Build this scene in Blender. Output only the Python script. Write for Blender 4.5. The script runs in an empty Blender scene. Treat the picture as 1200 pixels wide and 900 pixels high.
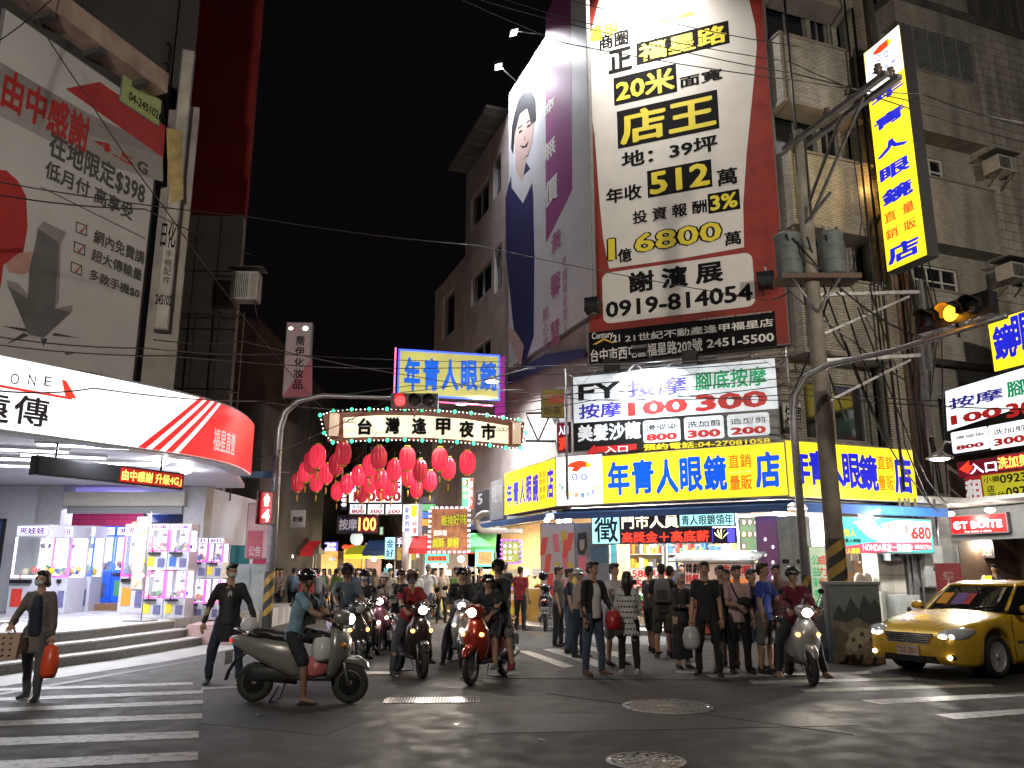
import bpy, bmesh, math, random
from math import sin, cos, tan, radians, pi, atan2, sqrt
from mathutils import Vector, Matrix, noise
random.seed(7)
SC = bpy.context.scene
COL = SC.collection
# ---------------------------------------------------------------- camera
CAMZ, TH, FP = 1.6, radians(12.9), 950.0      # eye height, upward tilt, focal length in px of the 1200 px wide photo
cam = bpy.data.cameras.new('camera'); cam.sensor_width = 36; cam.lens = 36*FP/1200
cam.clip_start = .05; cam.clip_end = 500
camo = bpy.data.objects.new('camera', cam); COL.objects.link(camo)
camo.location = (0, 0, CAMZ); camo.rotation_euler = (pi/2+TH, 0, 0)
SC.camera = camo
# ---------------------------------------------------------------- night sky
W = bpy.data.worlds.new('World'); SC.world = W; W.use_nodes = True
wn = W.node_tree; wn.nodes.clear()
sky = wn.nodes.new('ShaderNodeTexSky'); sky.sky_type = 'NISHITA'; sky.sun_disc = False
sky.sun_elevation = radians(-4); sky.sun_rotation = radians(200)
bg = wn.nodes.new('ShaderNodeBackground'); bg.inputs[1].default_value = .05
wo = wn.nodes.new('ShaderNodeOutputWorld')
addc = wn.nodes.new('ShaderNodeMix'); addc.data_type = 'RGBA'; addc.blend_type = 'ADD'; addc.inputs[0].default_value = 1
addc.inputs[7].default_value = (.036, .026, .030, 1)          # even glow of the city on the night air
wn.links.new(sky.outputs[0], addc.inputs[6]); wn.links.new(addc.outputs[2], bg.inputs[0]); wn.links.new(bg.outputs[0], wo.inputs[0])
SC.view_settings.view_transform = 'Standard'; SC.view_settings.look = 'None'
SC.view_settings.exposure = 0; SC.view_settings.gamma = 1
SC.cycles.use_denoising = True; SC.cycles.max_bounces = 5; SC.cycles.diffuse_bounces = 2; SC.cycles.glossy_bounces = 2
SC.cycles.transmission_bounces = 3; SC.cycles.transparent_max_bounces = 6; SC.cycles.sample_clamp_indirect = 4
SC.cycles.caustics_reflective = False; SC.cycles.caustics_refractive = False
LIGHT_SCALE = 1.0
# ---------------------------------------------------------------- helpers: pixels of the photo to points
def ray(u, v):
    x = (u-600)/FP; y = (450-v)/FP
    return Vector((x, cos(TH)-y*sin(TH), sin(TH)+y*cos(TH)))
def atY(u, v, Y):
    d = ray(u, v); t = Y/d.y
    return Vector((d.x*t, Y, CAMZ+d.z*t))
def gnd(u, v, z=0.):
    d = ray(u, v); t = (z-CAMZ)/d.z
    return Vector((d.x*t, d.y*t, z))
def zat(v, Y):
    d = ray(600, v); return CAMZ+d.z/d.y*Y
class Plane:
    """vertical plane: origin (x,y), heading of its local x axis in degrees; local -y looks out of it"""
    def __init__(s, x, y, deg, off=0):
        s.a = radians(deg); s.d = Vector((cos(s.a), sin(s.a), 0)); s.n = Vector((sin(s.a), -cos(s.a), 0))
        s.o = Vector((x, y, 0)) + s.n*off; s.deg = deg
    def off(s, k): return Plane(s.o.x, s.o.y, s.deg, k)
    def sz(s, u, v):
        r = ray(u, v); c = Vector((0, 0, CAMZ)); t = (s.o-c).dot(s.n)/r.dot(s.n)
        p = c+r*t; return ((p-s.o).dot(s.d), p.z)
    def p(s, x, z=0, out=0): return s.o + s.d*x + s.n*out + Vector((0, 0, z))
# ---------------------------------------------------------------- materials
MATS = {}
def hx(h):
    h = h.lstrip('#'); c = [int(h[i:i+2], 16)/255 for i in (0, 2, 4)]
    return tuple((x/12.92 if x <= .04045 else ((x+.055)/1.055)**2.4) for x in c)
def nn(nt, t, **k):
    n = nt.nodes.new(t)
    for a, b in k.items(): setattr(n, a, b)
    return n
def mat(name, col, rough=.6, metal=0., em=0., emc=None, var=.12, sc=6., bump=0., coat=0., alpha=1., trans=0., spec=.5, sample=None):
    if name in MATS: return MATS[name]
    if isinstance(col, str): col = hx(col)
    m = bpy.data.materials.new(name); m.use_nodes = True; nt = m.node_tree; b = nt.nodes['Principled BSDF']
    b.inputs['Base Color'].default_value = (*col, 1); b.inputs['Roughness'].default_value = rough
    b.inputs['Metallic'].default_value = metal; b.inputs['Coat Weight'].default_value = coat
    b.inputs['Specular IOR Level'].default_value = spec
    if trans: b.inputs['Transmission Weight'].default_value = trans; b.inputs['IOR'].default_value = 1.1
    if alpha < 1: b.inputs['Alpha'].default_value = alpha
    if em:
        e = emc if emc is not None else col
        if isinstance(e, str): e = hx(e)
        b.inputs['Emission Color'].default_value = (*e, 1); b.inputs['Emission Strength'].default_value = em
    if sample is False: m.cycles.emission_sampling = 'NONE'
    if var > 0 or bump > 0:
        tc = nn(nt, 'ShaderNodeTexCoord'); nz = nn(nt, 'ShaderNodeTexNoise'); nz.inputs['Scale'].default_value = sc
        nz.inputs['Detail'].default_value = 6; nt.links.new(tc.outputs['Object'], nz.inputs[0])
    if var > 0:
        mr = nn(nt, 'ShaderNodeMapRange'); mr.inputs[1].default_value = .3; mr.inputs[2].default_value = .7
        mr.inputs[3].default_value = 1-var; mr.inputs[4].default_value = 1+var; nt.links.new(nz.outputs[0], mr.inputs[0])
        mx = nn(nt, 'ShaderNodeMix', data_type='RGBA', blend_type='MULTIPLY'); mx.inputs[0].default_value = 1
        mx.inputs[6].default_value = (*col, 1); nt.links.new(mr.outputs[0], mx.inputs[7]); nt.links.new(mx.outputs[2], b.inputs['Base Color'])
        m2 = nn(nt, 'ShaderNodeMapRange'); m2.inputs[1].default_value = .3; m2.inputs[2].default_value = .7
        m2.inputs[3].default_value = max(.03, rough-.12*min(1, var*5)); m2.inputs[4].default_value = min(1, rough+.12*min(1, var*5))
        nt.links.new(nz.outputs[0], m2.inputs[0]); nt.links.new(m2.outputs[0], b.inputs['Roughness'])
    if bump > 0:
        bp = nn(nt, 'ShaderNodeBump'); bp.inputs['Strength'].default_value = bump; bp.inputs['Distance'].default_value = .02
        nt.links.new(nz.outputs[0], bp.inputs['Height']); nt.links.new(bp.outputs[0], b.inputs['Normal'])
    MATS[name] = m
    return m
def emit(name, col, s=1.6, base=None, sample=None, fall=0.):
    """a lit sign face: emission with a faint unevenness of the tubes behind"""
    if name in MATS: return MATS[name]
    m = mat(name, base or col, .35, em=s, emc=col, var=0, sample=sample)
    nt = m.node_tree; b = nt.nodes['Principled BSDF']; tc = nn(nt, 'ShaderNodeTexCoord'); nz = nn(nt, 'ShaderNodeTexNoise')
    nz.inputs['Scale'].default_value = .9; nt.links.new(tc.outputs['Object'], nz.inputs[0])
    mr = nn(nt, 'ShaderNodeMapRange'); mr.inputs[1].default_value = .3; mr.inputs[2].default_value = .7
    mr.inputs[3].default_value = s*.8; mr.inputs[4].default_value = s*1.2
    nt.links.new(nz.outputs[0], mr.inputs[0]); nt.links.new(mr.outputs[0], b.inputs['Emission Strength'])
    return m
def tiled(name, col, joint, w, h, rough=.45, mortar=.012, var=.25, offset=.5, dirt=.4):
    """small wall tiles laid in the x-z plane of the object"""
    if name in MATS: return MATS[name]
    if isinstance(col, str): col = hx(col)
    if isinstance(joint, str): joint = hx(joint)
    m = bpy.data.materials.new(name); m.use_nodes = True; nt = m.node_tree; b = nt.nodes['Principled BSDF']; L = nt.links.new
    tc = nn(nt, 'ShaderNodeTexCoord'); sp = nn(nt, 'ShaderNodeSeparateXYZ'); cb = nn(nt, 'ShaderNodeCombineXYZ'); ad = nn(nt, 'ShaderNodeMath', operation='ADD')
    L(tc.outputs['Object'], sp.inputs[0]); L(sp.outputs[0], ad.inputs[0]); L(sp.outputs[1], ad.inputs[1]); L(ad.outputs[0], cb.inputs[0]); L(sp.outputs[2], cb.inputs[1])
    br = nn(nt, 'ShaderNodeTexBrick', offset=offset); br.inputs['Scale'].default_value = 1
    br.inputs['Brick Width'].default_value = w; br.inputs['Row Height'].default_value = h; br.inputs['Mortar Size'].default_value = mortar
    br.inputs['Mortar Smooth'].default_value = .3; br.inputs['Bias'].default_value = 0
    br.inputs[1].default_value = (*[c*(1+var) for c in col], 1); br.inputs[2].default_value = (*[c*(1-var) for c in col], 1); br.inputs[3].default_value = (*joint, 1)
    L(cb.outputs[0], br.inputs[0])
    nz = nn(nt, 'ShaderNodeTexNoise'); nz.inputs['Scale'].default_value = .7; nz.inputs['Detail'].default_value = 8
    mp = nn(nt, 'ShaderNodeMapping'); mp.inputs[3].default_value = (2.5, 2.5, .5); L(tc.outputs['Object'], mp.inputs[0]); L(mp.outputs[0], nz.inputs[0])
    mr = nn(nt, 'ShaderNodeMapRange'); mr.inputs[1].default_value = .35; mr.inputs[2].default_value = .65; mr.inputs[3].default_value = 1-dirt; mr.inputs[4].default_value = 1.05
    L(nz.outputs[0], mr.inputs[0])
    mx = nn(nt, 'ShaderNodeMix', data_type='RGBA', blend_type='MULTIPLY'); mx.inputs[0].default_value = 1
    L(br.outputs[0], mx.inputs[6]); L(mr.outputs[0], mx.inputs[7]); L(mx.outputs[2], b.inputs['Base Color'])
    bp = nn(nt, 'ShaderNodeBump'); bp.inputs['Strength'].default_value = .5; bp.inputs['Distance'].default_value = .01; bp.invert = True
    L(br.outputs[1], bp.inputs['Height']); L(bp.outputs[0], b.inputs['Normal']); b.inputs['Roughness'].default_value = rough
    MATS[name] = m
    return m
# ---------------------------------------------------------------- mesh builder
class MB:
    def __init__(s): s.v = []; s.f = []; s.m = []; s.mats = []; s.sm = []
    def mi(s, m):
        if m not in s.mats: s.mats.append(m)
        return s.mats.index(m)
    def add(s, vs, fs, m, smooth=False, M=None):
        k = len(s.v); i = s.mi(m)
        s.v += [tuple(M @ Vector(p)) for p in vs] if M is not None else [tuple(p) for p in vs]
        s.f += [tuple(k+j for j in f) for f in fs]; s.m += [i]*len(fs); s.sm += [smooth]*len(fs)
        return s
    def box(s, x0, y0, z0, x1, y1, z1, m, M=None):
        vs = [(x, y, z) for x in (x0, x1) for y in (y0, y1) for z in (z0, z1)]
        return s.add(vs, [(0, 1, 3, 2), (4, 6, 7, 5), (0, 4, 5, 1), (2, 3, 7, 6), (0, 2, 6, 4), (1, 5, 7, 3)], m, M=M)
    def bar(s, a, b, w, h, m, M=None):
        """square bar from a to b"""
        a = Vector(a); b = Vector(b); d = (b-a); L = d.length
        if L < 1e-6: return s
        q = d.to_track_quat('Z', 'Y').to_matrix().to_4x4(); T = Matrix.Translation(a) @ q
        if M is not None: T = M @ T
        return s.box(-w/2, -h/2, 0, w/2, h/2, L, m, T)
    def tube(s, pts, r, m, n=8, caps=True, M=None, smooth=True, flat=None):
        pts = [Vector(p) for p in pts]; R = r if isinstance(r, (list, tuple)) else [r]*len(pts)
        vs = []; fs = []; prev = None; V = (pts[1]-pts[0]).normalized(); V = (Vector((0, -1, 0))+V*V.y).normalized() if abs(V.z) > .95 else V
        for i, p in enumerate(pts):
            t = (pts[min(i+1, len(pts)-1)]-pts[max(i-1, 0)]).normalized()
            if prev is None: a = V if abs(t.z) > .95 else t.orthogonal().normalized()
            else: a = (prev - t*prev.dot(t)).normalized()
            if prev is None and abs(t.z) < .95: a = (Vector((0, 0, 1)) - t*t.z).normalized()
            prev = a; b = t.cross(a); k = R[i]
            ka, kb = (k, k) if not isinstance(k, (tuple, list)) else k
            for j in range(n):
                g = 2*pi*j/n; vs.append(p + a*cos(g)*ka + b*sin(g)*kb)
        for i in range(len(pts)-1):
            for j in range(n):
                fs.append((i*n+j, i*n+(j+1) % n, (i+1)*n+(j+1) % n, (i+1)*n+j))
        if caps: fs.append(tuple(range(n-1, -1, -1))); fs.append(tuple((len(pts)-1)*n+j for j in range(n)))
        return s.add(vs, fs, m, smooth, M)
    def lathe(s, prof, m, n=16, M=None, smooth=True):
        """profile of (r, z) round z"""
        vs = []; fs = []
        for r, z in prof:
            for j in range(n):
                g = 2*pi*j/n; vs.append((r*cos(g), r*sin(g), z))
        for i in range(len(prof)-1):
            for j in range(n): fs.append((i*n+j, i*n+(j+1) % n, (i+1)*n+(j+1) % n, (i+1)*n+j))
        if prof[0][0] > 1e-5: fs.append(tuple(range(n-1, -1, -1)))
        if prof[-1][0] > 1e-5: fs.append(tuple((len(prof)-1)*n+j for j in range(n)))
        return s.add(vs, fs, m, smooth, M)
    def ell(s, c, r, m, n=12, k=7, M=None):
        c = Vector(c); T = Matrix.Translation(c) @ Matrix.Diagonal((r[0], r[1], r[2], 1))
        if M is not None: T = M @ T
        return s.lathe([(max(1e-6, sin(pi*i/k)), -cos(pi*i/k)) for i in range(k+1)], m, n, T)
    def prism(s, poly, y0, y1, m, M=None, side=None):
        """polygon in x-z, thick from y0 to y1"""
        n = len(poly); vs = [(x, y0, z) for x, z in poly]+[(x, y1, z) for x, z in poly]
        ar = sum(poly[i][0]*poly[(i+1) % n][1]-poly[(i+1) % n][0]*poly[i][1] for i in range(n))
        a = tuple(range(n)); b = tuple(range(2*n-1, n-1, -1))
        if ar < 0: a, b = a[::-1], b[::-1]
        s.add(vs, [a, b], m, M=M)
        return s.add(vs, [(i, n+i, n+(i+1) % n, (i+1) % n) if ar > 0 else (i, (i+1) % n, n+(i+1) % n, n+i) for i in range(n)], side or m, M=M)
    def slab(s, poly, z0, z1, m, M=None):
        """polygon in x-y, from z0 to z1"""
        n = len(poly); vs = [(x, y, z0) for x, y in poly]+[(x, y, z1) for x, y in poly]
        return s.add(vs, [tuple(range(n-1, -1, -1)), tuple(range(n, 2*n))]+[(i, (i+1) % n, n+(i+1) % n, n+i) for i in range(n)], m, M=M)
    def loft(s, secs, m, caps=True, M=None, smooth=True):
        """rings of equal point count"""
        n = len(secs[0]); vs = [p for r in secs for p in r]; fs = []
        for i in range(len(secs)-1):
            for j in range(n): fs.append((i*n+j, i*n+(j+1) % n, (i+1)*n+(j+1) % n, (i+1)*n+j))
        if caps: fs.append(tuple(range(n-1, -1, -1))); fs.append(tuple((len(secs)-1)*n+j for j in range(n)))
        return s.add(vs, fs, m, smooth, M)
    def mesh(s, name):
        me = bpy.data.meshes.new(name); me.from_pydata(s.v, [], s.f)
        for m in s.mats: me.materials.append(m)
        me.polygons.foreach_set('material_index', s.m); me.polygons.foreach_set('use_smooth', s.sm); me.update()
        return me
    def build(s, name, parent=None, loc=(0, 0, 0), rz=0., **k):
        o = bpy.data.objects.new(name, s.mesh(name)); COL.objects.link(o); o.location = loc; o.rotation_euler = (0, 0, rz)
        if parent is not None: o.parent = parent
        tag(o, **k)
        return o
def tag(o, label=None, cat=None, group=None, kind=None):
    if label: o['label'] = label
    if cat: o['category'] = cat
    if group: o['group'] = group
    if kind: o['kind'] = kind
    return o
def thing(name, label, cat, loc=(0, 0, 0), rz=0., group=None):
    o = bpy.data.objects.new(name, None); COL.objects.link(o); o.location = loc; o.rotation_euler = (0, 0, rz); o.empty_display_size = .1
    return tag(o, label, cat, group)
def child(o, parent, P, rz=0.):
    """put o under a root that is itself turned: P and rz in the world"""
    a = parent.rotation_euler.z; d = Vector(P)-parent.location
    o.parent = parent; o.location = Matrix.Rotation(-a, 3, 'Z') @ d; o.rotation_euler = (0, 0, rz-a); return o
def copy_thing(src, loc=None, rz=None, label=None, group=None, mats=None):
    r = src.copy(); COL.objects.link(r)
    if loc is not None: r.location = loc
    if rz is not None: r.rotation_euler = (0, 0, rz)
    if label: r['label'] = label
    if group: r['group'] = group
    def rec(a, b):
        for ch in list(KIDS(a)):
            c = ch.copy(); COL.objects.link(c); c.parent = b; rec(ch, c)
            if mats:
                for i, sl in enumerate(c.material_slots):
                    if sl.material in mats: sl.link = 'OBJECT'; sl.material = mats[ch.material_slots[i].material]
    rec(src, r)
    return r
def KIDS(a): return a.children
# ---------------------------------------------------------------- lettering
GL = {}
def glyphs(t, bold):
    k = (t, bold)
    if k not in GL:
        c = bpy.data.curves.new('lettering', 'FONT'); c.body = t; c.offset = bold; c.resolution_u = 2
        o = bpy.data.objects.new('lettering', c); me = o.to_mesh()
        vs = [(v.co.x, v.co.y) for v in me.vertices]; fs = [tuple(p.vertices) for p in me.polygons]
        o.to_mesh_clear(); bpy.data.objects.remove(o); bpy.data.curves.remove(c)
        xs = [p[0] for p in vs] or [0]; ys = [p[1] for p in vs] or [0]
        GL[k] = (vs, fs, min(xs), max(xs), min(ys), max(ys))
    return GL[k]
def text(mb, t, x0, z0, x1, z1, m, bold=.02, y=-.012, vert=False, slant=0., keep=False, M=None):
    """set t into the box x0..x1, z0..z1 of the local x-z plane"""
    if vert:
        n = len(t); h = (z1-z0)/n
        for i, ch in enumerate(t):
            if ch != ' ': text(mb, ch, x0, z1-(i+.93)*h, x1, z1-(i+.07)*h, m, bold, y, M=M)
        return
    vs, fs, a, b, c, d = glyphs(t, 0)
    if not vs: return
    e = bold*.8; w = max(1e-4, b-a+2*e); h = max(1e-4, d-c+2*e); kx = (x1-x0)/w; kz = (z1-z0)/h
    if keep: kx = min(kx, kz*1.05)
    sh = [(0, 0)] if e < .004 else [(0, 0), (-e, -e), (e, -e), (-e, e), (e, e)] if e < .022 else [(0, 0), (-e, -e*.5), (e, -e*.5), (-e*.5, e), (e*.5, e), (-e*.5, -e), (e, e*.5), (-e, e*.5)]
    for i, (dx, dz) in enumerate(sh):
        mb.add([(x0+(p[0]-a+e+dx)*kx+slant*(p[1]-c)*kz, y-.00012*i, z0+(p[1]-c+e+dz)*kz) for p in vs], fs, m, M=M)
def YC(y): return -.0125+(y+.012)*.45 if y > -.04 else y
class Sign:
    """a sign in a vertical plane; all boxes are given as bottom-left and top-right pixels of the photo"""
    def __init__(s, name, label, cat, plane, BL, TR, face, depth=.2, edge=None, group=None, board='panel', lit=None):
        s.pl = plane; s.x0, s.z0 = plane.sz(*BL); s.x1, s.z1 = plane.sz(*TR)
        s.root = thing(name, label, cat, plane.p(s.x0, s.z0), plane.a, group)
        w = s.x1-s.x0; h = s.z1-s.z0; s.w = w; s.h = h; s.let = MB(); s.k = 0
        mb = MB(); e = edge or mat('sign_casing', (.18, .18, .19), .5)
        mb.box(0, 0, 0, w, depth, h, e); mb.build('casing', s.root)
        if face is not None:
            mb = MB(); mb.box(.03, -.012, .03, w-.03, .0, h-.03, face); mb.build(board, s.root)
    def q(s, u, v):
        x, z = s.pl.sz(u, v); return x-s.x0, z-s.z0
    def t(s, t, BL, TR, m, bold=.02, vert=False, y=-.02, slant=0.):
        x0, z0 = s.q(*BL); x1, z1 = s.q(*TR); text(s.let, t, x0, z0, x1, z1, m, bold, YC(y), vert, slant); return s
    def r(s, BL, TR, m, y=-.016, rnd=0., tgt=None):
        x0, z0 = s.q(*BL); x1, z1 = s.q(*TR)
        poly = rrect(x0, z0, x1, z1, rnd)
        (tgt or s.let).prism(poly, YC(y), YC(y)+.001, m); return s
    def poly(s, pts, m, y=-.016):
        s.let.prism([s.q(*p) for p in pts], YC(y), YC(y)+.001, m); return s
    def done(s, name='lettering'):
        if s.let.v: s.let.build(name, s.root)
        return s.root
def rrect(x0, z0, x1, z1, r=0., n=4):
    if r <= 0: return [(x0, z0), (x1, z0), (x1, z1), (x0, z1)]
    o = []
    for cx, cz, a in ((x1-r, z0+r, -90), (x1-r, z1-r, 0), (x0+r, z1-r, 90), (x0+r, z0+r, 180)):
        for i in range(n+1): g = radians(a+90*i/n); o.append((cx+r*cos(g), cz+r*sin(g)))
    return o
def lamp(name, P, W_, col=(1, 1, 1), size=.3, aim=None, kind='AREA', spread=None, rad=.08, angle=None):
    l = bpy.data.lights.new(name, kind); l.energy = W_*LIGHT_SCALE; l.color = col
    if kind == 'AREA': l.size = size
    else: l.shadow_soft_size = rad
    if kind == 'SPOT' and angle: l.spot_size = radians(angle); l.spot_blend = .6
    if spread: l.spread = radians(spread)
    o = bpy.data.objects.new(name, l); COL.objects.link(o); o.location = P
    if aim is not None: o.rotation_euler = (Vector(aim)-Vector(P)).to_track_quat('-Z', 'Y').to_euler()
    return o
def parent_keep(o, root):
    """parent without moving"""
    a = root.rotation_euler.z; m = Matrix.Translation(root.location) @ Matrix.Rotation(a, 4, 'Z')
    w = Matrix.Translation(o.location) @ o.rotation_euler.to_matrix().to_4x4()
    l = m.inverted() @ w; o.parent = root; o.location = l.to_translation(); o.rotation_euler = l.to_euler(); return o
# ================================================================ planes of the place
ALLEY = Plane(2.2, 23.15, -69.7)            # alley side of the corner building, s < 0 goes deeper
CHAM = Plane(2.2, 23.15, -23)               # cut-off corner
STREET = Plane(*CHAM.p(5.38).xy, 21)        # side along the street
A_ = Vector((1.25, 23.0, 0)); B_ = Vector((6.7, 19.7, 0))
SG_MAIN = Plane(1.25, 23.0, math.degrees(atan2(-3.3, 5.45)))
SG_RIGHT = Plane(6.7, 19.7, 24)
SG_LEFT = Plane(1.25, 23.0, -69.0)
# ================================================================ ground
def asphalt():
    m = bpy.data.materials.new('asphalt'); m.use_nodes = True; nt = m.node_tree; b = nt.nodes['Principled BSDF']; L = nt.links.new
    tc = nn(nt, 'ShaderNodeTexCoord')
    n1 = nn(nt, 'ShaderNodeTexNoise'); n1.inputs['Scale'].default_value = 90; n1.inputs['Detail'].default_value = 4
    n2 = nn(nt, 'ShaderNodeTexNoise'); n2.inputs['Scale'].default_value = .45; n2.inputs['Detail'].default_value = 9; n2.inputs['Roughness'].default_value = .65
    n3 = nn(nt, 'ShaderNodeTexNoise'); n3.inputs['Scale'].default_value = 3.2; n3.inputs['Detail'].default_value = 8
    vo = nn(nt, 'ShaderNodeTexVoronoi'); vo.inputs['Scale'].default_value = 160
    for n in (n1, n2, n3, vo): L(tc.outputs['Object'], n.inputs[0])
    r1 = nn(nt, 'ShaderNodeValToRGB'); r1.color_ramp.elements[0].position = .35; r1.color_ramp.elements[0].color = (.044, .042, .040, 1)
    r1.color_ramp.elements[1].position = .68; r1.color_ramp.elements[1].color = (.066, .063, .059, 1); L(n2.outputs[0], r1.inputs[0])
    mr = nn(nt, 'ShaderNodeMapRange'); mr.inputs[1].default_value = .3; mr.inputs[2].default_value = .75; mr.inputs[3].default_value = .6; mr.inputs[4].default_value = 1.6; L(n1.outputs[0], mr.inputs[0])
    m3 = nn(nt, 'ShaderNodeMapRange'); m3.inputs[1].default_value = .35; m3.inputs[2].default_value = .7; m3.inputs[3].default_value = .75; m3.inputs[4].default_value = 1.2; L(n3.outputs[0], m3.inputs[0])
    a = nn(nt, 'ShaderNodeMix', data_type='RGBA', blend_type='MULTIPLY'); a.inputs[0].default_value = 1; L(r1.outputs[0], a.inputs[6]); L(mr.outputs[0], a.inputs[7])
    c = nn(nt, 'ShaderNodeMix', data_type='RGBA', blend_type='MULTIPLY'); c.inputs[0].default_value = 1; L(a.outputs[2], c.inputs[6]); L(m3.outputs[0], c.inputs[7])
    L(c.outputs[2], b.inputs['Base Color'])
    rr = nn(nt, 'ShaderNodeMapRange'); rr.inputs[1].default_value = .35; rr.inputs[2].default_value = .7; rr.inputs[3].default_value = .6; rr.inputs[4].default_value = .9; L(n3.outputs[0], rr.inputs[0]); L(rr.outputs[0], b.inputs['Roughness'])
    bp = nn(nt, 'ShaderNodeBump'); bp.inputs['Strength'].default_value = .55; bp.inputs['Distance'].default_value = .012; L(vo.outputs[0], bp.inputs['Height']); L(bp.outputs[0], b.inputs['Normal'])
    return m
ASPH = asphalt()
mb = MB(); N = 20
mb.add([(-120+i*12, -60+j*14, 0) for j in range(N+1) for i in range(N+1)], [(j*(N+1)+i, j*(N+1)+i+1, (j+1)*(N+1)+i+1, (j+1)*(N+1)+i) for j in range(N) for i in range(N)], ASPH)
mb.build('road', kind='structure')
def worn_paint(name, col, wear=.5):
    m = mat(name, col, .55, var=0); nt = m.node_tree; b = nt.nodes['Principled BSDF']; tc = nn(nt, 'ShaderNodeTexCoord')
    nz = nn(nt, 'ShaderNodeTexNoise'); nz.inputs['Scale'].default_value = 9; nz.inputs['Detail'].default_value = 10; nz.inputs['Roughness'].default_value = .75
    nt.links.new(tc.outputs['Object'], nz.inputs[0]); r = nn(nt, 'ShaderNodeValToRGB')
    r.color_ramp.elements[0].position = .40; r.color_ramp.elements[0].color = (.09, .088, .082, 1)
    r.color_ramp.elements[1].position = .50; r.color_ramp.elements[1].color = (*hx(col), 1)
    nt.links.new(nz.outputs[0], r.inputs[0]); nt.links.new(r.outputs[0], b.inputs['Base Color']); return m
PAINT = worn_paint('road_paint', '96948c')
PAINT_OLD = worn_paint('worn_road_paint', '403e3b')
def ground_poly(name, px, m, z=.004, th=.003):
    pts = [gnd(u, v) for u, v in px]; c = sum(pts, Vector())/len(pts)
    mb = MB(); mb.slab([(p.x-c.x, p.y-c.y) for p in pts][::-1], z-.003, z, m)
    return mb.build(name, None, (c.x, c.y, 0), kind='structure')
def stripe(l0, l1, r0, r1, u1, uL=-160, m=PAINT, u0=0):
    """band whose upper edge runs from v=l0 at u0 to r0 at u1, lower edge l1..r1"""
    k = (uL-u0)/(u1-u0)
    ground_poly('crosswalk_stripe', [(uL, l0+(r0-l0)*k), (u1, r0), (u1, r1), (uL, l1+(r1-l1)*k)], m)
for a in ((807, 810, 799.5, 802.5, 226), (818, 821.5, 809, 813, 238), (830, 834.5, 820.5, 825, 238), (845, 851, 836, 842, 237), (865, 874, 857, 865, 233), (892, 903, 881, 891, 232)): stripe(*a)
for q in ([(828, 791), (1019, 787), (1023, 790), (834, 794.5)], [(877, 798.2), (1066, 794), (1072, 797), (884, 801.8)], [(936, 808), (1159, 801.5), (1166, 804.5), (946, 812)],
          [(1008, 821), (1215, 810.5), (1225, 814.5), (1031, 826)], [(1095, 837.5), (1230, 829), (1240, 834), (1120, 843.5)],
          [(607, 763), (620, 763), (674, 781), (660, 783)], [(636, 761), (654, 760), (716, 779), (700, 782)], [(668, 757), (684, 756), (742, 768), (728, 771)],
          [(430, 787), (462, 787), (460, 790), (428, 790)], [(543, 782), (556, 782), (553, 786), (540, 786)], [(790, 786), (812, 786), (816, 789), (794, 789)]):
    ground_poly('crosswalk_stripe', q, PAINT)
ground_poly('lane_line', [(236, 806), (300, 803), (300, 805), (236, 808.5)], PAINT)
for q in ([(0, 812), (235, 772), (235, 774), (0, 815)],):
    ground_poly('worn_marking', q, PAINT_OLD, z=.0035)
# tar seams and patched asphalt
PATCH = mat('patched_asphalt', (.03, .029, .027), .7, var=.3, sc=30, bump=.3)
ground_poly('asphalt_patch', [(560, 838), (935, 834), (1010, 850), (560, 860)], PATCH, z=.003)
ground_poly('asphalt_patch', [(240, 812), (420, 846), (380, 862), (236, 848)], PATCH, z=.003)
for q in ([(560, 794), (900, 797), (900, 798), (560, 795)], [(640, 812), (1000, 860), (1000, 862), (640, 813)]):
    ground_poly('tar_seam', q, mat('tar', (.016, .016, .016), .8, var=.1), z=.0045)
# manhole covers and a drain grate
IRON = mat('cast_iron', (.2, .2, .21), .32, metal=.8, var=.3, sc=20, bump=.2)
IRON2 = mat('worn_iron', (.30, .30, .31), .35, metal=.7, var=.25, sc=20)
def manhole(u, v, ru, label, rings):
    P = gnd(u, v); R = abs(gnd(u+ru, v).x-P.x); t = thing('manhole_cover', label, 'manhole cover', P)
    mb = MB(); mb.lathe([(R, -.02), (R, .008), (R*.93, .009), (R*.93, .004), (0.0001, .004)], IRON, 48); mb.build('cover_plate', t)
    mb = MB(); mb.lathe([(R*1.06, .001), (R*1.06, .007), (R*.99, .009), (R*.99, .001)], IRON2, 48, smooth=False); mb.build('frame_ring', t)
    mb = MB()
    if rings:
        for k in range(1, 5):
            r = R*k*.2; nseg = 4+k*2
            for j in range(nseg):
                a0 = 2*pi*(j+.1*k)/nseg; a1 = a0+2*pi/nseg*.72
                mb.add([(rr*cos(a0+(a1-a0)*i/4), rr*sin(a0+(a1-a0)*i/4), .008) for rr in (r-.022, r+.022) for i in range(5)], [(i, i+1, 6+i, 5+i) for i in range(4)], IRON2)
        for j in range(6): a = j*pi/3; mb.box(-.015, .06*R, .004, .015, .5*R, .009, IRON2, Matrix.Rotation(a, 4, 'Z'))
    else:
        n = 15
        for i in range(-n, n+1):
            for j in range(-n, n+1):
                x, y = i*R*.06, j*R*.06
                if x*x+y*y < (.88*R)**2 and (i+j) % 2 == 0: mb.box(x-.018, y-.018, .003, x+.018, y+.018, .009, IRON2)
        mb.box(-.12, -.05, .004, .12, .05, .011, IRON2)
    mb.build('raised_pattern', t, kind='stuff')
manhole(782, 828, 50, 'wide round manhole cover with chequered studs, tinted violet by the lights', False)
manhole(757, 892, 44, 'round manhole cover with concentric cast ring pattern at the bottom of the road', True)
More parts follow.
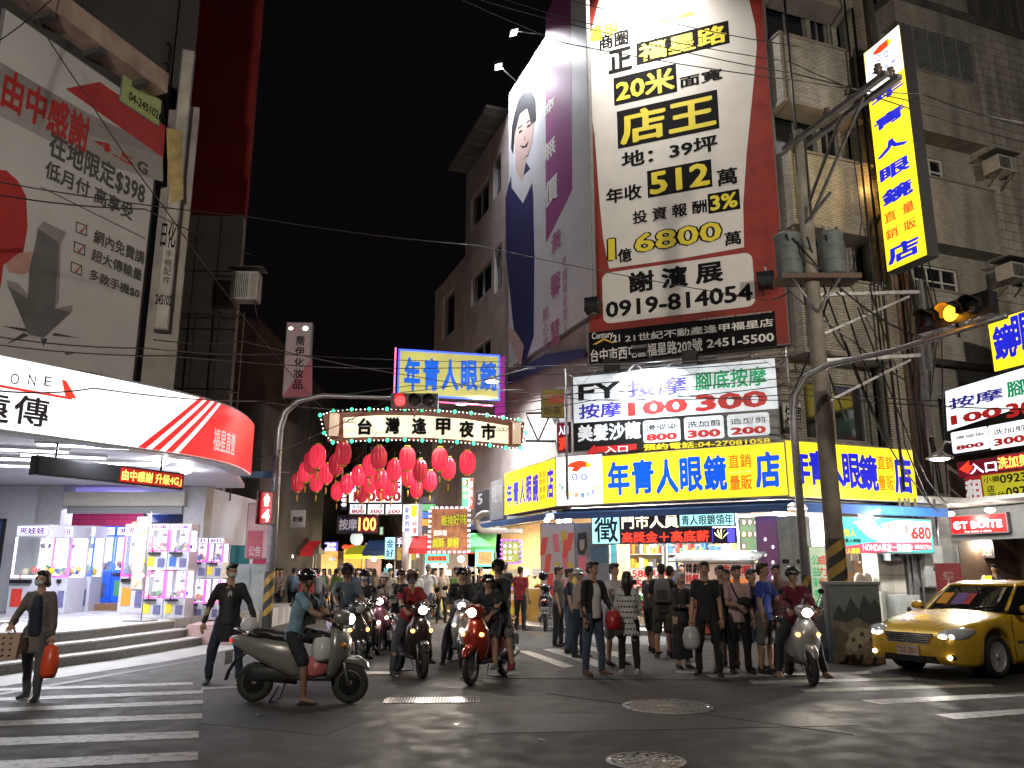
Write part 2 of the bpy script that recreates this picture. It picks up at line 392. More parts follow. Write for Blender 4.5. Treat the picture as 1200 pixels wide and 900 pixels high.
P = gnd(507, 821); t = thing('drain_grate', 'long iron drain grate lit yellow by the scooter headlights', 'drain grate', P, radians(2)); hw = gnd(560, 821).x-P.x
mb = MB(); mb.box(-hw, -.22, -.02, hw, -.19, .01, IRON2); mb.box(-hw, .19, -.02, hw, .22, .01, IRON2); mb.box(-hw-.03, -.22, -.02, -hw, .22, .01, IRON2); mb.box(hw, -.22, -.02, hw+.03, .22, .01, IRON2); mb.build('grate_frame', t)
mb = MB(); mb.box(-hw, -.19, -.02, hw, .19, .0015, mat('grate_pit', (.01, .01, .01), .8, var=0)); mb.build('pit', t)
bar = MB(); bar.box(-.012, -.19, .001, .012, .19, .01, IRON2); me = bar.mesh('bar')
nb = 30
for i in range(nb):
    o = bpy.data.objects.new('bar', me); COL.objects.link(o); o.parent = t; o.location = (-hw+(i+.5)*2*hw/nb, 0, 0)
# pavement of the corner shop and of the street side, with kerb
PAVE = tiled('pavement_tiles', (.22, .21, .2), (.07, .07, .07), .3, .3, .5, .01, .12, 0., .45)
def xy_tiled(name, col, joint, w, h, rough=.5):
    m = tiled(name, col, joint, w, h, rough, .01, .15, 0., .4); nt = m.node_tree
    sp = [n for n in nt.nodes if n.type == 'SEPXYZ'][0]; cb = [n for n in nt.nodes if n.type == 'COMBXYZ'][0]
    for l in list(nt.links):
        if l.to_node == cb: nt.links.remove(l)
    nt.links.new(sp.outputs[0], cb.inputs[0]); nt.links.new(sp.outputs[1], cb.inputs[1]); return m
PAVE = xy_tiled('paving', (.2, .19, .18), (.06, .06, .06), .3, .3)
KERB = mat('kerb_stone', (.27, .27, .26), .6, var=.25, sc=4, bump=.2)
k0 = SG_LEFT.p(-9, out=.5); k1 = SG_MAIN.p(-.3, out=.6); k2 = SG_RIGHT.p(.3, out=.9); k3 = SG_RIGHT.p(30, out=.9); k4 = SG_RIGHT.p(30, out=-6); k5 = SG_LEFT.p(-9, out=-8)
pv = [(p.x, p.y) for p in (k0, k1, k2, k3, k4, k5)]
mb = MB(); mb.slab(pv, 0, .12, PAVE); mb.build('pavement', kind='structure')
mb = MB()
for a, b in ((k0, k1), (k1, k2), (k2, k3)):
    d = (b-a).normalized(); n = Vector((d.y, -d.x, 0)); L = (b-a).length; c = int(L/1.0)
    for i in range(c):
        p = a+d*(L*i/c+.006); q = a+d*(L*(i+1)/c-.006); P4 = [p, q, q+n*.16, p+n*.16]
        mb.slab([(x.x, x.y) for x in P4], 0, .125, KERB)
mb.build('kerb', kind='structure')
# ================================================================ corner building
TILE = tiled('small_wall_tile', (.42, .40, .36), (.14, .13, .11), .22, .07, .4, .010, .18)
TILE2 = tiled('grey_wall_tile', (.40, .38, .34), (.18, .17, .15), .20, .065, .4, .009, .14)
BIGT = tiled('large_wall_tile', (.42, .40, .36), (.12, .115, .10), .62, .30, .5, .012, .1, .5, .5)
PLAST = mat('stained_render', (.26, .24, .22), .75, var=.3, sc=1.3, bump=.15)
PLAST2 = mat('pale_render', (.33, .28, .26), .7, var=.22, sc=1.1, bump=.12)
DARKW = mat('dark_concrete', (.09, .085, .08), .8, var=.35, sc=1.5, bump=.2)
GLASS = mat('dark_window_glass', (.012, .014, .018), .08, var=0, spec=.8)
FRAME = mat('window_aluminium', (.35, .35, .36), .4, metal=.5, var=.1)
FRAMEW = mat('white_window_frame', (.6, .59, .56), .5, var=.1)
STEEL = mat('galvanised_steel', (.33, .33, .34), .4, metal=.7, var=.2, sc=12)
BLACKM = mat('black_metal', (.02, .02, .022), .45, metal=.3, var=.2)
RUSTY = mat('rusty_steel', (.12, .08, .06), .7, metal=.3, var=.4, sc=9)
bld = thing('corner_building', 'tall tiled corner building carrying the big red shop-for-sale billboard', 'building', (2.2, 23.15, 0))
def wallobj(name, mb, plane, parent, s=0, z=0, out=0, **k):
    o = mb.build(name, None, **k); child(o, parent, plane.p(s, z, out), plane.a); return o
def window(parent, plane, s0, z0, s1, z1, out=0, fm=FRAME, mull=1, hbar=0, rec=.10, sill=True, ledge=None):
    """a framed window: frame with panes set into the wall"""
    w = s1-s0; h = z1-z0; mb = MB(); f = .05
    mb.box(0, -.02, 0, w, .08, f, fm); mb.box(0, -.02, h-f, w, .08, h, fm); mb.box(0, -.02, f, f, .08, h-f, fm); mb.box(w-f, -.02, f, w, .08, h-f, fm)
    for i in range(1, mull+1): x = w*i/(mull+1); mb.box(x-f/2, -.015, f, x+f/2, .07, h-f, fm)
    if hbar: mb.box(f, -.012, h*hbar-f/2, w-f, .06, h*hbar+f/2, fm)
    if sill: mb.box(-.06, -.10, -.07, w+.06, .05, -.002, PLAST)
    fr = mb.build('window', None); child(fr, parent, plane.p(s0, z0, out), plane.a)
    g = MB(); g.box(f, 0.03, f, w-f, .04, h-f, GLASS); g.build('pane', fr)
    return fr
# --- chamfer and alley walls above the ground floor
H_TOP = 23.0; Z1 = 3.5
def wall(name, plane, s0, s1, z0, z1, m, th=.3, out=0, holes=(), parent=None, rec_m=None):
    """wall slab with rectangular openings (s0,z0,s1,z1)"""
    mb = MB(); xs = sorted({s0, s1, *[h[0] for h in holes], *[h[2] for h in holes]}); zs = sorted({z0, z1, *[h[1] for h in holes], *[h[3] for h in holes]})
    for i in range(len(xs)-1):
        j = 0
        while j < len(zs)-1:
            cx = (xs[i]+xs[i+1])/2
            def hole(jj): cz = (zs[jj]+zs[jj+1])/2; return any(h[0] < cx < h[2] and h[1] < cz < h[3] for h in holes)
            if hole(j): j += 1; continue
            k = j
            while k < len(zs)-1 and not hole(k): k += 1
            mb.box(xs[i]-s0, 0, zs[j]-z0, xs[i+1]-s0, th, zs[k]-z0, m); j = k
    o = mb.build(name, None); child(o, parent or bld, plane.p(s0, z0, out), plane.a); return o
def wpx(plane, BL, TR): a = plane.sz(*BL); b = plane.sz(*TR); return (a[0], a[1], b[0], b[1])
wall('wall', CHAM, 0, 5.38, Z1, H_TOP, PLAST2)
AW = [wpx(ALLEY, (551, 272), (573, 205)), wpx(ALLEY, (578, 235), (587, 178)), wpx(ALLEY, (552, 360), (576, 300)), wpx(ALLEY, (579, 345), (588, 283)), wpx(ALLEY, (553, 430), (575, 392))]
al = wall('wall', ALLEY, -12.5, -.02, Z1, 19.6, PLAST2, holes=AW)
for h in AW: window(bld, ALLEY, *h, out=-.12, mull=1 if h[2]-h[0] > 1.5 else 0)
wall('wall', ALLEY, -12.5, 0, Z1, 23, DARKW, th=.1, out=-2.9)
mb = MB(); mb.box(-12.6, -.9, 0, -6.9, .3, .12, DARKW); wallobj('roof_canopy', mb, ALLEY, bld, 0, 19.75)
for k in range(5):
    mb = MB(); mb.box(0, -.85, -.12, .08, .2, -.002, DARKW); wallobj('canopy_beam', mb, ALLEY, bld, -12.3+k*1.25, 19.75)
# lower neighbour along the alley
nb2 = thing('alley_building', 'lower pale building behind the corner building along the alley', 'building', ALLEY.p(-17.8))
NW = [wpx(ALLEY, (518, 400), (533, 335)), wpx(ALLEY, (512, 470), (528, 430))]
wall('wall', ALLEY, -17.8, -12.52, 0, 15.6, PLAST2, holes=NW, parent=nb2)
for h in NW: window(nb2, ALLEY, *h, out=-.12, mull=0)
nb3 = thing('alley_building', 'dark narrow building deeper on the right side of the alley', 'building', ALLEY.p(-44))
wall('wall', ALLEY, -44, -17.82, 0, 12.5, DARKW, parent=nb3, out=.02)
for k in range(6):
    for z in (6.2, 9.2): window(nb3, ALLEY, -42+k*4, z, -40+k*4, z+1.5, out=.05, mull=1)
# --- street side: floors with tiled parapets, recessed openings
ST = STREET
def sx(u, v=300): return ST.sz(u, v)[0]
s_a = 0.25; s_b = sx(1000, 230); s_c = sx(1020, 230); s_d = sx(1056, 260); s_e = sx(1148, 260); s_f = 26.0
floors = [(7.25, 9.3), (10.85, 12.95), (14.55, 16.6), (18.2, 20.1)]
ORA = tiled('orange_lit_tile', (.36, .33, .27), (.1, .09, .08), .22, .07, .4, .010, .18)
for z0, z1 in floors:
    mb = MB(); mb.box(0, -.75, 0, s_b-s_a, .0, z1-z0, TILE); mb.box(-.04, -.82, z1-z0, s_b-s_a+.04, .02, z1-z0+.06, PLAST); mb.box(-.03, -.79, -.12, s_b-s_a+.03, .0, -.002, PLAST); wallobj('balcony', mb, ST, bld, s_a, z0)
    mb = MB(); mb.box(0, -.62, 0, s_e-s_d-.05, .0, z1-z0, TILE2); mb.box(-.04, -.68, z1-z0, s_e-s_d, .02, z1-z0+.06, PLAST); wallobj('balcony', mb, ST, bld, s_d+.05, z0+.2)
W1 = []
for zf in (9.3, 12.95, 16.6): W1 += [(s_a+.25, zf+.15, s_a+1.75, zf+1.75), (s_a+1.9, zf+.15, s_b-.35, zf+1.75)]
W1 += [(s_a+.5, 5.0, s_b-.3, 6.6)]
wall('wall', ST, 0, s_b, Z1, H_TOP, TILE, holes=W1)
for h in W1: window(bld, ST, *h, out=-.12, mull=1)
wall('column', ST, s_b, s_c, Z1, H_TOP, ORA, th=.4, out=.5)
wall('wall', ST, s_c, s_d, Z1, H_TOP, DARKW, th=.3, out=-.1)
W2 = [(*ST.sz(1076, 362), *ST.sz(1122, 317)), (*ST.sz(1082, 228), *ST.sz(1105, 188)), (*ST.sz(1064, 120), *ST.sz(1140, 50))]
W2 = [(a, b, c, d) for a, b, c, d in W2]
wall('wall', ST, s_d, s_e, Z1, 19.2, TILE2, out=0, holes=W2)
for i, h in enumerate(W2): window(bld, ST, *h, out=-.1, fm=FRAMEW, mull=[2, 1, 3][i], hbar=.68)
ACB = []
wall('wall', ST, s_e, s_f, Z1, 19.2, BIGT, th=.8, out=.62)
mb = MB(); mb.box(s_d, -.7, 0, s_f, .3, .25, DARKW); wallobj('cornice', mb, ST, bld, 0, 19.22)
mb = MB(); mb.box(s_d+1, 1.2, 0, s_f, 1.5, 5, tiled('roof_shed_cladding', (.2, .2, .17), (.05, .05, .05), .25, 6, .5)); wallobj('roof_shed', mb, ST, bld, 0, 19.5)
mb = MB()
mb.box(0, 0, 0, 12, 6, .2, DARKW); wallobj('roof_slab', mb, ST, bld, 0, 19.0, out=-.4)
# glass enclosed top balcony and bars
for i in range(5):
    mb = MB(); x = (s_e-s_d-.2)/5; mb.box(0, -.02, 0, x-.05, 0, 1.7, mat('frosted_glass', (.12, .13, .13), .25, var=.2)); mb.box(x-.05, -.05, 0, x, .03, 1.75, FRAME)
    wallobj('balcony_glazing', mb, ST, bld, s_d+.1+i*x, 16.9, out=.58)
# roofs behind: body so that nothing is hollow from the side
body = MB(); pts = [CHAM.p(0), CHAM.p(5.38), ST.p(s_f), ST.p(s_f, out=-9), ALLEY.p(-12.4, out=-9), ALLEY.p(-12.4)]
c0 = bld.location; inner = [CHAM.p(.4, out=-.4), CHAM.p(5.2, out=-.4), ST.p(s_f, out=-.5), ST.p(s_f, out=-9), ALLEY.p(-12.3, out=-9), ALLEY.p(-12.3, out=-.4)]
body.slab([(p.x-c0.x, p.y-c0.y) for p in inner][::1], 3.6, 18.9, mat('interior_dark', (.03, .03, .03), .9, var=0)); body.build('core', bld)
# ground floor ceiling slab
mb = MB(); ce = [CHAM.p(-.2, out=.6), CHAM.p(5.5, out=1.0), ST.p(s_f, out=.9), ST.p(s_f, out=-7), ALLEY.p(-12.3, out=-7), ALLEY.p(-12.3, out=.3)]
mb.slab([(p.x-c0.x, p.y-c0.y) for p in ce], 3.32, 3.5, mat('shop_ceiling', (.7, .7, .68), .7, var=.08)); mb.build('ceiling', bld)
# air conditioners, pipes
def air_con(plane, s, z, out, label, w=.75, h=.48, d=.55, group=None):
    t = thing('air_conditioner', label, 'air conditioner', plane.p(s, z, out), plane.a, group); wm = mat('air_con_casing', (.42, .41, .38), .55, var=.2)
    mb = MB(); mb.box(0, -d, 0, w, 0, h, wm); mb.build('casing', t)
    mb = MB()
    for i in range(9): x = .04+i*(w*.62)/9; mb.box(x, -d-.014, .05, x+.02, -d-.002, h-.05, BLACKM)
    mb.build('grille', t); mb = MB(); mb.box(w*.72, -d-.012, .05, w-.04, -d-.002, h-.05, mat('air_con_panel', (.3, .3, .28), .5)); mb.build('panel', t)
    mb = MB(); mb.bar((.08, 0, -.02), (.08, -d, -.02), .03, .03, RUSTY); mb.bar((w-.08, 0, -.02), (w-.08, -d, -.02), .03, .03, RUSTY); mb.bar((.08, -d+.03, -.03), (.08, 0, -.4), .025, .025, RUSTY); mb.bar((w-.08, -d+.03, -.03), (w-.08, 0, -.4), .025, .025, RUSTY); mb.box(-.15, -d-.1, h+.12, w+.15, .05, h+.15, DARKW); mb.build('bracket', t)
s1, z1 = ST.off(.7).sz(1155, 205); air_con(ST, s1, z1, .64, 'window air conditioner high on the large-tiled wall at the right')
s1, z1 = ST.off(.7).sz(1170, 330); air_con(ST, s1, z1, .64, 'window air conditioner above the yellow shop sign at the right edge')
for k, (u, r, z0, z1, o) in enumerate(((1024, .06, 3.6, 19, .35), (1030, .05, 3.6, 18.5, .3), (1036, .09, 3.6, 19.2, .3), (1043, .05, 3.6, 14, .35), (1049, .07, 3.6, 17, .3), (915, .035, 7, 19, 1.0), (990, .03, 5, 19, .95), (998, .04, 3.6, 18, .98))):
    mb = MB(); mb.tube([(0, 0, z0), (0, 0, z1)], r, RUSTY if k < 5 else BLACKM, 8); wallobj('drain_pipe', mb, ST, bld, sx(u, 300), 0, out=o)
# ================================================================ signs of the corner building
RED = mat('banner_red', (.24, .02, .012), .6, var=.25, sc=2, bump=.1); WHITEB = mat('banner_white', (.66, .64, .62), .5, var=.05, sc=2, bump=.06)
INK = mat('black_ink', (.010, .010, .011), .9, var=0, spec=.1); YEL = mat('banner_yellow', (.75, .62, .04), .5, var=0)
def Z(s, x0, y0, k):
    s._q = s.q.__func__ if hasattr(s.q, '__func__') else None
    s.q = lambda u, v, s=s: (lambda a: (a[0]-s.x0, a[1]-s.z0))(s.pl.sz(x0+u/k, y0+v/k)); return s
B = Sign('sale_billboard', 'huge white and red shop-for-sale billboard with black and yellow writing', 'billboard', CHAM.off(.22), (690.5, 427), (888, -80), RED, .15)
B.poly([(712, -80), (705, -30), (702, 0), (692, 40), (687, 75), (690, 110), (697, 160), (703, 240), (707, 280), (714, 315), (800, 303), (872, 290), (871, 240), (875, 180), (883, 100), (887, 55), (885, 30), (878, 0), (866, -80)], WHITEB, -.018)
Z(B, 660, 0, 3.215); y2 = -.03
def boxed(BL, TR, t, pad=8):
    B.r(BL, TR, INK, -.024); B.t(t, (BL[0]+pad, BL[1]-pad-2), (TR[0]-pad, TR[1]+pad+2), YEL, .035, y=y2)
B.r((290, 112), (490, 42), YEL, -.024); B.t('逢甲', (95, 165), (205, 78), YEL, .05, y=y2); B.t('商圈', (135, 195), (245, 108), INK, .035, y=y2)
B.t('正', (172, 282), (258, 172), INK, .04, y=y2); boxed((278, 248), (622, 78), '福星路'); boxed((193, 400), (425, 240), '20米'); B.t('面寬', (440, 335), (598, 255), INK, .03, y=y2)
boxed((207, 562), (580, 338), '店王', 10); B.t('地：39坪', (222, 637), (580, 505), INK, .035, y=y2); boxed((320, 747), (557, 600), '512')
B.t('年收', (163, 772), (295, 690), INK, .035, y=y2); B.t('萬', (582, 705), (655, 628), INK, .035, y=y2); B.t('投 資 報 酬', (263, 847), (540, 750), INK, .03, y=y2); boxed((548, 807), (663, 712), '3%')
Z(B, 660, 260, 3.335)
for t, a, b in (('1', (172, 157), (208, 60)), ('6800', (275, 127), (622, -8))): B.t(t, a, b, INK, .075, y=-.027); B.t(t, (a[0]+6, a[1]-5), (b[0]-6, b[1]+5), YEL, .02, y=-.032)
B.t('億', (215, 162), (268, 100), INK, .03, y=y2); B.t('萬', (632, 97), (695, 33), INK, .03, y=y2)
B.r((157, 400), (738, 118), WHITEB, -.022, .22); B.t('謝 濱 展', (258, 282), (622, 148), INK, .045, y=y2); B.t('0919-814054', (168, 378), (738, 240), INK, .035, y=y2)
B.r((103, 558), (826, 350), INK, -.024)
WINK = mat('white_ink', (.75, .74, .72), .5, var=0); GOLD = mat('gold_ink', (.7, .42, .05), .5, var=0)
B.t('Century', (113, 468), (195, 425), WINK, .02, y=y2); B.t('21', (195, 472), (222, 440), WINK, .02, y=y2); B.poly([(115, 480), (160, 455), (195, 470), (195, 476), (160, 463), (130, 480)], GOLD, y2)
B.t('21世紀不動產逢甲福星店', (243, 472), (820, 376), WINK, .022, y=y2); B.t('台中市西屯區福星路202號', (108, 550), (543, 453), WINK, .022, y=y2); B.t('2451-5500', (562, 494), (823, 433), WINK, .03, y=y2)
B.t('一店鋪不動產經紀有限公司 107中市地政字第01005號', (520, 382), (815, 355), WINK, 0, y=y2)
B.done()
# woman's banner on the alley side
BW = mat('banner_pale', (.62, .62, .66), .45, var=.06, sc=1.5, bump=.08); PUR = mat('banner_purple', (.30, .07, .22), .5, var=.1); NAVY = mat('banner_navy', (.03, .03, .11), .5, var=.15); PINKT = mat('banner_pink_ink', (.42, .14, .28), .5, var=0)
SKINP = mat('printed_skin', (.55, .40, .36), .5, var=.05); HAIRP = mat('printed_hair', (.02, .018, .022), .5, var=.1)
P_ = Sign('portrait_banner', 'tall floodlit banner of a smiling woman in navy suit with purple strip', 'banner', ALLEY.off(.2), (596, 433), (686, -30), BW, .12)
P_.poly([(640, 245), (640, 20), (652, -10), (669, -40), (671, 222), (640, 285)], PUR, -.018)
P_.poly([(595, 440), (640, 415), (686, 408), (686, 418), (640, 432), (595, 452)], NAVY, -.018)
Z(P_, 480, 0, 3)
P_.poly([(362, 600), (385, 565), (405, 560), (430, 600), (436, 690), (440, 900), (438, 1180), (405, 1290), (370, 1180), (340, 900), (338, 700)], NAVY, -.02)
P_.poly([(358, 585), (372, 555), (400, 620), (430, 590), (434, 640), (400, 715), (360, 660)], BW, -.024)
P_.poly([(372, 520), (375, 600), (398, 640), (412, 560), (412, 520)], SKINP, -.026)
P_.poly([(358, 520), (362, 440), (380, 360), (405, 315), (430, 312), (444, 350), (446, 420), (430, 440), (415, 380), (390, 400), (372, 470), (365, 540)], HAIRP, -.034)
P_.poly([(366, 470), (375, 400), (400, 350), (430, 350), (440, 420), (432, 500), (418, 545), (395, 560), (375, 530)], SKINP, -.03)
for q in ([(385, 465), (396, 455), (398, 462), (387, 471)], [(414, 444), (427, 434), (428, 442), (416, 450)], [(382, 450), (398, 438), (398, 442), (383, 455)], [(412, 430), (428, 418), (429, 423), (413, 434)]): P_.poly(q, HAIRP, -.036)
P_.poly([(390, 512), (405, 515), (420, 496), (414, 516), (400, 520)], HAIRP, -.036); P_.poly([(405, 470), (412, 492), (402, 492)], mat('printed_shade', (.42, .28, .25), .5, var=0), -.036)
for ch, a, b in (('命', (472, 425), (512, 325)), ('無', (472, 585), (515, 465)), ('價', (477, 740), (522, 600))): P_.t(ch, a, b, WINK, .03, y=-.03)
P_.t('黃', (500, 895), (535, 795), PINKT, .02, y=-.03)
Z(P_, 480, 280, 3.75)
for ch, a, b in (('馨', (622, 265), (665, 130)), ('慧', (622, 480), (662, 340))): P_.t(ch, a, b, PINKT, .02, y=-.03)
P_.t('關心您', (590, 500), (612, 290), PINKT, 0, True, y=-.03); P_.t('市議員參選人', (678, 430), (693, 60), PINKT, 0, True, y=-.03)
P_.poly([(430, 380), (470, 410), (505, 470), (490, 560), (470, 500), (440, 440)], SKINP, -.03); P_.done()
# floodlights
FL = emit('flood_lens', (1, 1, 1), 9)
def floodlight(P, aim, label, W_=0, on=True, arm=None, cat='floodlight', col=(1, .97, .92), spread=110, group=None, dz=.12):
    t = thing('floodlight', label, cat, P, 0, group); q = (Vector(aim)-Vector(P)).to_track_quat('-Z', 'Y').to_matrix().to_4x4()
    mb = MB(); mb.box(-.2, -.15, 0, .2, .15, dz, BLACKM, q); mb.box(-.22, -.17, -.01, .22, .17, .015, BLACKM, q); mb.build('housing', t)
    mb = MB(); mb.box(-.18, -.13, -.018, .18, .13, -.011, FL if on else mat('dark_lens', (.1, .1, .1), .2, var=0), q); mb.build('lens', t)
    if arm is not None: mb = MB(); mb.tube([(0, 0, dz*.5), tuple(Vector(arm)-Vector(P))], .022, STEEL, 6); mb.build('arm', t)
    if on and W_:
        d = (Vector(aim)-Vector(P)).normalized(); parent_keep(lamp('flood_lamp', Vector(P)+d*.05, W_, col, .3, aim, spread=spread), t)
    return t
wl = ALLEY.p(-3.6, 20.4, .3)
pa = atY(602, 38, 26.0); floodlight(pa, ALLEY.p(-3.2, 18.3), 'lit floodlight on an arm, upper of the two over the portrait banner', 330, arm=ALLEY.p(-3.0, 20.6, .1), col=(.93, .95, 1))
pa = atY(584, 78, 28.0); floodlight(pa, ALLEY.p(-5.2, 17.6), 'lit floodlight on an arm, lower of the two over the portrait banner', 260, arm=ALLEY.p(-5.6, 20.3, .1), col=(.9, .94, 1))
floodlight(CHAM.p(2.1, 20.2, 1.5), CHAM.p(2.0, 16.6), 'floodlight on an arm above the top of the sale billboard', 430, arm=CHAM.p(2.1, 21.2, .1), col=(1, .95, .86))
for u, v, l in ((695, 352, 'switched-off black floodlight at the left edge of the sale billboard'), (897, 322, 'switched-off black floodlight at the right edge of the sale billboard')):
    s_, z_ = CHAM.off(.7).sz(u, v); floodlight(CHAM.p(s_, z_, .75), CHAM.p(s_, z_+4, .1), l, on=False, arm=CHAM.p(s_, z_-.3, .1), dz=.4)
# ---------------- FY sign
LWH = emit('lit_white', (.85, .93, 1), .55, base=(.7, .75, .8)); LBLK = mat('sign_black', (.012, .014, .016), .3, var=0)
BLU = mat('sign_blue', (.05, .04, .5), .4, em=.25, emc=(.05, .04, .5), var=0, sample=False); GRN = mat('sign_green', (.01, .35, .12), .4, em=.5, emc=(0, .35, .14), var=0, sample=False)
REDT = mat('sign_red', (.6, .02, .02), .4, em=.35, emc=(.6, .03, .03), var=0, sample=False); LYEL = mat('sign_yellow_text', (.8, .65, .02), .4, em=.6, emc=(.9, .7, .03), var=0, sample=False); LW2 = mat('sign_white_text', (.8, .82, .85), .4, em=.4, emc=(.8, .85, .9), var=0, sample=False)
def fy(sign, cv, o=0):
    Z(sign, *cv)
F = Sign('massage_sign', 'black and white massage and hair salon sign under the sale billboard', 'shop sign', CHAM.off(.9), (672, 530), (908, 418), LBLK, .2)
Z(F, 640, 400, 4.286)
F.r((140, 412), (1148, 85), LWH, -.016)
F.t('FY', (162, 300), (372, 200), LBLK, .03); F.t('按摩', (165, 393), (380, 300), BLU, .03); F.t('按摩', (410, 285), (705, 172), BLU, .03); F.t('腳底按摩', (750, 250), (1103, 122), GRN, .03)
F.t('100', (412, 378), (710, 283), REDT, .05); F.t('300', (752, 355), (1110, 243), REDT, .05); F.t('美髮沙龍', (160, 508), (475, 400), LW2, .04)
for x0, y0, x1, y1, a, b in ((490, 512, 672, 388, '燙或染', '800'), (697, 498, 890, 370, '洗加剪', '300'), (914, 482, 1118, 355, '造型剪', '200')):
    F.r((x0, y0), (x1, y1), LWH, -.018, .07); F.t(a, (x0+12, y0-62), (x1-14, y1+22), LBLK, .015, y=-.024); F.t(b, (x0+14, y0-10), (x1-14, y1+68), REDT, .06, y=-.024)
F.t('預約電話:04-27081058', (490, 550), (1125, 480), LYEL, .03)
F.poly([(200, 566), (245, 517), (245, 530), (455, 514), (455, 545), (245, 560), (245, 572)], REDT, -.018); F.t('入口', (295, 562), (410, 522), LW2, .03, y=-.024); F.done()
s_, z_ = CHAM.off(1.7).sz(750, 411)
floodlight(CHAM.p(s_, z_, 1.7), CHAM.p(s_, z_-1.3, .9), 'glaring white lamp above the massage sign', 110, arm=CHAM.p(s_, z_+.1, .1), cat='sign lamp', col=(.9, .96, 1))
# truss and black speakers between the billboard and the sign
t = thing('sign_truss', 'white steel truss frame between billboard and massage sign', 'truss', CHAM.p(0, CHAM.off(.5).sz(780, 446)[1], .3), CHAM.a)
mb = MB()
for y in (-.15, -.6):
    for z in (.0, .45): mb.tube([(-.4, y, z), (5.7, y, z)], .025, STEEL, 6)
for i in range(12): x = -.4+i*.52; mb.tube([(x, -.15, .0 if i % 2 else .45), (x+.52, -.6, .45 if i % 2 else 0)], .018, STEEL, 5); mb.tube([(x, -.6, 0 if i % 2 else .45), (x+.52, -.6, .45 if i % 2 else 0)], .018, STEEL, 5)
for x in (-.35, 5.65): mb.tube([(x, -.6, -3.2), (x, -.6, .5)], .04, STEEL, 6)
mb.build('frame', t)
for u, l in ((717, 'black box lamp on the sign truss, left one'), (809, 'black box lamp on the sign truss, right one')):
    s_, z_ = CHAM.off(1.0).sz(u, 437 if u < 800 else 428); t = thing('box_lamp', l, 'lamp box', CHAM.p(s_, z_, 1.0), CHAM.a)
    mb = MB(); mb.box(-.19, -.15, 0, .19, .15, .38, BLACKM); mb.build('housing', t); mb = MB(); mb.box(-.03, -.03, .38, .03, .03, .6, STEEL); mb.build('bracket', t)
# ---------------- yellow light boxes
YL = emit('lit_yellow', (1, .78, .02), 1.35, base=(.8, .6, .02)); YW = emit('lit_logo_white', (1, 1, .98), 1.5, base=(.8, .8, .8)); YB = emit('lit_blue', (.0, .12, .95), .85, base=(0, .05, .5), sample=False); YB2 = emit('lit_deep_blue', (.02, .02, .72), .85, base=(0, .02, .4), sample=False)
YO = emit('lit_orange', (.85, .2, .01), .9, base=(.5, .1, .01), sample=False); YR = emit('lit_red', (.9, .08, .02), 1.0, base=(.5, .03, .01), sample=False)
SILV = mat('box_frame', (.5, .48, .4), .35, metal=.5, var=.1)
M_ = Sign('optician_sign', 'long lit yellow optician sign with blue characters and white logo field above the chamfered shopfront', 'shop sign', SG_MAIN, (651.5, 593.5), (921, 517), YL, .7, SILV)
Z(M_, 560, 500, 4)
M_.r((371, 370), (582, 128), YW, -.016)
M_.poly([(415, 188), (440, 168), (480, 158), (512, 165), (528, 180), (512, 190), (490, 190), (465, 212), (440, 208), (450, 192)], YR, -.022); M_.poly([(508, 168), (530, 172), (530, 190), (510, 192)], YL, -.024)
def ring(sign, u, v, ru, rv, m, u2=.0):
    n = 18; o = [(u+ru*cos(2*pi*i/n), v+rv*sin(2*pi*i/n)) for i in range(n)]; sign.poly(o, m, -.022)
    o = [(u+u2*ru+ru*.6*cos(2*pi*i/n), v+rv*.72*sin(2*pi*i/n)) for i in range(n)]; sign.poly(o, YW, -.026)
ring(M_, 455, 237, 14, 16, YB); ring(M_, 499, 236, 14, 16, YB)
cs = '年青人眼鏡量販直銷店'
for i, ch in enumerate(cs):
    a = pi*(1-(i+.5)/len(cs)); x = 478+90*cos(a); y = 262+60*sin(a)
    M_.t(ch, (x-9, y+12), (x+9, y-12), (YB, GRN, YB2, YL, YO)[i % 5], .02, y=-.022)
for i, ch in enumerate('年青人眼鏡'):
    x0 = 612+i*113; dy = [8, 2, 4, -2, -6][i]; M_.t(ch, (x0, 318-i*2+dy), (x0+98, 152-i*4+dy), YB, .045, y=-.022)
Z(M_, 840, 500, 3.333)
M_.t('直銷', (47, 165), (133, 103), YO, .025, y=-.022); M_.t('量販', (52, 250), (137, 186), YO, .025, y=-.022); M_.t('店', (155, 243), (243, 93), YB, .05, y=-.022); M_.r((50, 180), (135, 174), YW, -.02); M_.done()
R_ = Sign('optician_sign', 'lit yellow optician sign on the street side behind the concrete pole', 'shop sign', SG_RIGHT, (924, 582.5), (1069, 527), YL, .6, SILV)
Z(R_, 840, 500, 3.333)
for i, ch in enumerate('年青人眼鏡'): x0 = 298+i*66; R_.t(ch, (x0, 222+i*7), (x0+58, 92+i*5), YB2, .045, y=-.022)
R_.t('直銷', (628, 168), (683, 116), YO, .02, y=-.022); R_.t('量販', (632, 250), (688, 192), YO, .02, y=-.022); R_.t('店', (697, 262), (752, 115), YB2, .05, y=-.022); R_.done()
L_ = Sign('optician_sign', 'short lit yellow optician sign on the alley side of the corner', 'shop sign', SG_LEFT, (591.5, 604.5), (651, 536), YL, .5, SILV)
Z(L_, 560, 500, 4)
for i, ch in enumerate('年青人眼鏡'): x0 = 137+i*30.5; L_.t(ch, (x0, 378-i*5), (x0+26, 262-i*12), YB2, .045, y=-.022)
L_.t('直銷量販', (291, 350), (303, 205), YO, .02, True, y=-.022); L_.t('直銷量販', (307, 348), (319, 200), YO, .02, True, y=-.022); L_.t('店', (326, 342), (356, 185), YB2, .045, y=-.022); L_.done()
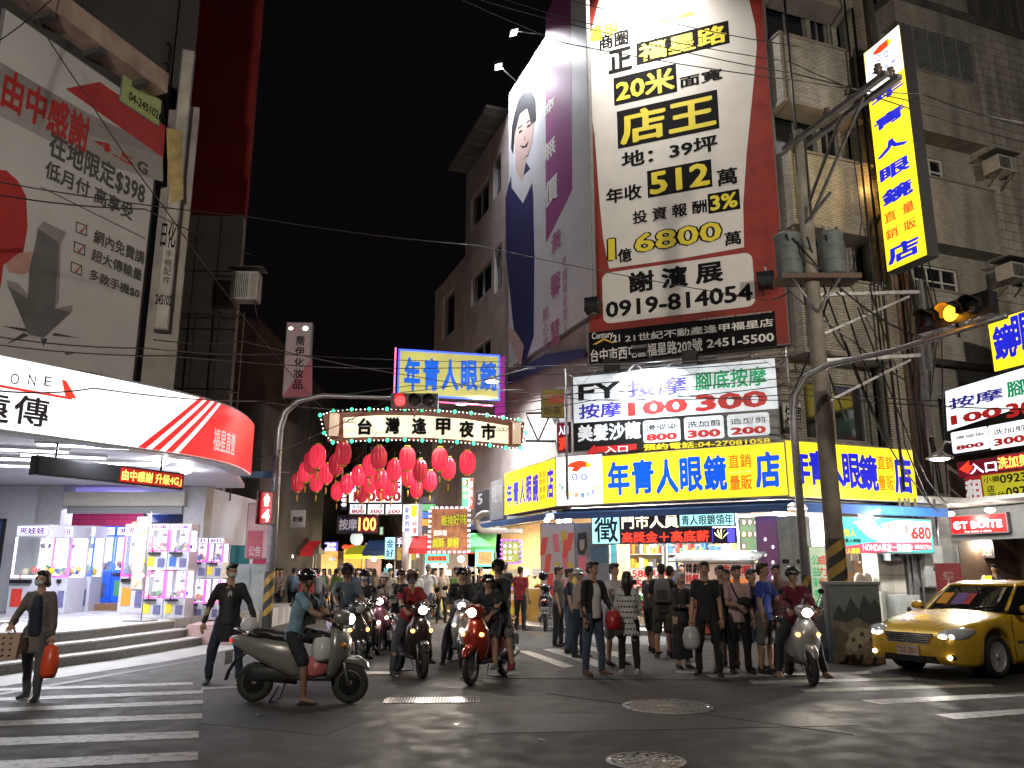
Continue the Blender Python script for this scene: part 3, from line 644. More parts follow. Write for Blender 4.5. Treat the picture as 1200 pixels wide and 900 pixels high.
# soffit lights under the yellow boxes
# ---------------- awning: three blue pieces
AWN = mat('blue_awning', (.035, .09, .26), .6, var=.15, bump=.1)
def awning(plane, s0, s1, label, out=.35, z=3.24, m=AWN, drop=.26):
    t = thing('awning', label, 'awning', plane.p(s0, z), plane.a); w = s1-s0
    mb = MB(); mb.add([(0, .5, 0), (w, .5, 0), (w, -out, -.16), (0, -out, -.16), (0, .5, .03), (w, .5, .03), (w, -out, -.13), (0, -out, -.13)], [(0, 1, 2, 3), (7, 6, 5, 4), (0, 3, 7, 4), (1, 5, 6, 2), (4, 5, 1, 0), (2, 6, 7, 3)], m); mb.build('canopy', t)
    mb = MB(); n = max(3, int(w/.3)); mb.box(0, -out-.012, -.16-drop, w, -out, -.132, m); mb.build('valance', t)
    mb = MB(); mb.tube([(0, -out+.03, -.19), (w, -out+.03, -.19)], .02, STEEL, 6); mb.build('front_tube', t); return t
awning(SG_MAIN, .0, 6.35, 'dark blue awning under the long yellow optician sign', .15, 3.26, drop=.14)
awning(SG_RIGHT, .05, SG_RIGHT.sz(1091, 600)[0], 'bright blue awning on the street side under the yellow sign', .5, 3.26, mat('bright_blue_awning', (.03, .14, .5), .6, var=.12, bump=.1), drop=.18)
awning(SG_LEFT, -9, -.1, 'long blue awning along the alley side of the corner shop', .3, 3.26, drop=.14)
# ---------------- perpendicular signs
VS = Plane(10.03, 20.5, -69.7)
V_ = Sign('vertical_sign', 'tall vertical lit yellow optician sign standing out from the tiled facade', 'shop sign', VS, (1039.5, 320), (1054.5, 29), YL, .38, mat('dark_casing', (.06, .06, .065), .5, var=.15))
Z(V_, 880, 0, 2.8125)
V_.poly([(376, 178), (488, 82), (505, 225), (385, 318)], YW, -.016); V_.poly([(402, 178), (425, 150), (452, 128), (462, 132), (455, 150), (430, 172), (412, 182)], YR, -.022); V_.poly([(452, 130), (464, 128), (462, 145), (453, 148)], YL, -.024)
for u, v in ((422, 192), (448, 178)): ring(V_, u, v, 7, 11, YB)
for i, ch in enumerate('年青人眼鏡店'): a = pi*(1-(i+.5)/6); x = 437+48*cos(a); V_.t(ch, (x-6, 222+14*sin(a)-(x-437)*.6), (x+6, 204+14*sin(a)-(x-437)*.6), YB2, .02, y=-.022)
for ch, x, y, r in (('年', 452, 302, 42), ('青', 458, 388, 40), ('人', 466, 478, 38), ('眼', 476, 556, 38), ('鏡', 484, 634, 38), ('店', 504, 824, 40)): V_.t(ch, (x-r-9, y+r+14), (x+r+9, y-r-13), YB2, .05, y=-.022)
for ch, x, y in (('直', 461, 712), ('銷', 466, 768), ('量', 520, 682), ('販', 526, 738)): V_.t(ch, (x-18, y+28), (x+18, y-26), YR, .02, y=-.022)
V_.done()
mb = MB(); t = thing('sign_bracket', 'steel brackets holding the tall vertical sign to the wall', 'bracket', VS.p(-.0, 9.5)); d = (ST.p(sx(1039, 300), 0)-VS.p(0))
for z in (.4, 2.2, 4.4): mb.tube([(0, 0, z), (d.x, d.y, z)], .04, RUSTY, 6)
mb.build('arm', t)
PO = ST.p(sx(1104, 560), 0, .9); PR = Plane(PO.x, PO.y, -69.7)
xR = 4.2
def Sign2(name, label, cat, plane, BL, tl_v, face, xr=xR, **k):
    """left edge at the pixel BL, top-left at height of tl_v, right end beyond the frame"""
    x0, z0 = plane.sz(*BL); z1 = plane.sz(BL[0], tl_v)[1]
    s = Sign.__new__(Sign); s.pl = plane; s.x0, s.z0, s.x1, s.z1 = x0, z0, xr, z1; s.root = thing(name, label, cat, plane.p(x0, z0), plane.a); s.w = xr-x0; s.h = z1-z0; s.let = MB()
    mb = MB(); mb.box(0, 0, 0, s.w, k.get('depth', .25), s.h, k.get('edge') or mat('dark_casing', 0)); mb.build('casing', s.root)
    if face: mb = MB(); mb.box(.03, -.012, .03, s.w-.03, 0, s.h-.03, face); mb.build('panel', s.root)
    return s
S1 = Sign2('optician_sign', 'lit yellow optician sign sticking out at the right edge above the massage price sign', 'shop sign', PR, (1165, 437), 374, YL, 3.9)
Z(S1, 880, 240, 3)
for i, ch in enumerate('鏡眼人'): x0 = 862+i*68; S1.t(ch, (x0, 552-i*30), (x0+58, 410-i*42), YB2, .045, y=-.022)
S1.done()
S2 = Sign2('massage_sign', 'black and white massage price sign sticking out at the right edge of the street', 'shop sign', PR, (1115, 535), 459, LBLK, 3.9)
Z(S2, 880, 240, 3)
LWH2 = emit('lit_white_strong', (.9, .95, 1), 1.2, base=(.7, .75, .8))
S2.poly([(684, 656), (970, 570), (970, 705), (692, 796)], LWH2, -.016); S2.t('按摩', (700, 722), (885, 640), BLU, .03); S2.t('腳底', (905, 680), (1040, 590), GRN, .03); S2.t('100', (706, 776), (882, 706), REDT, .05); S2.t('300', (902, 752), (1060, 668), REDT, .05)
for x0, y0, x1, y1, a, b in ((712, 876, 832, 778, '燙或染', '800'), (845, 862, 975, 752, '洗加剪', '300')):
    S2.r((x0, y0), (x1, y1), LWH2, -.018, .05); dx = x1-x0; S2.t(a, (x0+10, y0-50), (x1-10, y1+20), LBLK, .015, y=-.024); S2.t(b, (x0+12, y0-12), (x1-12, y1+54), REDT, .06, y=-.024)
S2.done()
NEONW = emit('neon_white', (.8, .75, 1), 2.0, sample=False); LEDR = emit('led_red', (1, .05, .02), 1.6, base=(.3, .01, .01), sample=False); LEDY = emit('led_amber', (1, .55, .1), 2.2, sample=False); REDP = emit('lit_red_panel', (.55, .02, .04), .55, base=(.4, .01, .02), sample=False)
S3 = Sign2('entrance_sign', 'red neon entrance arrow sign above the rental banner', 'neon sign', PR, (1123, 561), 541, mat('dark_red_panel', (.12, .01, .02), .4, em=.25, emc=(.5, .02, .06), var=0), 3.4, depth=.12)
Z(S3, 1040, 500, 4.5)
S3.poly([(380, 225), (432, 178), (432, 205), (450, 203), (450, 228), (434, 232), (434, 252)], LEDR, -.02); S3.t('入口', (440, 252), (575, 178), NEONW, .03, y=-.024); S3.done()
S3 = Sign2('led_sign', 'red and amber LED price sign beside the entrance arrow', 'LED sign', PR.off(.1), (1170, 553), 533, REDP, 3.8, depth=.12); Z(S3, 1040, 500, 4.5); S3.t('洗加剪', (588, 225), (745, 140), LEDY, .03, y=-.024); S3.done()
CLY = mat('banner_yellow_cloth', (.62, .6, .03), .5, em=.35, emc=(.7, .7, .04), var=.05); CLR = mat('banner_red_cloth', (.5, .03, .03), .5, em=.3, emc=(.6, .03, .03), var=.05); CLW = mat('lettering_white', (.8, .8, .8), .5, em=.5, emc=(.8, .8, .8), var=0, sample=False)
S4 = Sign2('rental_banner', 'yellow and red banner offering a stall for rent with phone numbers', 'banner', PR.off(.15), (1136, 592), 558, CLY, 3.9, depth=.03, edge=CLR)
Z(S4, 1040, 500, 4.5)
S4.poly([(407, 268), (495, 255), (520, 405), (430, 416)], CLR, -.016); S4.t('租', (422, 402), (500, 272), CLW, .05, y=-.022); S4.t('小攤', (512, 298), (592, 258), INK, .01, y=-.022); S4.t('店', (530, 348), (565, 308), INK, .02, y=-.022); S4.t('面位', (538, 392), (625, 340), INK, .01, y=-.022); S4.t('0923-', (598, 300), (760, 235), INK, .02, y=-.022); S4.t('0975-', (632, 378), (790, 305), INK, .02, y=-.022); S4.done()
# ---------------- shop with the red ET BOITE sign
E_ = Plane(PO.x, PO.y, -69.7, -.35)
eb = thing('small_eatery', 'grey shop unit with open front under the red ET BOITE sign', 'shop', E_.p(0))
GREYW = mat('grey_lintel', (.16, .165, .17), .6, var=.15); BROWNW = mat('brown_wall', (.13, .085, .06), .7, var=.15)
x0, z0 = E_.sz(1110, 634); z1 = E_.sz(1110, 598)[1]; x1 = 4.6
mb = MB(); mb.box(x0, .02, z0, x1, .3, z1, GREYW); mb.box(x0-.1, -.0, 0, x0+.12, .3, z1, GREYW); o = mb.build('lintel', None); child(o, eb, E_.p(0), E_.a)
mb = MB(); mb.box(x0, 2.6, .1, x1+2, 2.7, 3.3, BROWNW); mb.box(x0, 0.3, .1, x0+.1, 2.7, 3.3, BROWNW); o = mb.build('back_wall', None); child(o, eb, E_.p(0), E_.a)
mb = MB(); mb.box(x0-.3, -1.4, z1+.05, x1, .3, z1+.15, mat('white_soffit', (.6, .6, .58), .6, var=.1)); o = mb.build('soffit', None); child(o, eb, E_.p(0), E_.a)
EBR = emit('lit_shop_red', (.62, .01, .02), .9, base=(.4, .01, .01)); EBW = emit('lit_letter_white', (1, .9, .92), 1.3, sample=False)
S5 = Sign('shop_sign', 'red backlit ET BOITE sign over the open eatery', 'shop sign', E_.off(.12), (1115.5, 627), (1179, 600), EBR, .12)
Z(S5, 1040, 500, 4.5); S5.t('ЄT BOÎTE', (352, 543), (603, 478), EBW, .045, y=-.022); S5.t('For Baby n Girls', (412, 562), (550, 543), EBW, .01, y=-.022); S5.done()
for u, v, l in ((1113, 602, 'round ceiling lamp left of the two over the red shop sign'), (1160, 597.5, 'round ceiling lamp right of the two over the red shop sign')):
    s_, z_ = E_.off(.7).sz(u, v); P = E_.p(s_, z_, .7); t = thing('ceiling_lamp', l, 'lamp', P); mb = MB(); mb.ell((0, 0, 0), (.13, .13, .07), emit('lamp_glow', (1, .97, .9), 6), 14, 6); mb.build('globe', t); mb = MB(); mb.lathe([(.1, .05), (.1, .09), (.001, .09)], STEEL, 12); mb.build('base', t)
    parent_keep(lamp('lamp_light', P-Vector((0, 0, .12)), 45, (1, .93, .82), kind='POINT', rad=.1), t)
s_, z_ = E_.off(-1).sz(1150, 634); P = E_.p(s_, z_, -1); t = thing('ceiling_lamp', 'shallow white pendant lamp inside the eatery', 'lamp', P); mb = MB(); mb.lathe([(.02, .14), (.24, .03), (.26, 0), (.0001, -.03)], emit('lamp_glow_dim', (1, .95, .85), 2.5), 18); mb.build('shade', t); parent_keep(lamp('lamp_light', P-Vector((0, 0, .1)), 50, (1, .85, .65), kind='POINT', rad=.1), t)
S6 = Sign('menu_board', 'dark hanging menu board with rows of small writing inside the eatery', 'menu board', E_.off(-1.2), (1128, 654), (1163, 634), mat('menu_black', (.03, .02, .02), .4, var=0), .05)
for i in range(5): S6.t('紅茶冰奶', (1132+i*6.3, 652), (1136+i*6.3, 636), mat('menu_ink', (.5, .42, .38), .5, var=0), .01, True)
S6.done()
# pink pennant flag
def pennant(name, label, P, h, w, m, txt, ink, tilt=.0, rz=0, cat='banner flag', ts=None):
    t = thing(name, label, cat, P, rz); mb = MB(); mb.tube([(0, 0, 0), (tilt*h, 0, h)], .015, STEEL, 6); mb.build('pole', t)
    mb = MB(); n = 10; vs = []; 
    for i in range(n+1):
        z = h*.98-(h-.35)*i/n*1.0
        for j in range(5): x = tilt*z-w*j/4; vs.append((x, .05*sin(i*.9+j*.8)*(j/4), z))
    mb.add(vs+[(a, b+.012, c) for a, b, c in vs], [(i*5+j, (i+1)*5+j, (i+1)*5+j+1, i*5+j+1) for i in range(n) for j in range(4)], m, True); mb.build('cloth', t)
    if txt: mb = MB(); text(mb, txt, -w*.85, h*.35, -w*.2, h*.93, ink, .02, -.07, True); mb.build('lettering', t)
    return t
g_ = E_.p(E_.sz(1125, 690)[0], .12, .5)
S7 = Sign('banner_flag', 'tilted pink banner flag in front of the eatery', 'banner flag', Plane(*atY(1112, 690, 17.2).xy, -10), (1100, 706), (1126, 660), mat('pink_cloth', (.45, .09, .12), .6, var=.1), .02, mat('pink_cloth', 0), board='cloth')
for i, ch in enumerate('ЄТ BOÎ'): S7.t(ch, (1105, 677+i*8), (1117, 670+i*8), mat('faded_white', (.62, .45, .45), .5, var=0), .02)
S7.done()
mb = MB(); mb.tube([(0, 0, 0), (0, 0, 2.0)], .02, STEEL, 6); o = mb.build('pole', None); child(o, S7.root, Vector((S7.root.location.x+S7.w+.02, S7.root.location.y, .1)), 0)
# small things on the facade
S8 = Sign('rental_banner', 'small tilted white rental banner with phone number behind the pole', 'banner', ST.off(.3), (918, 502), (939, 472), mat('white_cloth', (.5, .5, .5), .6, var=.1), .02)
S8.t('住宿', (920, 492), (938, 476), INK, .03); S8.t('051-0300', (920, 502), (939, 493), INK, .02); S8.done()
S9 = Sign('rental_banner', 'crumpled yellow lodging banner tied at a slant beside the alley corner', 'banner', Plane(*atY(640, 470, 24.3).xy, 0), (634, 490), (664, 456), mat('yellow_cloth', (.55, .42, .12), .6, var=.12, bump=.3), .02)
S9.t('住宿套房', (642, 472), (661, 462), REDT, .02); S9.t('0931-886', (638, 486), (657, 477), INK, .0); S9.done()
S10 = Sign('entrance_sign', 'small red neon entrance sign at the corner left of the massage sign', 'neon sign', Plane(*atY(660, 510, 22.9).xy, -30), (653, 531), (667, 494), mat('dark_red_panel', 0), .12)
S10.t('入口', (655, 510), (666, 498), NEONW, .03); S10.t('洗', (655, 528), (666, 512), LEDR, .05); S10.done()
S11 = Sign('notice_board', 'grey plastic notice panel fixed above the alley awning', 'notice board', SG_LEFT.off(.02), (575, 611), (590.5, 560), mat('grey_notice', (.22, .21, .22), .6, var=.2), .1); S11.t('美髮沙龍', (577, 590), (589, 566), mat('faint_ink', (.4, .4, .42), .5, var=0), .02); S11.done()
# ================================================================ ground-floor shops of the corner building
SHOPW = mat('shop_wall_white', (.62, .6, .58), .6, var=.06); FLOORT = xy_tiled('shop_floor', (.4, .38, .36), (.15, .15, .15), .6, .6, .35)
sh = thing('optician_shop', 'brightly lit ground-floor shop behind the crowd under the long yellow sign', 'shop', SG_MAIN.p(0))
def sobj(name, mb, pl=SG_MAIN, s=0, z=0, out=0, par=None, **k): o = mb.build(name, None, **k); child(o, par or sh, pl.p(s, z, out), pl.a); return o
mb = MB(); mb.box(.2, 3.6, .12, 6.6, 3.75, 3.3, SHOPW); sobj('back_wall', mb)
mb = MB(); mb.box(.2, .6, .10, 6.4, 3.6, .16, FLOORT); sobj('floor', mb)
TUBE = emit('tube_light', (.95, .97, 1), 7); TUBEW = emit('warm_tube_light', (1, .78, .5), 7)
def tube_light(P, rz, L, label, W_=60, col=(.95, .97, 1), m=None, group=None):
    t = thing('tube_light', label, 'ceiling light', P, rz, group); mb = MB(); mb.box(-L/2-.03, -.05, 0, L/2+.03, .05, .04, mat('light_fitting', (.6, .6, .6), .4)); mb.build('fitting', t)
    mb = MB(); mb.tube([(-L/2, 0, -.025), (L/2, 0, -.025)], .018, m or TUBE, 6); mb.build('tube', t)
    l = lamp('tube_glow', (0, 0, -.06), W_, col, .1); l.data.shape = 'RECTANGLE'; l.data.size = L; l.data.size_y = .08; l.parent = t; return t
for i, s_ in enumerate((2.4, 4.0, 5.6)):
    for j, o_ in enumerate((-1.2, -2.8)): tube_light(SG_MAIN.p(s_, 3.24, o_), SG_MAIN.a, 1.2, 'white tube light on the corner shop ceiling, %s in the %s row' % (['leftmost', 'middle', 'rightmost'][i], ['front', 'back'][j]), 300, group='tube lights in the corner shop')
# door wall with red and pink slogan strips, left part of the chamfer
SW = Sign('poster_wall', 'white shop wall pasted with slanting red and pink paper strips', 'poster wall', SG_MAIN.off(-.12), (634, 748), (674, 612), mat('poster_white', (.6, .55, .55), .6, var=.05), .1)
Z(SW, 560, 500, 4)
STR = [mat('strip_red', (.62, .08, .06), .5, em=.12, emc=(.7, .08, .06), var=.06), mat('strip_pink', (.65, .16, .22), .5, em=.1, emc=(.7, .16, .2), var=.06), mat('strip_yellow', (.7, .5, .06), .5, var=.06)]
random.seed(3)
for i, (x, y) in enumerate(((305, 520), (350, 505), (390, 490), (425, 500), (320, 600), (360, 640), (330, 690), (395, 600), (420, 640), (350, 730), (385, 720), (440, 700), (405, 530))):
    w = 26; h = 85; dx = random.choice((-14, -8, 10)); s_ = STR[(i*7) % 3 if i % 4 else 2 if i == 8 else 0]
    SW.poly([(x, y), (x+w, y-4), (x+w+dx, y+h-4), (x+dx, y+h)], s_, -.02-.001*i)
SW.done()
SP = Sign('portrait_poster', 'grey poster with a dark haired figure pasted beside the shop opening', 'poster', SG_MAIN.off(-.12), (675, 748), (713, 612), mat('poster_grey', (.25, .27, .29), .5, var=.2, sc=2), .1)
Z(SP, 560, 500, 4)
SP.poly([(470, 500), (510, 495), (515, 560), (500, 600), (475, 600), (465, 560)], HAIRP, -.02); SP.poly([(478, 530), (502, 528), (500, 570), (488, 582), (478, 568)], mat('poster_skin', (.4, .34, .32), .5, var=.1), -.024); SP.poly([(472, 610), (510, 605), (515, 700), (470, 700)], STR[1], -.02); SP.r((530, 640), (610, 560), mat('poster_blue', (.1, .2, .3), .5), -.02); SP.done()
# shelves with goods
random.seed(11)
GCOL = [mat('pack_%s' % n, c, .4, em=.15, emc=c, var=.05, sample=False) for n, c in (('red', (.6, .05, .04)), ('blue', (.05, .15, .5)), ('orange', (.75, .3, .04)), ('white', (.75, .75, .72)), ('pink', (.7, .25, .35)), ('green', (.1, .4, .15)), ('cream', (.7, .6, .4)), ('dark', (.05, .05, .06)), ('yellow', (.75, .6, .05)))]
WOODS = mat('display_shelf', (.55, .5, .42), .5, var=.1)
def goods_shelf(plane, s0, s1, z0, z1, out, label, rows=4, dens=.12, par=None, cat='shelf'):
    t = thing('goods_shelf', label, cat, plane.p(s0, z0, out), plane.a); w = s1-s0; h = z1-z0
    mb = MB(); mb.box(0, .0, 0, .03, .35, h, WOODS); mb.box(w-.03, 0, 0, w, .35, h, WOODS); mb.box(0.03, .33, 0, w-.03, .35, h, WOODS); mb.build('frame', t)
    for r in range(rows):
        z = h*r/rows; mb = MB(); mb.box(.03, 0, z, w-.03, .33, z+.025, WOODS); mb.build('shelf_board', t)
        g = MB(); x = .05
        while x < w-.1:
            bw = random.uniform(.05, dens); bh = random.uniform(.4, .85)*(h/rows-.05); g.box(x, .04+random.random()*.05, z+.026, x+bw, .3, z+.026+bh, random.choice(GCOL)); x += bw+random.uniform(.005, .03)
        g.build('packed_goods', t, kind='stuff')
    return t
IN = SG_MAIN
ps = lambda u, v, o: IN.off(o).sz(u, v)[0]
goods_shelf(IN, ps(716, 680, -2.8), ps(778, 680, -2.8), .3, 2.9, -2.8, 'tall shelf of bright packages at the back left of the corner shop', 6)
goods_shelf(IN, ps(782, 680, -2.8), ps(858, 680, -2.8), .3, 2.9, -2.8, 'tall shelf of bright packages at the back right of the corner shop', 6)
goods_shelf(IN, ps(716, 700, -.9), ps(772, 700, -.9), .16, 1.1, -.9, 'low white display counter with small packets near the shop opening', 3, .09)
for i, (u0, v0, u1, v1, t_, l) in enumerate(((738, 692, 764, 665, '588 158', 'white price poster hanging left in the shop opening'), (764, 690, 786, 664, '1268 680', 'white price poster hanging right in the shop opening'))):
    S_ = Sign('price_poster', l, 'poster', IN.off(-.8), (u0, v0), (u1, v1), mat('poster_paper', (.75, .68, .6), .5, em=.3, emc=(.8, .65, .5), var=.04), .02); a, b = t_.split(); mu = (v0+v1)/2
    S_.t(a, (u0+3, mu-2), (u1-3, v1+3), REDT, .03); S_.t(b, (u0+3, v0-3), (u1-3, mu+1), REDT, .03); S_.t('特價', (u0+3, mu+1), (u0+11, mu-2), INK, 0); S_.done()
S_ = Sign('glass_panel', 'turquoise printed glass panel beside the shop opening', 'panel', IN.off(-.4), (712, 668), (722, 622), mat('turq', (.1, .5, .55), .4, em=.3, emc=(.1, .5, .6), var=.3, sc=4), .04); S_.done()
# hanging goods: bags and pendants under the ceiling
mb = MB()
for i in range(60):
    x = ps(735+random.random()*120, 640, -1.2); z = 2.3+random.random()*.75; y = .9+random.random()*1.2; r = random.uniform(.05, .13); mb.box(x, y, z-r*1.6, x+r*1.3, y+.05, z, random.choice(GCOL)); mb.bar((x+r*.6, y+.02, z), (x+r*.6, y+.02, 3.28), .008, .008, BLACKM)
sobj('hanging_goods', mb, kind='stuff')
# ---- LED signs under the yellow box
CY = emit('led_cyan', (.45, .95, 1), 1.5, base=(.1, .4, .4)); DKB = mat('led_board', (.02, .008, .03), .4, var=0); CYI = mat('led_dark_ink', (0, .03, .08), .5, var=0); CRM = emit('led_cream', (1, .9, .6), 1.7, sample=False); VIO = emit('led_violet_blue', (.12, .1, 1), 1.4, base=(.02, .02, .3))
LP = SG_MAIN.off(.12)
S_ = Sign('led_sign', 'square cyan LED sign with a single dark character, leftmost under the yellow sign', 'LED sign', LP, (693.5, 638.5), (726.5, 603), CY, .12); S_.t('徵', (697, 636), (724, 605), CYI, .02); S_.done()
S_ = Sign('led_sign', 'cream and red LED hiring sign between the cyan ones', 'LED sign', LP, (727, 638), (833, 601), DKB, .12); S_.t('門市人員', (729, 620), (795, 602), CRM, .025); S_.t('高獎金＋高底薪', (729, 636.5), (831, 621), LEDR, .03); S_.done()
S_ = Sign('led_sign', 'long cyan LED sign with dark characters at the right of the hiring sign', 'LED sign', LP.off(.02), (796, 618), (861, 600), CY, .12); S_.t('青人眼鏡領年', (799, 616), (859, 602), CYI, .025); S_.done()
S_ = Sign('led_sign', 'blue LED board with a white lily blossom under the cyan strip', 'LED sign', LP.off(.01), (834, 637), (862, 618), VIO, .12, DKB); S_.r((836, 636), (852, 619), DKB, -.015)
for a in range(5): S_.poly([(846, 632), (846+9*cos(radians(40+a*25))-1.5, 632-11*sin(radians(40+a*25))), (846+11*cos(radians(40+a*25)), 632-13*sin(radians(40+a*25))), (846+8*cos(radians(50+a*25)), 632-9*sin(radians(50+a*25)))], CRM, -.02-.001*a)
S_.done()
# picture board, purple banner, stall, cabinet
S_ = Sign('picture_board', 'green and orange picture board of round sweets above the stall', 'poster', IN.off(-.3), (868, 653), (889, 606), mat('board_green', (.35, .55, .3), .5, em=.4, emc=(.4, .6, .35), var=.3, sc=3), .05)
for i in range(7): ring(S_, 872+(i % 3)*7, 612+(i//3)*14, 3, 4, GCOL[(2, 4, 0, 8)[i % 4]])
S_.done()
S_ = Sign('purple_banner', 'narrow purple banner hanging beside the metal cabinet', 'banner', IN.off(-.15), (891, 704), (913, 604), mat('purple_cloth', (.32, .14, .34), .55, var=.12, sc=2), .03); [ring(S_, 897+(i % 2)*9, 632+i*9, 2.5, 3, mat('lilac_ink', (.5, .3, .5), .5, var=0)) for i in range(6)]; S_.done()
st = thing('snack_stall', 'white roofed snack stall with red spicy-food sign behind the waiting people', 'stall', IN.p(ps(803, 700, .2), .12, .2), IN.a); wst = ps(893, 700, .2)-ps(803, 700, .2)
STW = mat('stall_white', (.5, .52, .5), .5, var=.1)
z_ = IN.off(.5).sz(850, 655)[1]
mb = MB(); mb.add([(-.15, -.75, z_-.2), (wst+.1, -.75, z_-.2), (wst+.1, .5, z_+.06), (-.15, .5, z_+.06), (-.15, -.75, z_-.16), (wst+.1, -.75, z_-.16), (wst+.1, .5, z_+.1), (-.15, .5, z_+.1)], [(3, 2, 1, 0), (4, 5, 6, 7), (0, 1, 5, 4), (2, 3, 7, 6), (1, 2, 6, 5), (3, 0, 4, 7)], STW); mb.build('roof', st)
for x in (0, wst-.05):
    for y in (-.55, .4): mb = MB(); mb.box(x, y, 0, x+.04, y+.04, z_-.1, STEEL); mb.build('post', st)
mb = MB(); mb.box(0, -.5, 0, wst, .4, .85, mat('stall_counter', (.5, .1, .06), .5, var=.15)); mb.box(-.03, -.55, .85, wst+.03, .42, .9, STEEL); mb.build('counter', st)
mb = MB(); mb.box(.1, -.4, .905, wst*.5, .2, 1.12, mat('steel_tray', (.45, .45, .45), .3, metal=.8)); mb.build('tray', st)
lp_ = tube_light(IN.p(ps(848, 690, .2), z_-.12, .35), IN.a, .9, 'tube light under the snack stall roof', 14, (1, .85, .65))
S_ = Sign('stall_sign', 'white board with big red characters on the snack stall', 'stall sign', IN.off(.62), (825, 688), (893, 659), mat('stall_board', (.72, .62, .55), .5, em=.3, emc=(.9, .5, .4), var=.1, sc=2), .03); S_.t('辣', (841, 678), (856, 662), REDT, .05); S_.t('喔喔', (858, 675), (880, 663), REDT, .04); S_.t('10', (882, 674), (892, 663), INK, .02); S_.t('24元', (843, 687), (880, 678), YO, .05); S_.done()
S_ = Sign('stall_sign', 'small upright white board with red characters left of the spicy stall sign', 'stall sign', IN.off(.62), (802, 686), (821, 655), mat('stall_board', 0), .03, mat('black_metal', 0)); S_.t('韓劇', (804, 672), (819, 660), INK, .03); S_.t('特餐', (804, 684), (819, 673), REDT, .04); S_.done()
CAB = mat('grey_green_steel', (.33, .36, .35), .45, metal=.3, var=.15)
t = thing('metal_cabinet', 'tall pale steel cabinet between purple banner and pole', 'cabinet', IN.p(ps(916, 690, -.1), .12, -.1), IN.a); w = ps(950, 690, -.1)-ps(916, 690, -.1)
mb = MB(); mb.box(0, 0, 0, w, .5, 2.75, CAB); mb.build('body', t)
for i in range(2): mb = MB(); mb.box(.03+i*w/2, -.02, .1, w/2-.02+i*w/2, -.002, 2.65, CAB); o = mb.build('door', t); m2 = MB(); m2.box(w/4-.1+i*w/2, -.03, 1.62, w/4+.06+i*w/2, -.021, 1.72, BLACKM); m2.build('label_slot', o)
# street side of the corner: wall piers, clothes shop, boxes, conduits
SGR = SG_RIGHT; pr = lambda u, v, o: SGR.off(o).sz(u, v)[0]
cs_ = thing('clothes_shop', 'small clothes shop open to the street behind the control cabinet', 'shop', SGR.p(0))
WT = tiled('white_square_tile', (.5, .48, .42), (.2, .19, .17), .45, .45, .4, .01, .06, 0., .4)
mb = MB(); mb.box(0, 2.4, .1, 4.2, 2.5, 3.3, mat('warm_shop_wall', (.45, .3, .18), .6, var=.1)); sobj('back_wall', mb, SGR, pr(960, 680, -.2), 0, 0, cs_)
mb = MB(); mb.box(0, 0, 0, pr(1062, 680, -.1)-pr(1031, 680, -.1), .5, 3.1, WT); sobj('tiled_pier', mb, SGR, pr(1031, 680, -.1), .12, -.1, cs_)
mb = MB(); mb.box(0, 0, 0, pr(1108, 680, -.1)-pr(1062, 680, -.1)+.4, .5, 3.3, mat('grey_tile_wall', (.2, .21, .2), .6, var=.2)); sobj('grey_pier', mb, SGR, pr(1062, 680, -.12), .12, -.12, cs_)
tube_light(SGR.p(pr(1000, 680, -1), 3.2, -1), SGR.a, 1.2, 'warm tube light in the clothes shop', 45, (1, .75, .45), TUBEW)
random.seed(5)
mb = MB()
mb.tube([(0, 0, 0), (2.2, 0, 0)], .02, STEEL, 6); sobj('clothes_rail', mb, SGR, pr(985, 660, -1.2), 2.5, -1.2, cs_)
CL = [mat('cloth_%s' % n, c, .8, var=.12) for n, c in (('beige', (.4, .3, .22)), ('grey', (.2, .18, .17)), ('brown', (.16, .09, .06)), ('cream', (.5, .42, .35)), ('denim', (.08, .1, .16)), ('rose', (.4, .2, .2)))]
for i in range(11):
    t = thing('hanging_garment', 'garment on the rail of the clothes shop, %s from the left' % 'first second third fourth fifth sixth seventh eighth ninth tenth eleventh'.split()[i], 'garment', SGR.p(pr(985, 660, -1.2)+.12+i*.19, 2.48, -1.2), SGR.a+random.uniform(-.5, .5), 'garments on the rail'); mb = MB(); w = random.uniform(.16, .22); h = random.uniform(.6, 1.0)
    mb.prism([(-w, -.12), (-.05, -.02), (.05, -.02), (w, -.12), (w*1.1, -.35), (w*.75, -.36), (w*.85, -h), (-w*.85, -h), (-w*.75, -.36), (-w*1.1, -.35)], -.04, .04, random.choice(CL)); mb.build('cloth', t)
    mb = MB(); mb.tube([(0, 0, -.05), (0, 0, .03), (.03, 0, .05)], .006, STEEL, 4); mb.build('hanger_hook', t)
t = thing('cushion', 'round pale seat cushion with a notch displayed in the clothes shop', 'cushion', SGR.p(pr(1012, 684, -.3), 1.35, -.3), SGR.a); mb = MB(); mb.ell((-.13, 0, 0), (.17, .07, .18), CL[3]); mb.ell((.13, 0, 0), (.17, .07, .18), CL[3]); mb.build('padding', t)
t = thing('display_counter', 'low white counter at the front of the clothes shop', 'counter', SGR.p(pr(985, 690, -.1), .12, -.1), SGR.a); mb = MB(); mb.box(0, 0, 0, 1.6, .4, .95, STW); mb.build('body', t)
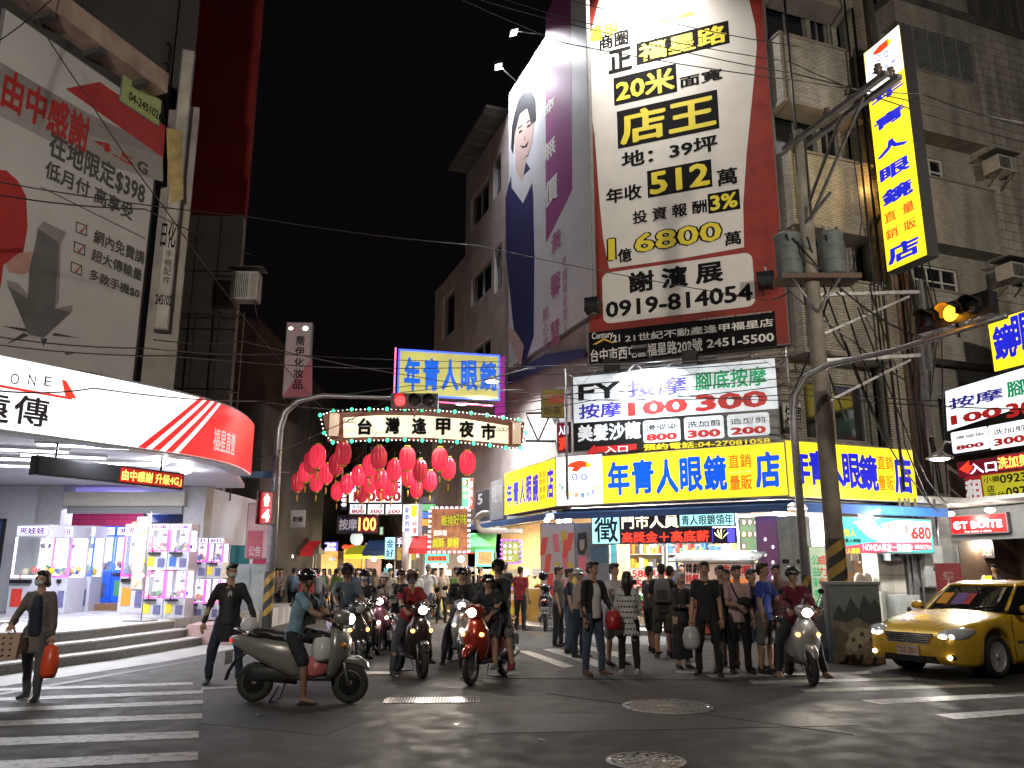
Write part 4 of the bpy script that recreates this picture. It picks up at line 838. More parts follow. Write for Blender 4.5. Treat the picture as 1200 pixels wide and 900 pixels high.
# wall boxes and conduits
for u0, v0, u1, v1, l, m in ((1038, 657, 1049, 640, 'small dark slot box on the white tiled pier', CAB), (1080, 688, 1097, 640, 'tall grey meter box with a round dial on the grey wall', mat('meter_box', (.4, .42, .41), .5, metal=.2, var=.15)), (1045, 728, 1071, 697, 'low steel door box at the foot of the pier', mat('meter_box', 0))):
    pl = SGR.off(.02); x0, z0 = pl.sz(u0, v0); x1, z1 = pl.sz(u1, v1); t = thing('meter_box', l, 'meter box', pl.p(x0, z0), pl.a); mb = MB(); mb.box(0, -.16, 0, x1-x0, .1, z1-z0, m); mb.build('case', t); mb = MB(); mb.box(.03, -.172, .03, x1-x0-.03, -.161, z1-z0-.03, m); mb.build('lid', t)
    mb = MB(); mb.lathe([(.07, 0), (.07, .02), (.001, .02)], BLACKM, 14, Matrix.Translation(((x1-x0)/2, -.172, (z1-z0)*.45)) @ Matrix.Rotation(pi/2, 4, 'X')); mb.build('dial', t)
for i, u in enumerate((1066, 1070, 1074, 1079, 1102)):
    t = thing('conduit_pipe', 'steel conduit on the grey wall, %s' % ['nearest the tiled pier', 'second from the tiled pier', 'middle one', 'left of the dial box', 'right of the dial box'][i], 'pipe', SGR.p(pr(u, 680, .04), .12, .06+.03*(i % 2)), 0, 'conduits on the grey wall'); mb = MB(); mb.tube([(0, 0, 0), (0, 0, 1.6), (.03*(i-2), 0, 2.2), (.03*(i-2), 0, 3.3)], .035, STEEL, 8); mb.build('tube', t)
# teal price banner hanging under the blue awning
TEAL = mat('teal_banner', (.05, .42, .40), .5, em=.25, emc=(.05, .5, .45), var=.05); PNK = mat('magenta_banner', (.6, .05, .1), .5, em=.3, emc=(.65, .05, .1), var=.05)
S_ = Sign('price_banner', 'teal and white price banner with red strip hanging under the bright blue awning', 'banner', SGR.off(.42), (984, 648), (1091, 608), TEAL, .03)
Z(S_, 840, 500, 3.333)
S_.poly([(640, 380), (700, 366), (832, 372), (838, 450), (700, 452), (655, 430)], mat('lettering_white', 0), -.016); S_.poly([(530, 372), (600, 362), (660, 420), (690, 450), (640, 452), (590, 430)], mat('lettering_white', 0), -.0165); S_.poly([(490, 470), (600, 452), (838, 452), (838, 480), (600, 492), (490, 498)], PNK, -.018)
S_.t('配件半價', (665, 415), (745, 385), REDT, .01, y=-.024); S_.t('只要', (745, 440), (765, 415), REDT, .01, y=-.024); S_.t('680', (762, 440), (832, 392), REDT, .04, y=-.024); S_.t('青人', (495, 430), (540, 400), CLY, .03, y=-.024); S_.t('青人眼鏡', (500, 452), (560, 438), INK, .01, y=-.024)
S_.t('HONDA車友一律優惠!', (570, 486), (760, 458), CLW, .02, y=-.024); S_.t('0800706', (772, 478), (836, 462), CLW, .0, y=-.024); S_.t('青人眼鏡', (492, 496), (555, 474), CLY, .03, y=-.024); S_.done()
for u, l in ((628/3.333+840, 'small bright lamp under the bright blue awning'),):
    P = SGR.p(pr(1029, 608, .6), 3.0, .62); t = thing('awning_lamp', l, 'lamp', P); mb = MB(); mb.ell((0, 0, 0), (.06, .06, .05), emit('lamp_glow', 0, 6)); mb.build('bulb', t); parent_keep(lamp('lamp_light', P-Vector((0, 0, .1)), 25, (1, .95, .88), kind='POINT', rad=.06), t)
# lottery strip column between poles
S_ = Sign('strip_banner', 'narrow upright green and white strip banner behind the poles', 'banner', SG_RIGHT.off(.3), (953, 722), (968, 640), mat('strip_green', (.45, .55, .4), .5, em=.2, emc=(.5, .7, .5), var=.1), .04); S_.t('公益彩券行', (955, 716), (960, 650), GRN, .01, True); S_.t('威力彩樂透', (962, 716), (967, 650), REDT, .01, True); S_.done()
t = thing('red_crate', 'dark red box standing at the foot of the strip banner', 'box', SG_RIGHT.p(SG_RIGHT.off(.3).sz(950, 740)[0], .12, .6), SG_RIGHT.a); mb = MB(); mb.box(0, 0, 0, .5, .4, .5, mat('dark_red_plastic', (.25, .02, .02), .4, var=.1)); mb.build('body', t); mb = MB(); mb.box(-.02, -.02, .5, .52, .42, .54, mat('dark_red_plastic', 0)); mb.build('lid', t)
# ---- alley side food stalls with warm light
AL = SG_LEFT.off(-.2); pa_ = lambda u, v, o=0: AL.off(o).sz(u, v)[0]
fs_ = thing('food_shop', 'warm lit food shop open to the alley left of the poster wall', 'shop', AL.p(-.3))
mb = MB(); mb.box(-11, 2.2, .1, -.4, 2.3, 3.3, mat('warm_wall', (.55, .38, .2), .6, var=.15)); sobj('back_wall', mb, AL, 0, 0, 0, fs_)
mb = MB(); mb.box(-.45, .0, .1, -.1, .3, 3.3, mat('warm_pier', (.5, .36, .2), .6, var=.15)); sobj('pier', mb, AL, 0, 0, 0, fs_)
for i, s_ in enumerate((-1.6, -4.2, -7.2)): tube_light(AL.p(s_, 3.15, -.5), AL.a, 1.2, 'warm tube light over the food counter, '+['nearest the corner', 'in the middle', 'deepest in the alley'][i], 260, (1, .72, .42), TUBEW, group='warm tubes over the food counters')
for i, (s_, l) in enumerate(((-2.4, 'yellow food counter with glass case nearest the corner'), (-5.0, 'yellow food counter with glass case in the middle of the food shop'), (-7.8, 'yellow food counter with glass case deepest in the alley'))):
    t = thing('food_counter', l, 'food counter', AL.p(s_, .12, .2), AL.a); mb = MB(); mb.box(0, 0, 0, 1.9, .7, .9, mat('yellow_counter', (.6, .38, .06), .5, var=.2, sc=3)); mb.build('counter_body', t)
    mb = MB(); mb.box(.05, .05, .9, 1.85, .6, .93, STEEL); mb.box(.05, .05, 1.28, 1.85, .6, 1.31, STEEL); [mb.bar((x, y, .93), (x, y, 1.28), .03, .03, STEEL) for x in (.07, 1.83) for y in (.07, .58)]; mb.build('case_frame', t)
    mb = MB(); random.seed(i)
    for k in range(40): mb.ell((.15+random.random()*1.6, .15+random.random()*.35, .97+random.random()*.08), (.06, .05, .04), random.choice((GCOL[2], GCOL[8], GCOL[6])), 6, 4)
    mb.build('fried_food', t, kind='stuff'); mb = MB(); mb.box(.1, .2, 1.32, 1.8, .5, 1.5, random.choice(GCOL)); mb.build('menu_strip', t)
LEDV = emit('led_violet', (.6, .1, 1), 2.2, base=(.3, .1, .5)); LEDG = emit('led_green', (.1, 1, .5), 1.5)
def framed(name, label, plane, BL, TR, face, rim, txt=(), depth=.08, dots=0):
    S_ = Sign(name, label, 'shop sign', plane, BL, TR, face, depth)
    w, h = S_.w, S_.h; mb = MB(); n = dots or 1
    if dots:
        per = 2*(w+h); k = int(per/dots)
        for i in range(k):
            d = per*i/k; x, z = (d, 0) if d < w else (w, d-w) if d < w+h else (2*w+h-d, h) if d < 2*w+h else (0, per-d); r = dots*.28; mb.box(x-r, -.05, z-r*.7, x+r, -.013, z+r*.7, rim)
        mb.build('bulb_border', S_.root, kind='stuff')
    else:
        mb.box(-.02, -.04, -.02, w+.02, -.013, .04, rim); mb.box(-.02, -.04, h-.04, w+.02, -.013, h+.02, rim); mb.box(-.02, -.04, .04, .04, -.013, h-.04, rim); mb.box(w-.04, -.04, .04, w+.02, -.013, h-.04, rim); mb.build('border', S_.root)
    for t_, a, b, m in txt: S_.t(t_, a, b, m, .03)
    return S_
FOODP = mat('food_picture', (.4, .2, .08), .5, em=.35, emc=(.6, .3, .12), var=.6, sc=7)
S_ = framed('picture_sign', 'small food picture board with green lit frame in the alley', Plane(*atY(560, 655, 27).xy, 10), (558, 663), (578, 645), FOODP, LEDG); S_.done()
S_ = framed('picture_sign', 'food picture board with violet bulb frame in front of the food shop', Plane(*atY(590, 650, 24.6).xy, -20), (588, 660), (611, 633), mat('fruit_picture', (.3, .4, .1), .5, em=.35, emc=(.5, .6, .2), var=.6, sc=9), LEDV, dots=.13)
for i in range(8): ring(S_, 592+(i % 3)*6, 640+(i//3)*7, 2.6, 3, GCOL[(5, 0, 8, 2)[i % 4]])
S_.done()
S_ = framed('menu_board', 'orange menu board with violet bulbs on the side of the food counter', Plane(*atY(600, 710, 24.0).xy, -30), (591, 742), (614, 690), mat('menu_orange', (.6, .25, .05), .5, em=.3, emc=(.8, .35, .08), var=.4, sc=6), LEDV, [('炸雞', (594, 705), (611, 695), CLW), ('香酥', (594, 720), (611, 710), CLY)], dots=.13); S_.done()
# corrugated hose at the awning end
t = thing('flexible_duct', 'thick grey flexible duct hooked over the alley awning', 'duct', atY(578, 612, 26)); mb = MB(); pts = []
for i in range(26): a = i/25*5.6; pts.append((-.25+.28*cos(a+1.2), 0, .28*sin(a+1.2))) if i < 17 else pts.append((pts[-1][0]+.13, -.02*i/10, pts[-1][2]+.015*(1 if i % 2 else -1)))
mb.tube(pts, [.09+.012*(i % 2) for i in range(26)], mat('duct_grey', (.28, .27, .25), .6, var=.2), 10); mb.build('hose', t)

for i, (u, v) in enumerate(((622, 617), (645, 615), (670, 616), (745, 612), (905, 606))):  # the last two lamps are added for rim light on the crowd
    P = (SG_LEFT.p(-.9, 3.02, -.1) if i == 0 else SG_MAIN.p(SG_MAIN.off(-.3).sz(u, v)[0], 3.1, -.3)); t = thing('soffit_lamp', 'bright round lamp under the awning, '+['round the alley corner', 'above the red strips', 'above the grey portrait poster', 'behind the dark-inked cyan sign', 'above the purple banner'][i], 'lamp', P); mb = MB(); mb.ell((0, 0, 0), (.1, .1, .07), emit('soffit_glow', (1, .97, .9), 14), 12, 6); mb.build('bulb', t); mb = MB(); mb.lathe([(.06, .05), (.06, .14), (.001, .14)], STEEL, 10); mb.build('socket', t); parent_keep(lamp('lamp_light', P-Vector((0, 0, .14)), 190, (1, .93, .86), kind='POINT', rad=.08), t)
# ================================================================ left corner: telecom and claw-machine shop
def proj(P):
    d = Vector(P)-Vector((0, 0, CAMZ)); z = d.y*cos(TH)+d.z*sin(TH); return 600+FP*d.x/z, 450-FP*(-d.y*sin(TH)+d.z*cos(TH))/z
LB = Plane(-9.65, 14.8, 69.8)
lb_ = thing('left_building', 'dark building on the left covered by the phone tariff billboard', 'building', (-9.65, 14.8, 0))
def lobj(name, mb, pl=LB, s=0, z=0, out=0, par=None, **k): o = mb.build(name, None, **k); child(o, par or lb_, pl.p(s, z, out), pl.a); return o
se = LB.sz(190, 150)[0]
DARK2 = mat('dark_render', (.05, .048, .045), .8, var=.3, sc=1.2)
mb = MB(); mb.box(-8, 0, 0, se, .4, 12.7-4.2, DARK2); lobj('wall', mb, z=4.2)
mb = MB(); mb.box(-8, .1, 0, se+.2, .5, 9, DARK2); lobj('upper_wall', mb, z=12.9)
PINKC = mat('pink_lit_concrete', (.34, .25, .22), .7, var=.35, sc=2, bump=.2)  # pinkish light on the ledge's underside is put into this colour
mb = MB(); mb.box(-8, -.55, 0, se-.5, .1, .22, PINKC); mb.box(-8, -.55, .22, se-.5, -.45, .5, PINKC); lobj('ledge', mb, z=12.62)
for i in range(9): mb = MB(); mb.box(0, -.5, -.13, .18, .05, -.002, DARK2); lobj('ledge_bracket', mb, s=-7.9+i*1.25, z=12.62)
K1 = mat('tariff_white', (.50, .50, .51), .5, var=.08, sc=1.2, bump=.05); K2 = mat('tariff_red', (.36, .02, .02), .5, var=.08); K3 = mat('tariff_grey', (.24, .23, .23), .5, var=.15, sc=2); K4 = mat('tariff_dark', (.05, .05, .05), .5, var=.2); K5 = mat('tariff_light_grey', (.3, .295, .29), .5, var=.1)
T_ = Sign('tariff_billboard', 'large faded white phone tariff billboard with grey arrow and red writing', 'billboard', LB.off(.1), (-70, 480), (189, 136), K1, .08)
Z(T_, 0, 0, 3)
T_.poly([(-220, 90), (300, 395), (570, 520), (572, 560), (300, 500), (-220, 240)], K3, -.0165); T_.poly([(-220, 190), (300, 470), (570, 550), (572, 640), (300, 560), (-220, 300)], K5, -.0175)
T_.poly([(228, 312), (348, 288), (580, 445), (572, 555)], K2, -.02); T_.t('月付超值優惠方案', (330, 340), (560, 490), K5, 0, y=-.026)
T_.t('由中感謝', (-2, 372), (318, 418), K2, .04, y=-.026); T_.t('4.5', (328, 508), (470, 560), K2, .04, y=-.026); T_.t('G', (478, 598), (520, 580), K4, .05, y=-.026)
T_.t('在地限定$398', (165, 548), (512, 642), K4, .035, y=-.026); T_.t('低月付 高享受', (152, 622), (468, 722), K4, .035, y=-.026)
T_.poly([(-60, 590), (20, 600), (60, 635), (90, 690), (95, 800), (80, 890), (-60, 890)], K2, -.021)
T_.poly([(140, 655), (510, 838), (510, 842), (140, 659)], K4, -.02)
Z(T_, 0, 250, 3)
T_.poly([(-60, 130), (80, 120), (60, 150), (10, 180), (0, 260), (-60, 280)], K2, -.021); T_.poly([(14, 180), (60, 142), (110, 135), (130, 160), (122, 195), (80, 216), (30, 208)], mat('tariff_skin', (.42, .24, .2), .5, var=.15), -.024)
T_.poly([(128, 55), (150, 28), (232, 66), (212, 105), (205, 310), (190, 335), (255, 322), (250, 345), (150, 438), (100, 425), (25, 260), (22, 235), (60, 245), (100, 290)], K3, -.026)
T_.poly([(133, 55), (205, 105), (190, 335), (248, 348), (150, 438), (96, 425), (28, 258), (95, 300), (100, 200)], mat('tariff_arrow', (.11, .11, .11), .5, var=.3, sc=1.5), -.03)
for a in ([(0, 395), (90, 405), (100, 420)], [(20, 460), (80, 420), (100, 430)], [(180, 430), (280, 440), (190, 420)], [(190, 440), (230, 500), (270, 490), (225, 490)], [(140, 440), (150, 470), (165, 440)]): T_.poly(a, K4, -.026)
for i, (x, y) in enumerate(((265, 28), (258, 97), (247, 168))):
    T_.poly([(x, y), (x+40, y+16), (x+38, y+54), (x-2, y+38)], K4, -.026); T_.poly([(x+4, y+6), (x+36, y+19), (x+34, y+48), (x+2, y+35)], K1, -.028); T_.poly([(x+8, y+22), (x+16, y+34), (x+44, y+8), (x+18, y+44)], K2, -.031)
    T_.t(('網內免費講', '超大傳輸量', '多款手機$0')[i], (325-i*8, (103, 165, 233)[i]), (508-i*9, (137, 200, 266)[i]), K4, .025, y=-.026)
T_.done()
# corner strip sign, green number strip
S_ = Sign('number_banner', 'small green banner with a phone number at the top of the tariff billboard', 'banner', LB.off(.14), (140, 118), (190, 118), mat('green_cloth', (.35, .42, .18), .5, var=.15), .02); 
S_.root.name = 'number_banner'; Z(S_, 0, 0, 3)
S_.t('04-24510266', (450, 350), (580, 408), INK, .02, y=-.02); S_.done()
CP = Plane(*LB.p(se+.05).xy, 20)
x0, z0 = CP.sz(190, 395); x1, z1 = CP.sz(213, 20)
S_ = Sign('corner_banner', 'narrow stained white vertical banner wrapping the dark building corner', 'banner', CP, (180, 385), (229, 60), mat('stained_white', (.36, .34, .31), .6, var=.35, sc=1.5), .3)
Z(S_, 0, 250, 3); S_.t('日化', (562, 118), (622, 35), INK, .02); S_.t('245102', (545, 320), (605, 290), INK, .03); S_.t('手機配件', (570, 250), (610, 130), INK, 0, True)
Z(S_, 0, 0, 3); S_.t('ㄇ口', (565, 280), (600, 150), INK, .03, True); S_.poly([(585, 450), (640, 460), (645, 700), (600, 720), (590, 600)], mat('stain_yellow', (.35, .26, .1), .6, var=.4, sc=3), -.015); S_.done()
mb = MB(); mb.box(.05, .3, 4.2, .75, .6, 13.0, PLAST); mb.box(.05, .3, 13.0, .5, .6, 20, DARK2); o = lobj('corner_wall', mb, CP)
# red building and tiled one below
rb = thing('red_clad_building', 'tall building with dark red cladding above beige panels on the left of the alley', 'building', (-10.2, 24.6, 0))
RP = Plane(-10.2, 24.6, 3)
REDC = mat('dark_red_cladding', (.22, .016, .016), .5, var=.2, sc=1.2); BEIP = mat('beige_panel', (.2, .18, .16), .6, var=.2, sc=1.5)
xl = RP.sz(206, 250)[0]; xr = RP.sz(287, 250)[0]; zb = RP.sz(250, 252)[1]
mb = MB(); mb.box(0, 0, 0, xr-xl, .3, 26-zb, REDC); o = mb.build('cladding', None); child(o, rb, RP.p(xl, zb), RP.a)
for i in range(6): mb = MB(); mb.box(0, -.03, 0, xr-xl, 0, .05, REDC); o = mb.build('cladding_joint', None); child(o, rb, RP.p(xl, zb+1.3+i*2.2), RP.a)
for i in range(3):
    for j in range(5):
        w = (xr-xl)/3; h = (zb-3.2)/5; mb = MB(); mb.box(.02, -.01*((i+j) % 2), .02, w-.02, .3, h-.02, BEIP); o = mb.build('panel', None); child(o, rb, RP.p(xl+i*w, 3.2+j*h), RP.a)
mb = MB(); mb.slab([(0, .31), (xr-xl, .31), (xr-xl-4.6, 9), (-4, 9)], 3, 24, DARK2); o = mb.build('side_wall', None); child(o, rb, RP.p(xl), RP.a)
air_con(RP, RP.sz(284, 360)[0]-.1, RP.sz(284, 362)[1], .5, 'outdoor air conditioner unit hanging on the right edge of the beige panels', .8, .9, .5)
for i in range(5):
    mb = MB(); z = 4.4+i*1.25; mb.tube([(0, -.35, z), (xr-xl+.3, -.35, z)], .025, RUSTY, 6); o = mb.build('rail', None); child(o, rb, RP.p(xl), RP.a)
for i in range(4):
    mb = MB(); x = xl+.3+i*.75; mb.tube([(0, -.35, 3.6), (0, -.35, 9.5)], .025, RUSTY, 6); o = mb.build('post', None); child(o, rb, RP.p(x), RP.a)
# steps and platform
base = [gnd(u, v) for u, v in ((-260, 828), (-60, 800), (57, 784), (130, 774), (190, 764), (236, 756))]
GRAN = mat('speckled_granite', (.12, .118, .115), .35, var=.35, sc=40); GRANT = mat('pale_step_edge', (.42, .41, .40), .35, var=.12, sc=20)
nrm = []
for i in range(len(base)):
    d = (base[min(i+1, len(base)-1)]-base[max(0, i-1)]).normalized(); nrm.append(Vector((-d.y, d.x, 0)))
HS = .52/3; PLZ = .52
sp_ = thing('entrance_steps', 'three granite steps curving round the raised platform of the claw-machine shop', 'steps', base[2])
for k in range(3):
    row = [b+n*.34*k for b, n in zip(base, nrm)]; back = [b+n*(.34*k+.5) for b, n in zip(base, nrm)]
    mb = MB(); P2 = [(p.x-base[2].x, p.y-base[2].y) for p in row+back[::-1]]; mb.slab(P2[::-1] if False else P2, 0, HS*(k+1)-.03, GRAN)
    mb.slab([(p.x-base[2].x, p.y-base[2].y) for p in [r-n*.02 for r, n in zip(row, nrm)]+back[::-1]], HS*(k+1)-.03, HS*(k+1), GRANT); mb.build('step', sp_)
row = [b+n*(.34*2+.3) for b, n in zip(base, nrm)]
mb = MB(); mb.slab([(p.x, p.y) for p in row]+[(-6.9, 23.5), (-6.9, 28), (-16, 28), (-20, 12)], 0, PLZ-.002, xy_tiled('platform_tile', (.5, .49, .5), (.25, .25, .25), .6, .6, .25)); mb.build('platform', kind='structure')
mb = MB(); mb.slab([(p.x, p.y) for p in [b-n*1.1 for b, n in zip(base, nrm)]+[b-n*.0 for b, n in zip(base, nrm)][::-1]], 0, .006, mat('concrete_gutter', (.25, .245, .235), .6, var=.25, sc=2, bump=.15)); mb.build('gutter', kind='structure')
e = base[-1]; mb = MB(); mb.box(0, -.3, 0, 1.1, 1.0, .42, mat('pink_granite', (.4, .27, .26), .4, var=.2, sc=30)); mb.build('ramp_block', None, (e.x-.4, e.y+.3, 0), radians(8), label='low pinkish granite block closing the right end of the steps', cat='block')
# walls of the shop
cs2 = thing('claw_machine_shop', 'open shop full of claw machines behind white columns and a rolled-up shutter', 'shop', (-11, 22.5, 0))
WHP = mat('shop_white_paint', (.6, .6, .64), .45, var=.06); GREYC = mat('grey_column', (.42, .41, .42), .5, var=.1); PINKW = tiled('pink_tile_wall', (.65, .06, .16), (.35, .03, .08), .3, .15, .3, .01, .08, .5, .1)
def cobj(name, x0, y0, z0, x1, y1, z1, m): mb = MB(); mb.box(0, 0, 0, x1-x0, y1-y0, z1-z0, m); o = mb.build(name, cs2, (x0+11, y0-22.5, z0)); return o
X = lambda u, Y: (u-600)/950*Y/1.0
cobj('left_wall', -22, 22.4, .52, X(50, 22.4), 22.7, 3.85, WHP)
cobj('column', X(50, 22.3), 22.3, .52, X(77, 22.3), 22.9, 3.85, GREYC); cobj('column', X(219, 22.5), 22.5, .52, X(243, 22.5), 23.1, 3.85, GREYC)
cobj('shutter_housing', X(77, 22.3)+.01, 22.3, 3.3, X(219, 22.3)-.02, 22.8, 3.68, mat('beige_shutter', (.5, .46, .4), .5, var=.06)); cobj('rolled_shutter', X(77, 22.3)+.1, 22.4, 3.1, X(219, 22.3)-.1, 22.5, 3.3, mat('grey_shutter', (.25, .25, .26), .5, var=.06))
cobj('pink_wall', -15, 27.2, .52, -8, 27.4, 3.85, PINKW); cobj('side_wall', X(243, 22.6)-.15, 23.12, .52, X(243, 22.6), 27.2, 3.85, WHP)
cobj('door_frame', X(-8, 22.3), 22.3, .52, X(13, 22.3), 22.39, 2.95, BLACKM); cobj('door_glass', X(-6, 22.3), 22.24, .9, X(11, 22.3), 22.29, 2.9, mat('blue_door_glass', (.03, .04, .08), .1, em=.1, emc=(.1, .15, .4), var=.3, sc=3))
cobj('plinth', X(62, 23.6), 22.9, .521, X(188, 23.6), 26, .69, mat('wood_plinth', (.3, .16, .08), .4, var=.2, sc=3))
tx_ = MB(); text(tx_, 'GAME 夾!', 0, 0, .9, .22, mat('lettering_white', 0), .02, 0); tx_.build('lettering', cs2, (X(84, 27.1)+11, 27.18-22.5, 3.42))
# canopy, ceiling and curved sign
CV = [Vector(p) for p in ((-12.1, 7.0, 0), (-10.2, 9.9, 0), (-8.3, 12.85, 0), (-7.25, 14.5, 0), (-6.65, 15.5, 0), (-6.3, 16.3, 0), (-6.12, 17.1, 0), (-6.13, 18.1, 0), (-6.3, 19.2, 0))]
def crom(P, n=8):
    o = []
    for i in range(len(P)-1):
        p0, p1, p2, p3 = P[max(0, i-1)], P[i], P[i+1], P[min(len(P)-1, i+2)]
        for k in range(n):
            t = k/n; o.append(.5*((2*p1)+(p2-p0)*t+(2*p0-5*p1+4*p2-p3)*t*t+(3*p1-p0-3*p2+p3)*t**3))
    return o+[P[-1]]
CR = crom(CV); CL_ = [0]
for a, b in zip(CR, CR[1:]): CL_.append(CL_[-1]+(b-a).length)
def cpt(s, z, out=0):
    s = max(0, min(CL_[-1]-1e-4, s)); i = max(k for k in range(len(CL_)-1) if CL_[k] <= s); t = (s-CL_[i])/(CL_[i+1]-CL_[i]); d = (CR[i+1]-CR[i]).normalized(); p = CR[i].lerp(CR[i+1], t); n = Vector((d.y, -d.x, 0)); return p+n*out+Vector((0, 0, z))
def s_at(u, z): return min((abs(proj(cpt(i*.02, z))[0]-u), i*.02) for i in range(100, int(CL_[-1]/.02)))[1]
ZB, ZT = 3.8, 4.98
ts = thing('telecom_sign', 'long curved lit white sign with red stripes round the phone shop corner', 'shop sign', CV[3])
def rib(name, s00, s01, s10, s11, z0, z1, m, out, par=ts, nz=10, ns=None):
    """band on the curve: bottom s00..s01, top s10..s11"""
    ns = ns or max(2, int(abs(s01-s00)/.2)); mb = MB(); vs = []
    for j in range(nz+1):
        a = s00+(s10-s00)*j/nz; b = s01+(s11-s01)*j/nz
        for i in range(ns+1): vs.append(cpt(a+(b-a)*i/ns, z0+(z1-z0)*j/nz, out)-CV[3])
    mb.add(vs, [(j*(ns+1)+i, j*(ns+1)+i+1, (j+1)*(ns+1)+i+1, (j+1)*(ns+1)+i) for j in range(nz) for i in range(ns)], m, True); return mb.build(name, par)
TW = emit('telecom_white', (1, .98, 1), 1.7, base=(.8, .8, .8)); TR_ = emit('telecom_red', (.85, .03, .03), 1.0, base=(.5, .02, .02)); TG = mat('telecom_ink', (.06, .06, .07), .5, var=0); TRL = emit('telecom_red_line', (.8, .05, .03), 1.0, sample=False)
sA = s_at(157, ZB); sB = s_at(229, ZT); sE = CL_[-1]
rib('white_panel', 0, sE, 0, sE, ZB, ZT, TW, .10)
w0 = s_at(203, ZB)-sA; w1 = s_at(253, ZT)-sB
for k in range(3):
    a = k*.34; rib('red_stripe', sA+w0*a, sA+w0*(a+.2), sB+w1*a, sB+w1*(a+.2), ZB, ZT, TR_, .112)
rib('red_panel', sA+w0*1.02, sE, sB+w1*1.02, sE, ZB, ZT, TR_, .112)
mb = MB(); vs = []; n = 40
for i in range(n+1):
    s = sE*i/n
    for o_, z in ((.095, ZB-.04), (.095, ZT+.04), (-.3, ZT+.04), (-.3, ZB-.04)): vs.append(cpt(s, z, o_)-CV[3])
mb.add(vs, [(i*4+j, i*4+(j+1) % 4, (i+1)*4+(j+1) % 4, (i+1)*4+j) for i in range(n) for j in range(4)]+[(3, 2, 1, 0), (n*4, n*4+1, n*4+2, n*4+3)], mat('telecom_casing', (.4, .4, .42), .5)); mb.build('casing', ts)
def ctext(t_, u0, u1, z0, z1, m, bold=.02):
    mb = MB(); text(mb, t_, s_at(u0, z0) if u0 > -100 else u0, z0, s_at(u1, z0), z1, m, bold, 0)
    mb.v = [tuple(cpt(x, z, .12-y)-CV[3]) for x, y, z in mb.v]; mb.build('lettering', ts)
zr = lambda u, v: (lambda s: zat(v, cpt(s, 0).y))(s_at(u, 4.3))
ctext('O', 7, 17, zr(12, 452), zr(12, 439), TG, 0); ctext('N', 28, 37, zr(32, 453), zr(32, 441), TG, 0); ctext('E', 47, 55, zr(51, 454), zr(51, 443), TG, 0)
ctext('傳', 9, 50, zr(30, 499), zr(30, 465), TG, .02); ctext('遠', -38, 4, zr(3, 497), zr(3, 462), TG, .02)
sL = s_at(-40, 4.3); rib('red_line', sL, s_at(78, 4.3), sL, s_at(78, 4.3), zr(40, 461.5)-.02, zr(40, 461.5)+.025, TRL, .12, nz=1)
rib('red_arrow_tip', s_at(70, 4.3), s_at(84, 4.3), s_at(64, 4.3), s_at(69, 4.3), zr(75, 467), zr(75, 448), TRL, .125, nz=2)
ctext('福星直營', 243, 268, zr(255, 530), zr(255, 504), mat('lettering_white', 0), .02)
cobj2 = MB(); c0 = Vector((-9, 16, 0)); row = [cpt(sE*i/24, 0, -.3) for i in range(25)]
poly = [(p.x+9, p.y-16) for p in row]+[(-7.6+9, 23.1-16), (-9.2+9, 23.2-16), (-9.2+9, 27.4-16), (-23+9, 28-16), (-23+9, 6-16)]
cobj2.slab(poly, 3.86, 3.98, mat('canopy_ceiling', (.55, .56, .62), .5, var=.06)); ca = cobj2.build('canopy', None, c0, label='white canopy ceiling over the claw-machine shop entrance', cat='canopy')
for i, (u, v, L, a) in enumerate(((18, 537, 1.4, 20), (35, 527, 1.3, 20), (75, 534, 1.5, 20), (98, 522, 1.5, 20), (150, 543, 1.4, 20), (10, 545, 1.2, 20), (120, 560, 1.2, 20))):
    P = gnd(u, v, 3.8); tube_light(P, radians(a), L, 'white tube light under the claw-shop canopy, '+['beside the left edge of the picture', 'above the leftmost claw machine', 'over the left end of the ticker', 'nearest the telecom sign', 'over the right half of the ticker', 'lowest at the left edge', 'behind the middle of the ticker'][i], 115, (.9, .93, 1), group='tube lights under the canopy')
for i, (u, v, l) in enumerate(((190, 541, 'round downlight near the middle of the shop canopy'), (217, 552, 'round downlight at the right end of the shop canopy'))):
    P = gnd(u, v, 3.82); t = thing('downlight', l, 'ceiling light', P); mb = MB(); mb.ell((0, 0, 0), (.14, .14, .06), emit('lamp_glow', 0, 6)); mb.build('globe', t); parent_keep(lamp('lamp_light', P-Vector((0, 0, .12)), 45, (.95, .97, 1), kind='POINT', rad=.1), t)
# hanging LED bar
q0 = atY(42, 545, 13.9); q1 = atY(215, 565, 16.7); LP2 = Plane(q0.x, q0.y, math.degrees(atan2(q1.y-q0.y, q1.x-q0.x)))
S_ = Sign('led_sign', 'long black LED ticker under the canopy showing red characters at its right half', 'LED sign', LP2, (41, 556), (216, 555), mat('led_black', (.01, .01, .012), .3, var=0), .18, BLACKM)
x0, z0 = S_.q(139, 570); x1, z1 = S_.q(214, 556); mb = MB(); mb.box(x0, -.016, S_.h*.1, x1, -.013, S_.h*.9, emit('led_dim_red', (.5, .01, .01), .8, base=(.2, 0, 0))); mb.build('lit_field', S_.root)
text(S_.let, '由中感謝', x0+.03, S_.h*.2, x0+(x1-x0)*.5, S_.h*.8, LEDY, .02, -.024); text(S_.let, '升級4G」', x0+(x1-x0)*.54, S_.h*.2, x1-.03, S_.h*.8, LEDY, .02, -.024); S_.done()
for x in (.4, S_.w-.5): mb = MB(); mb.tube([(x, .1, S_.h), (x, .1, 3.86-S_.z0)], .02, BLACKM, 6); mb.build('hanger', S_.root)
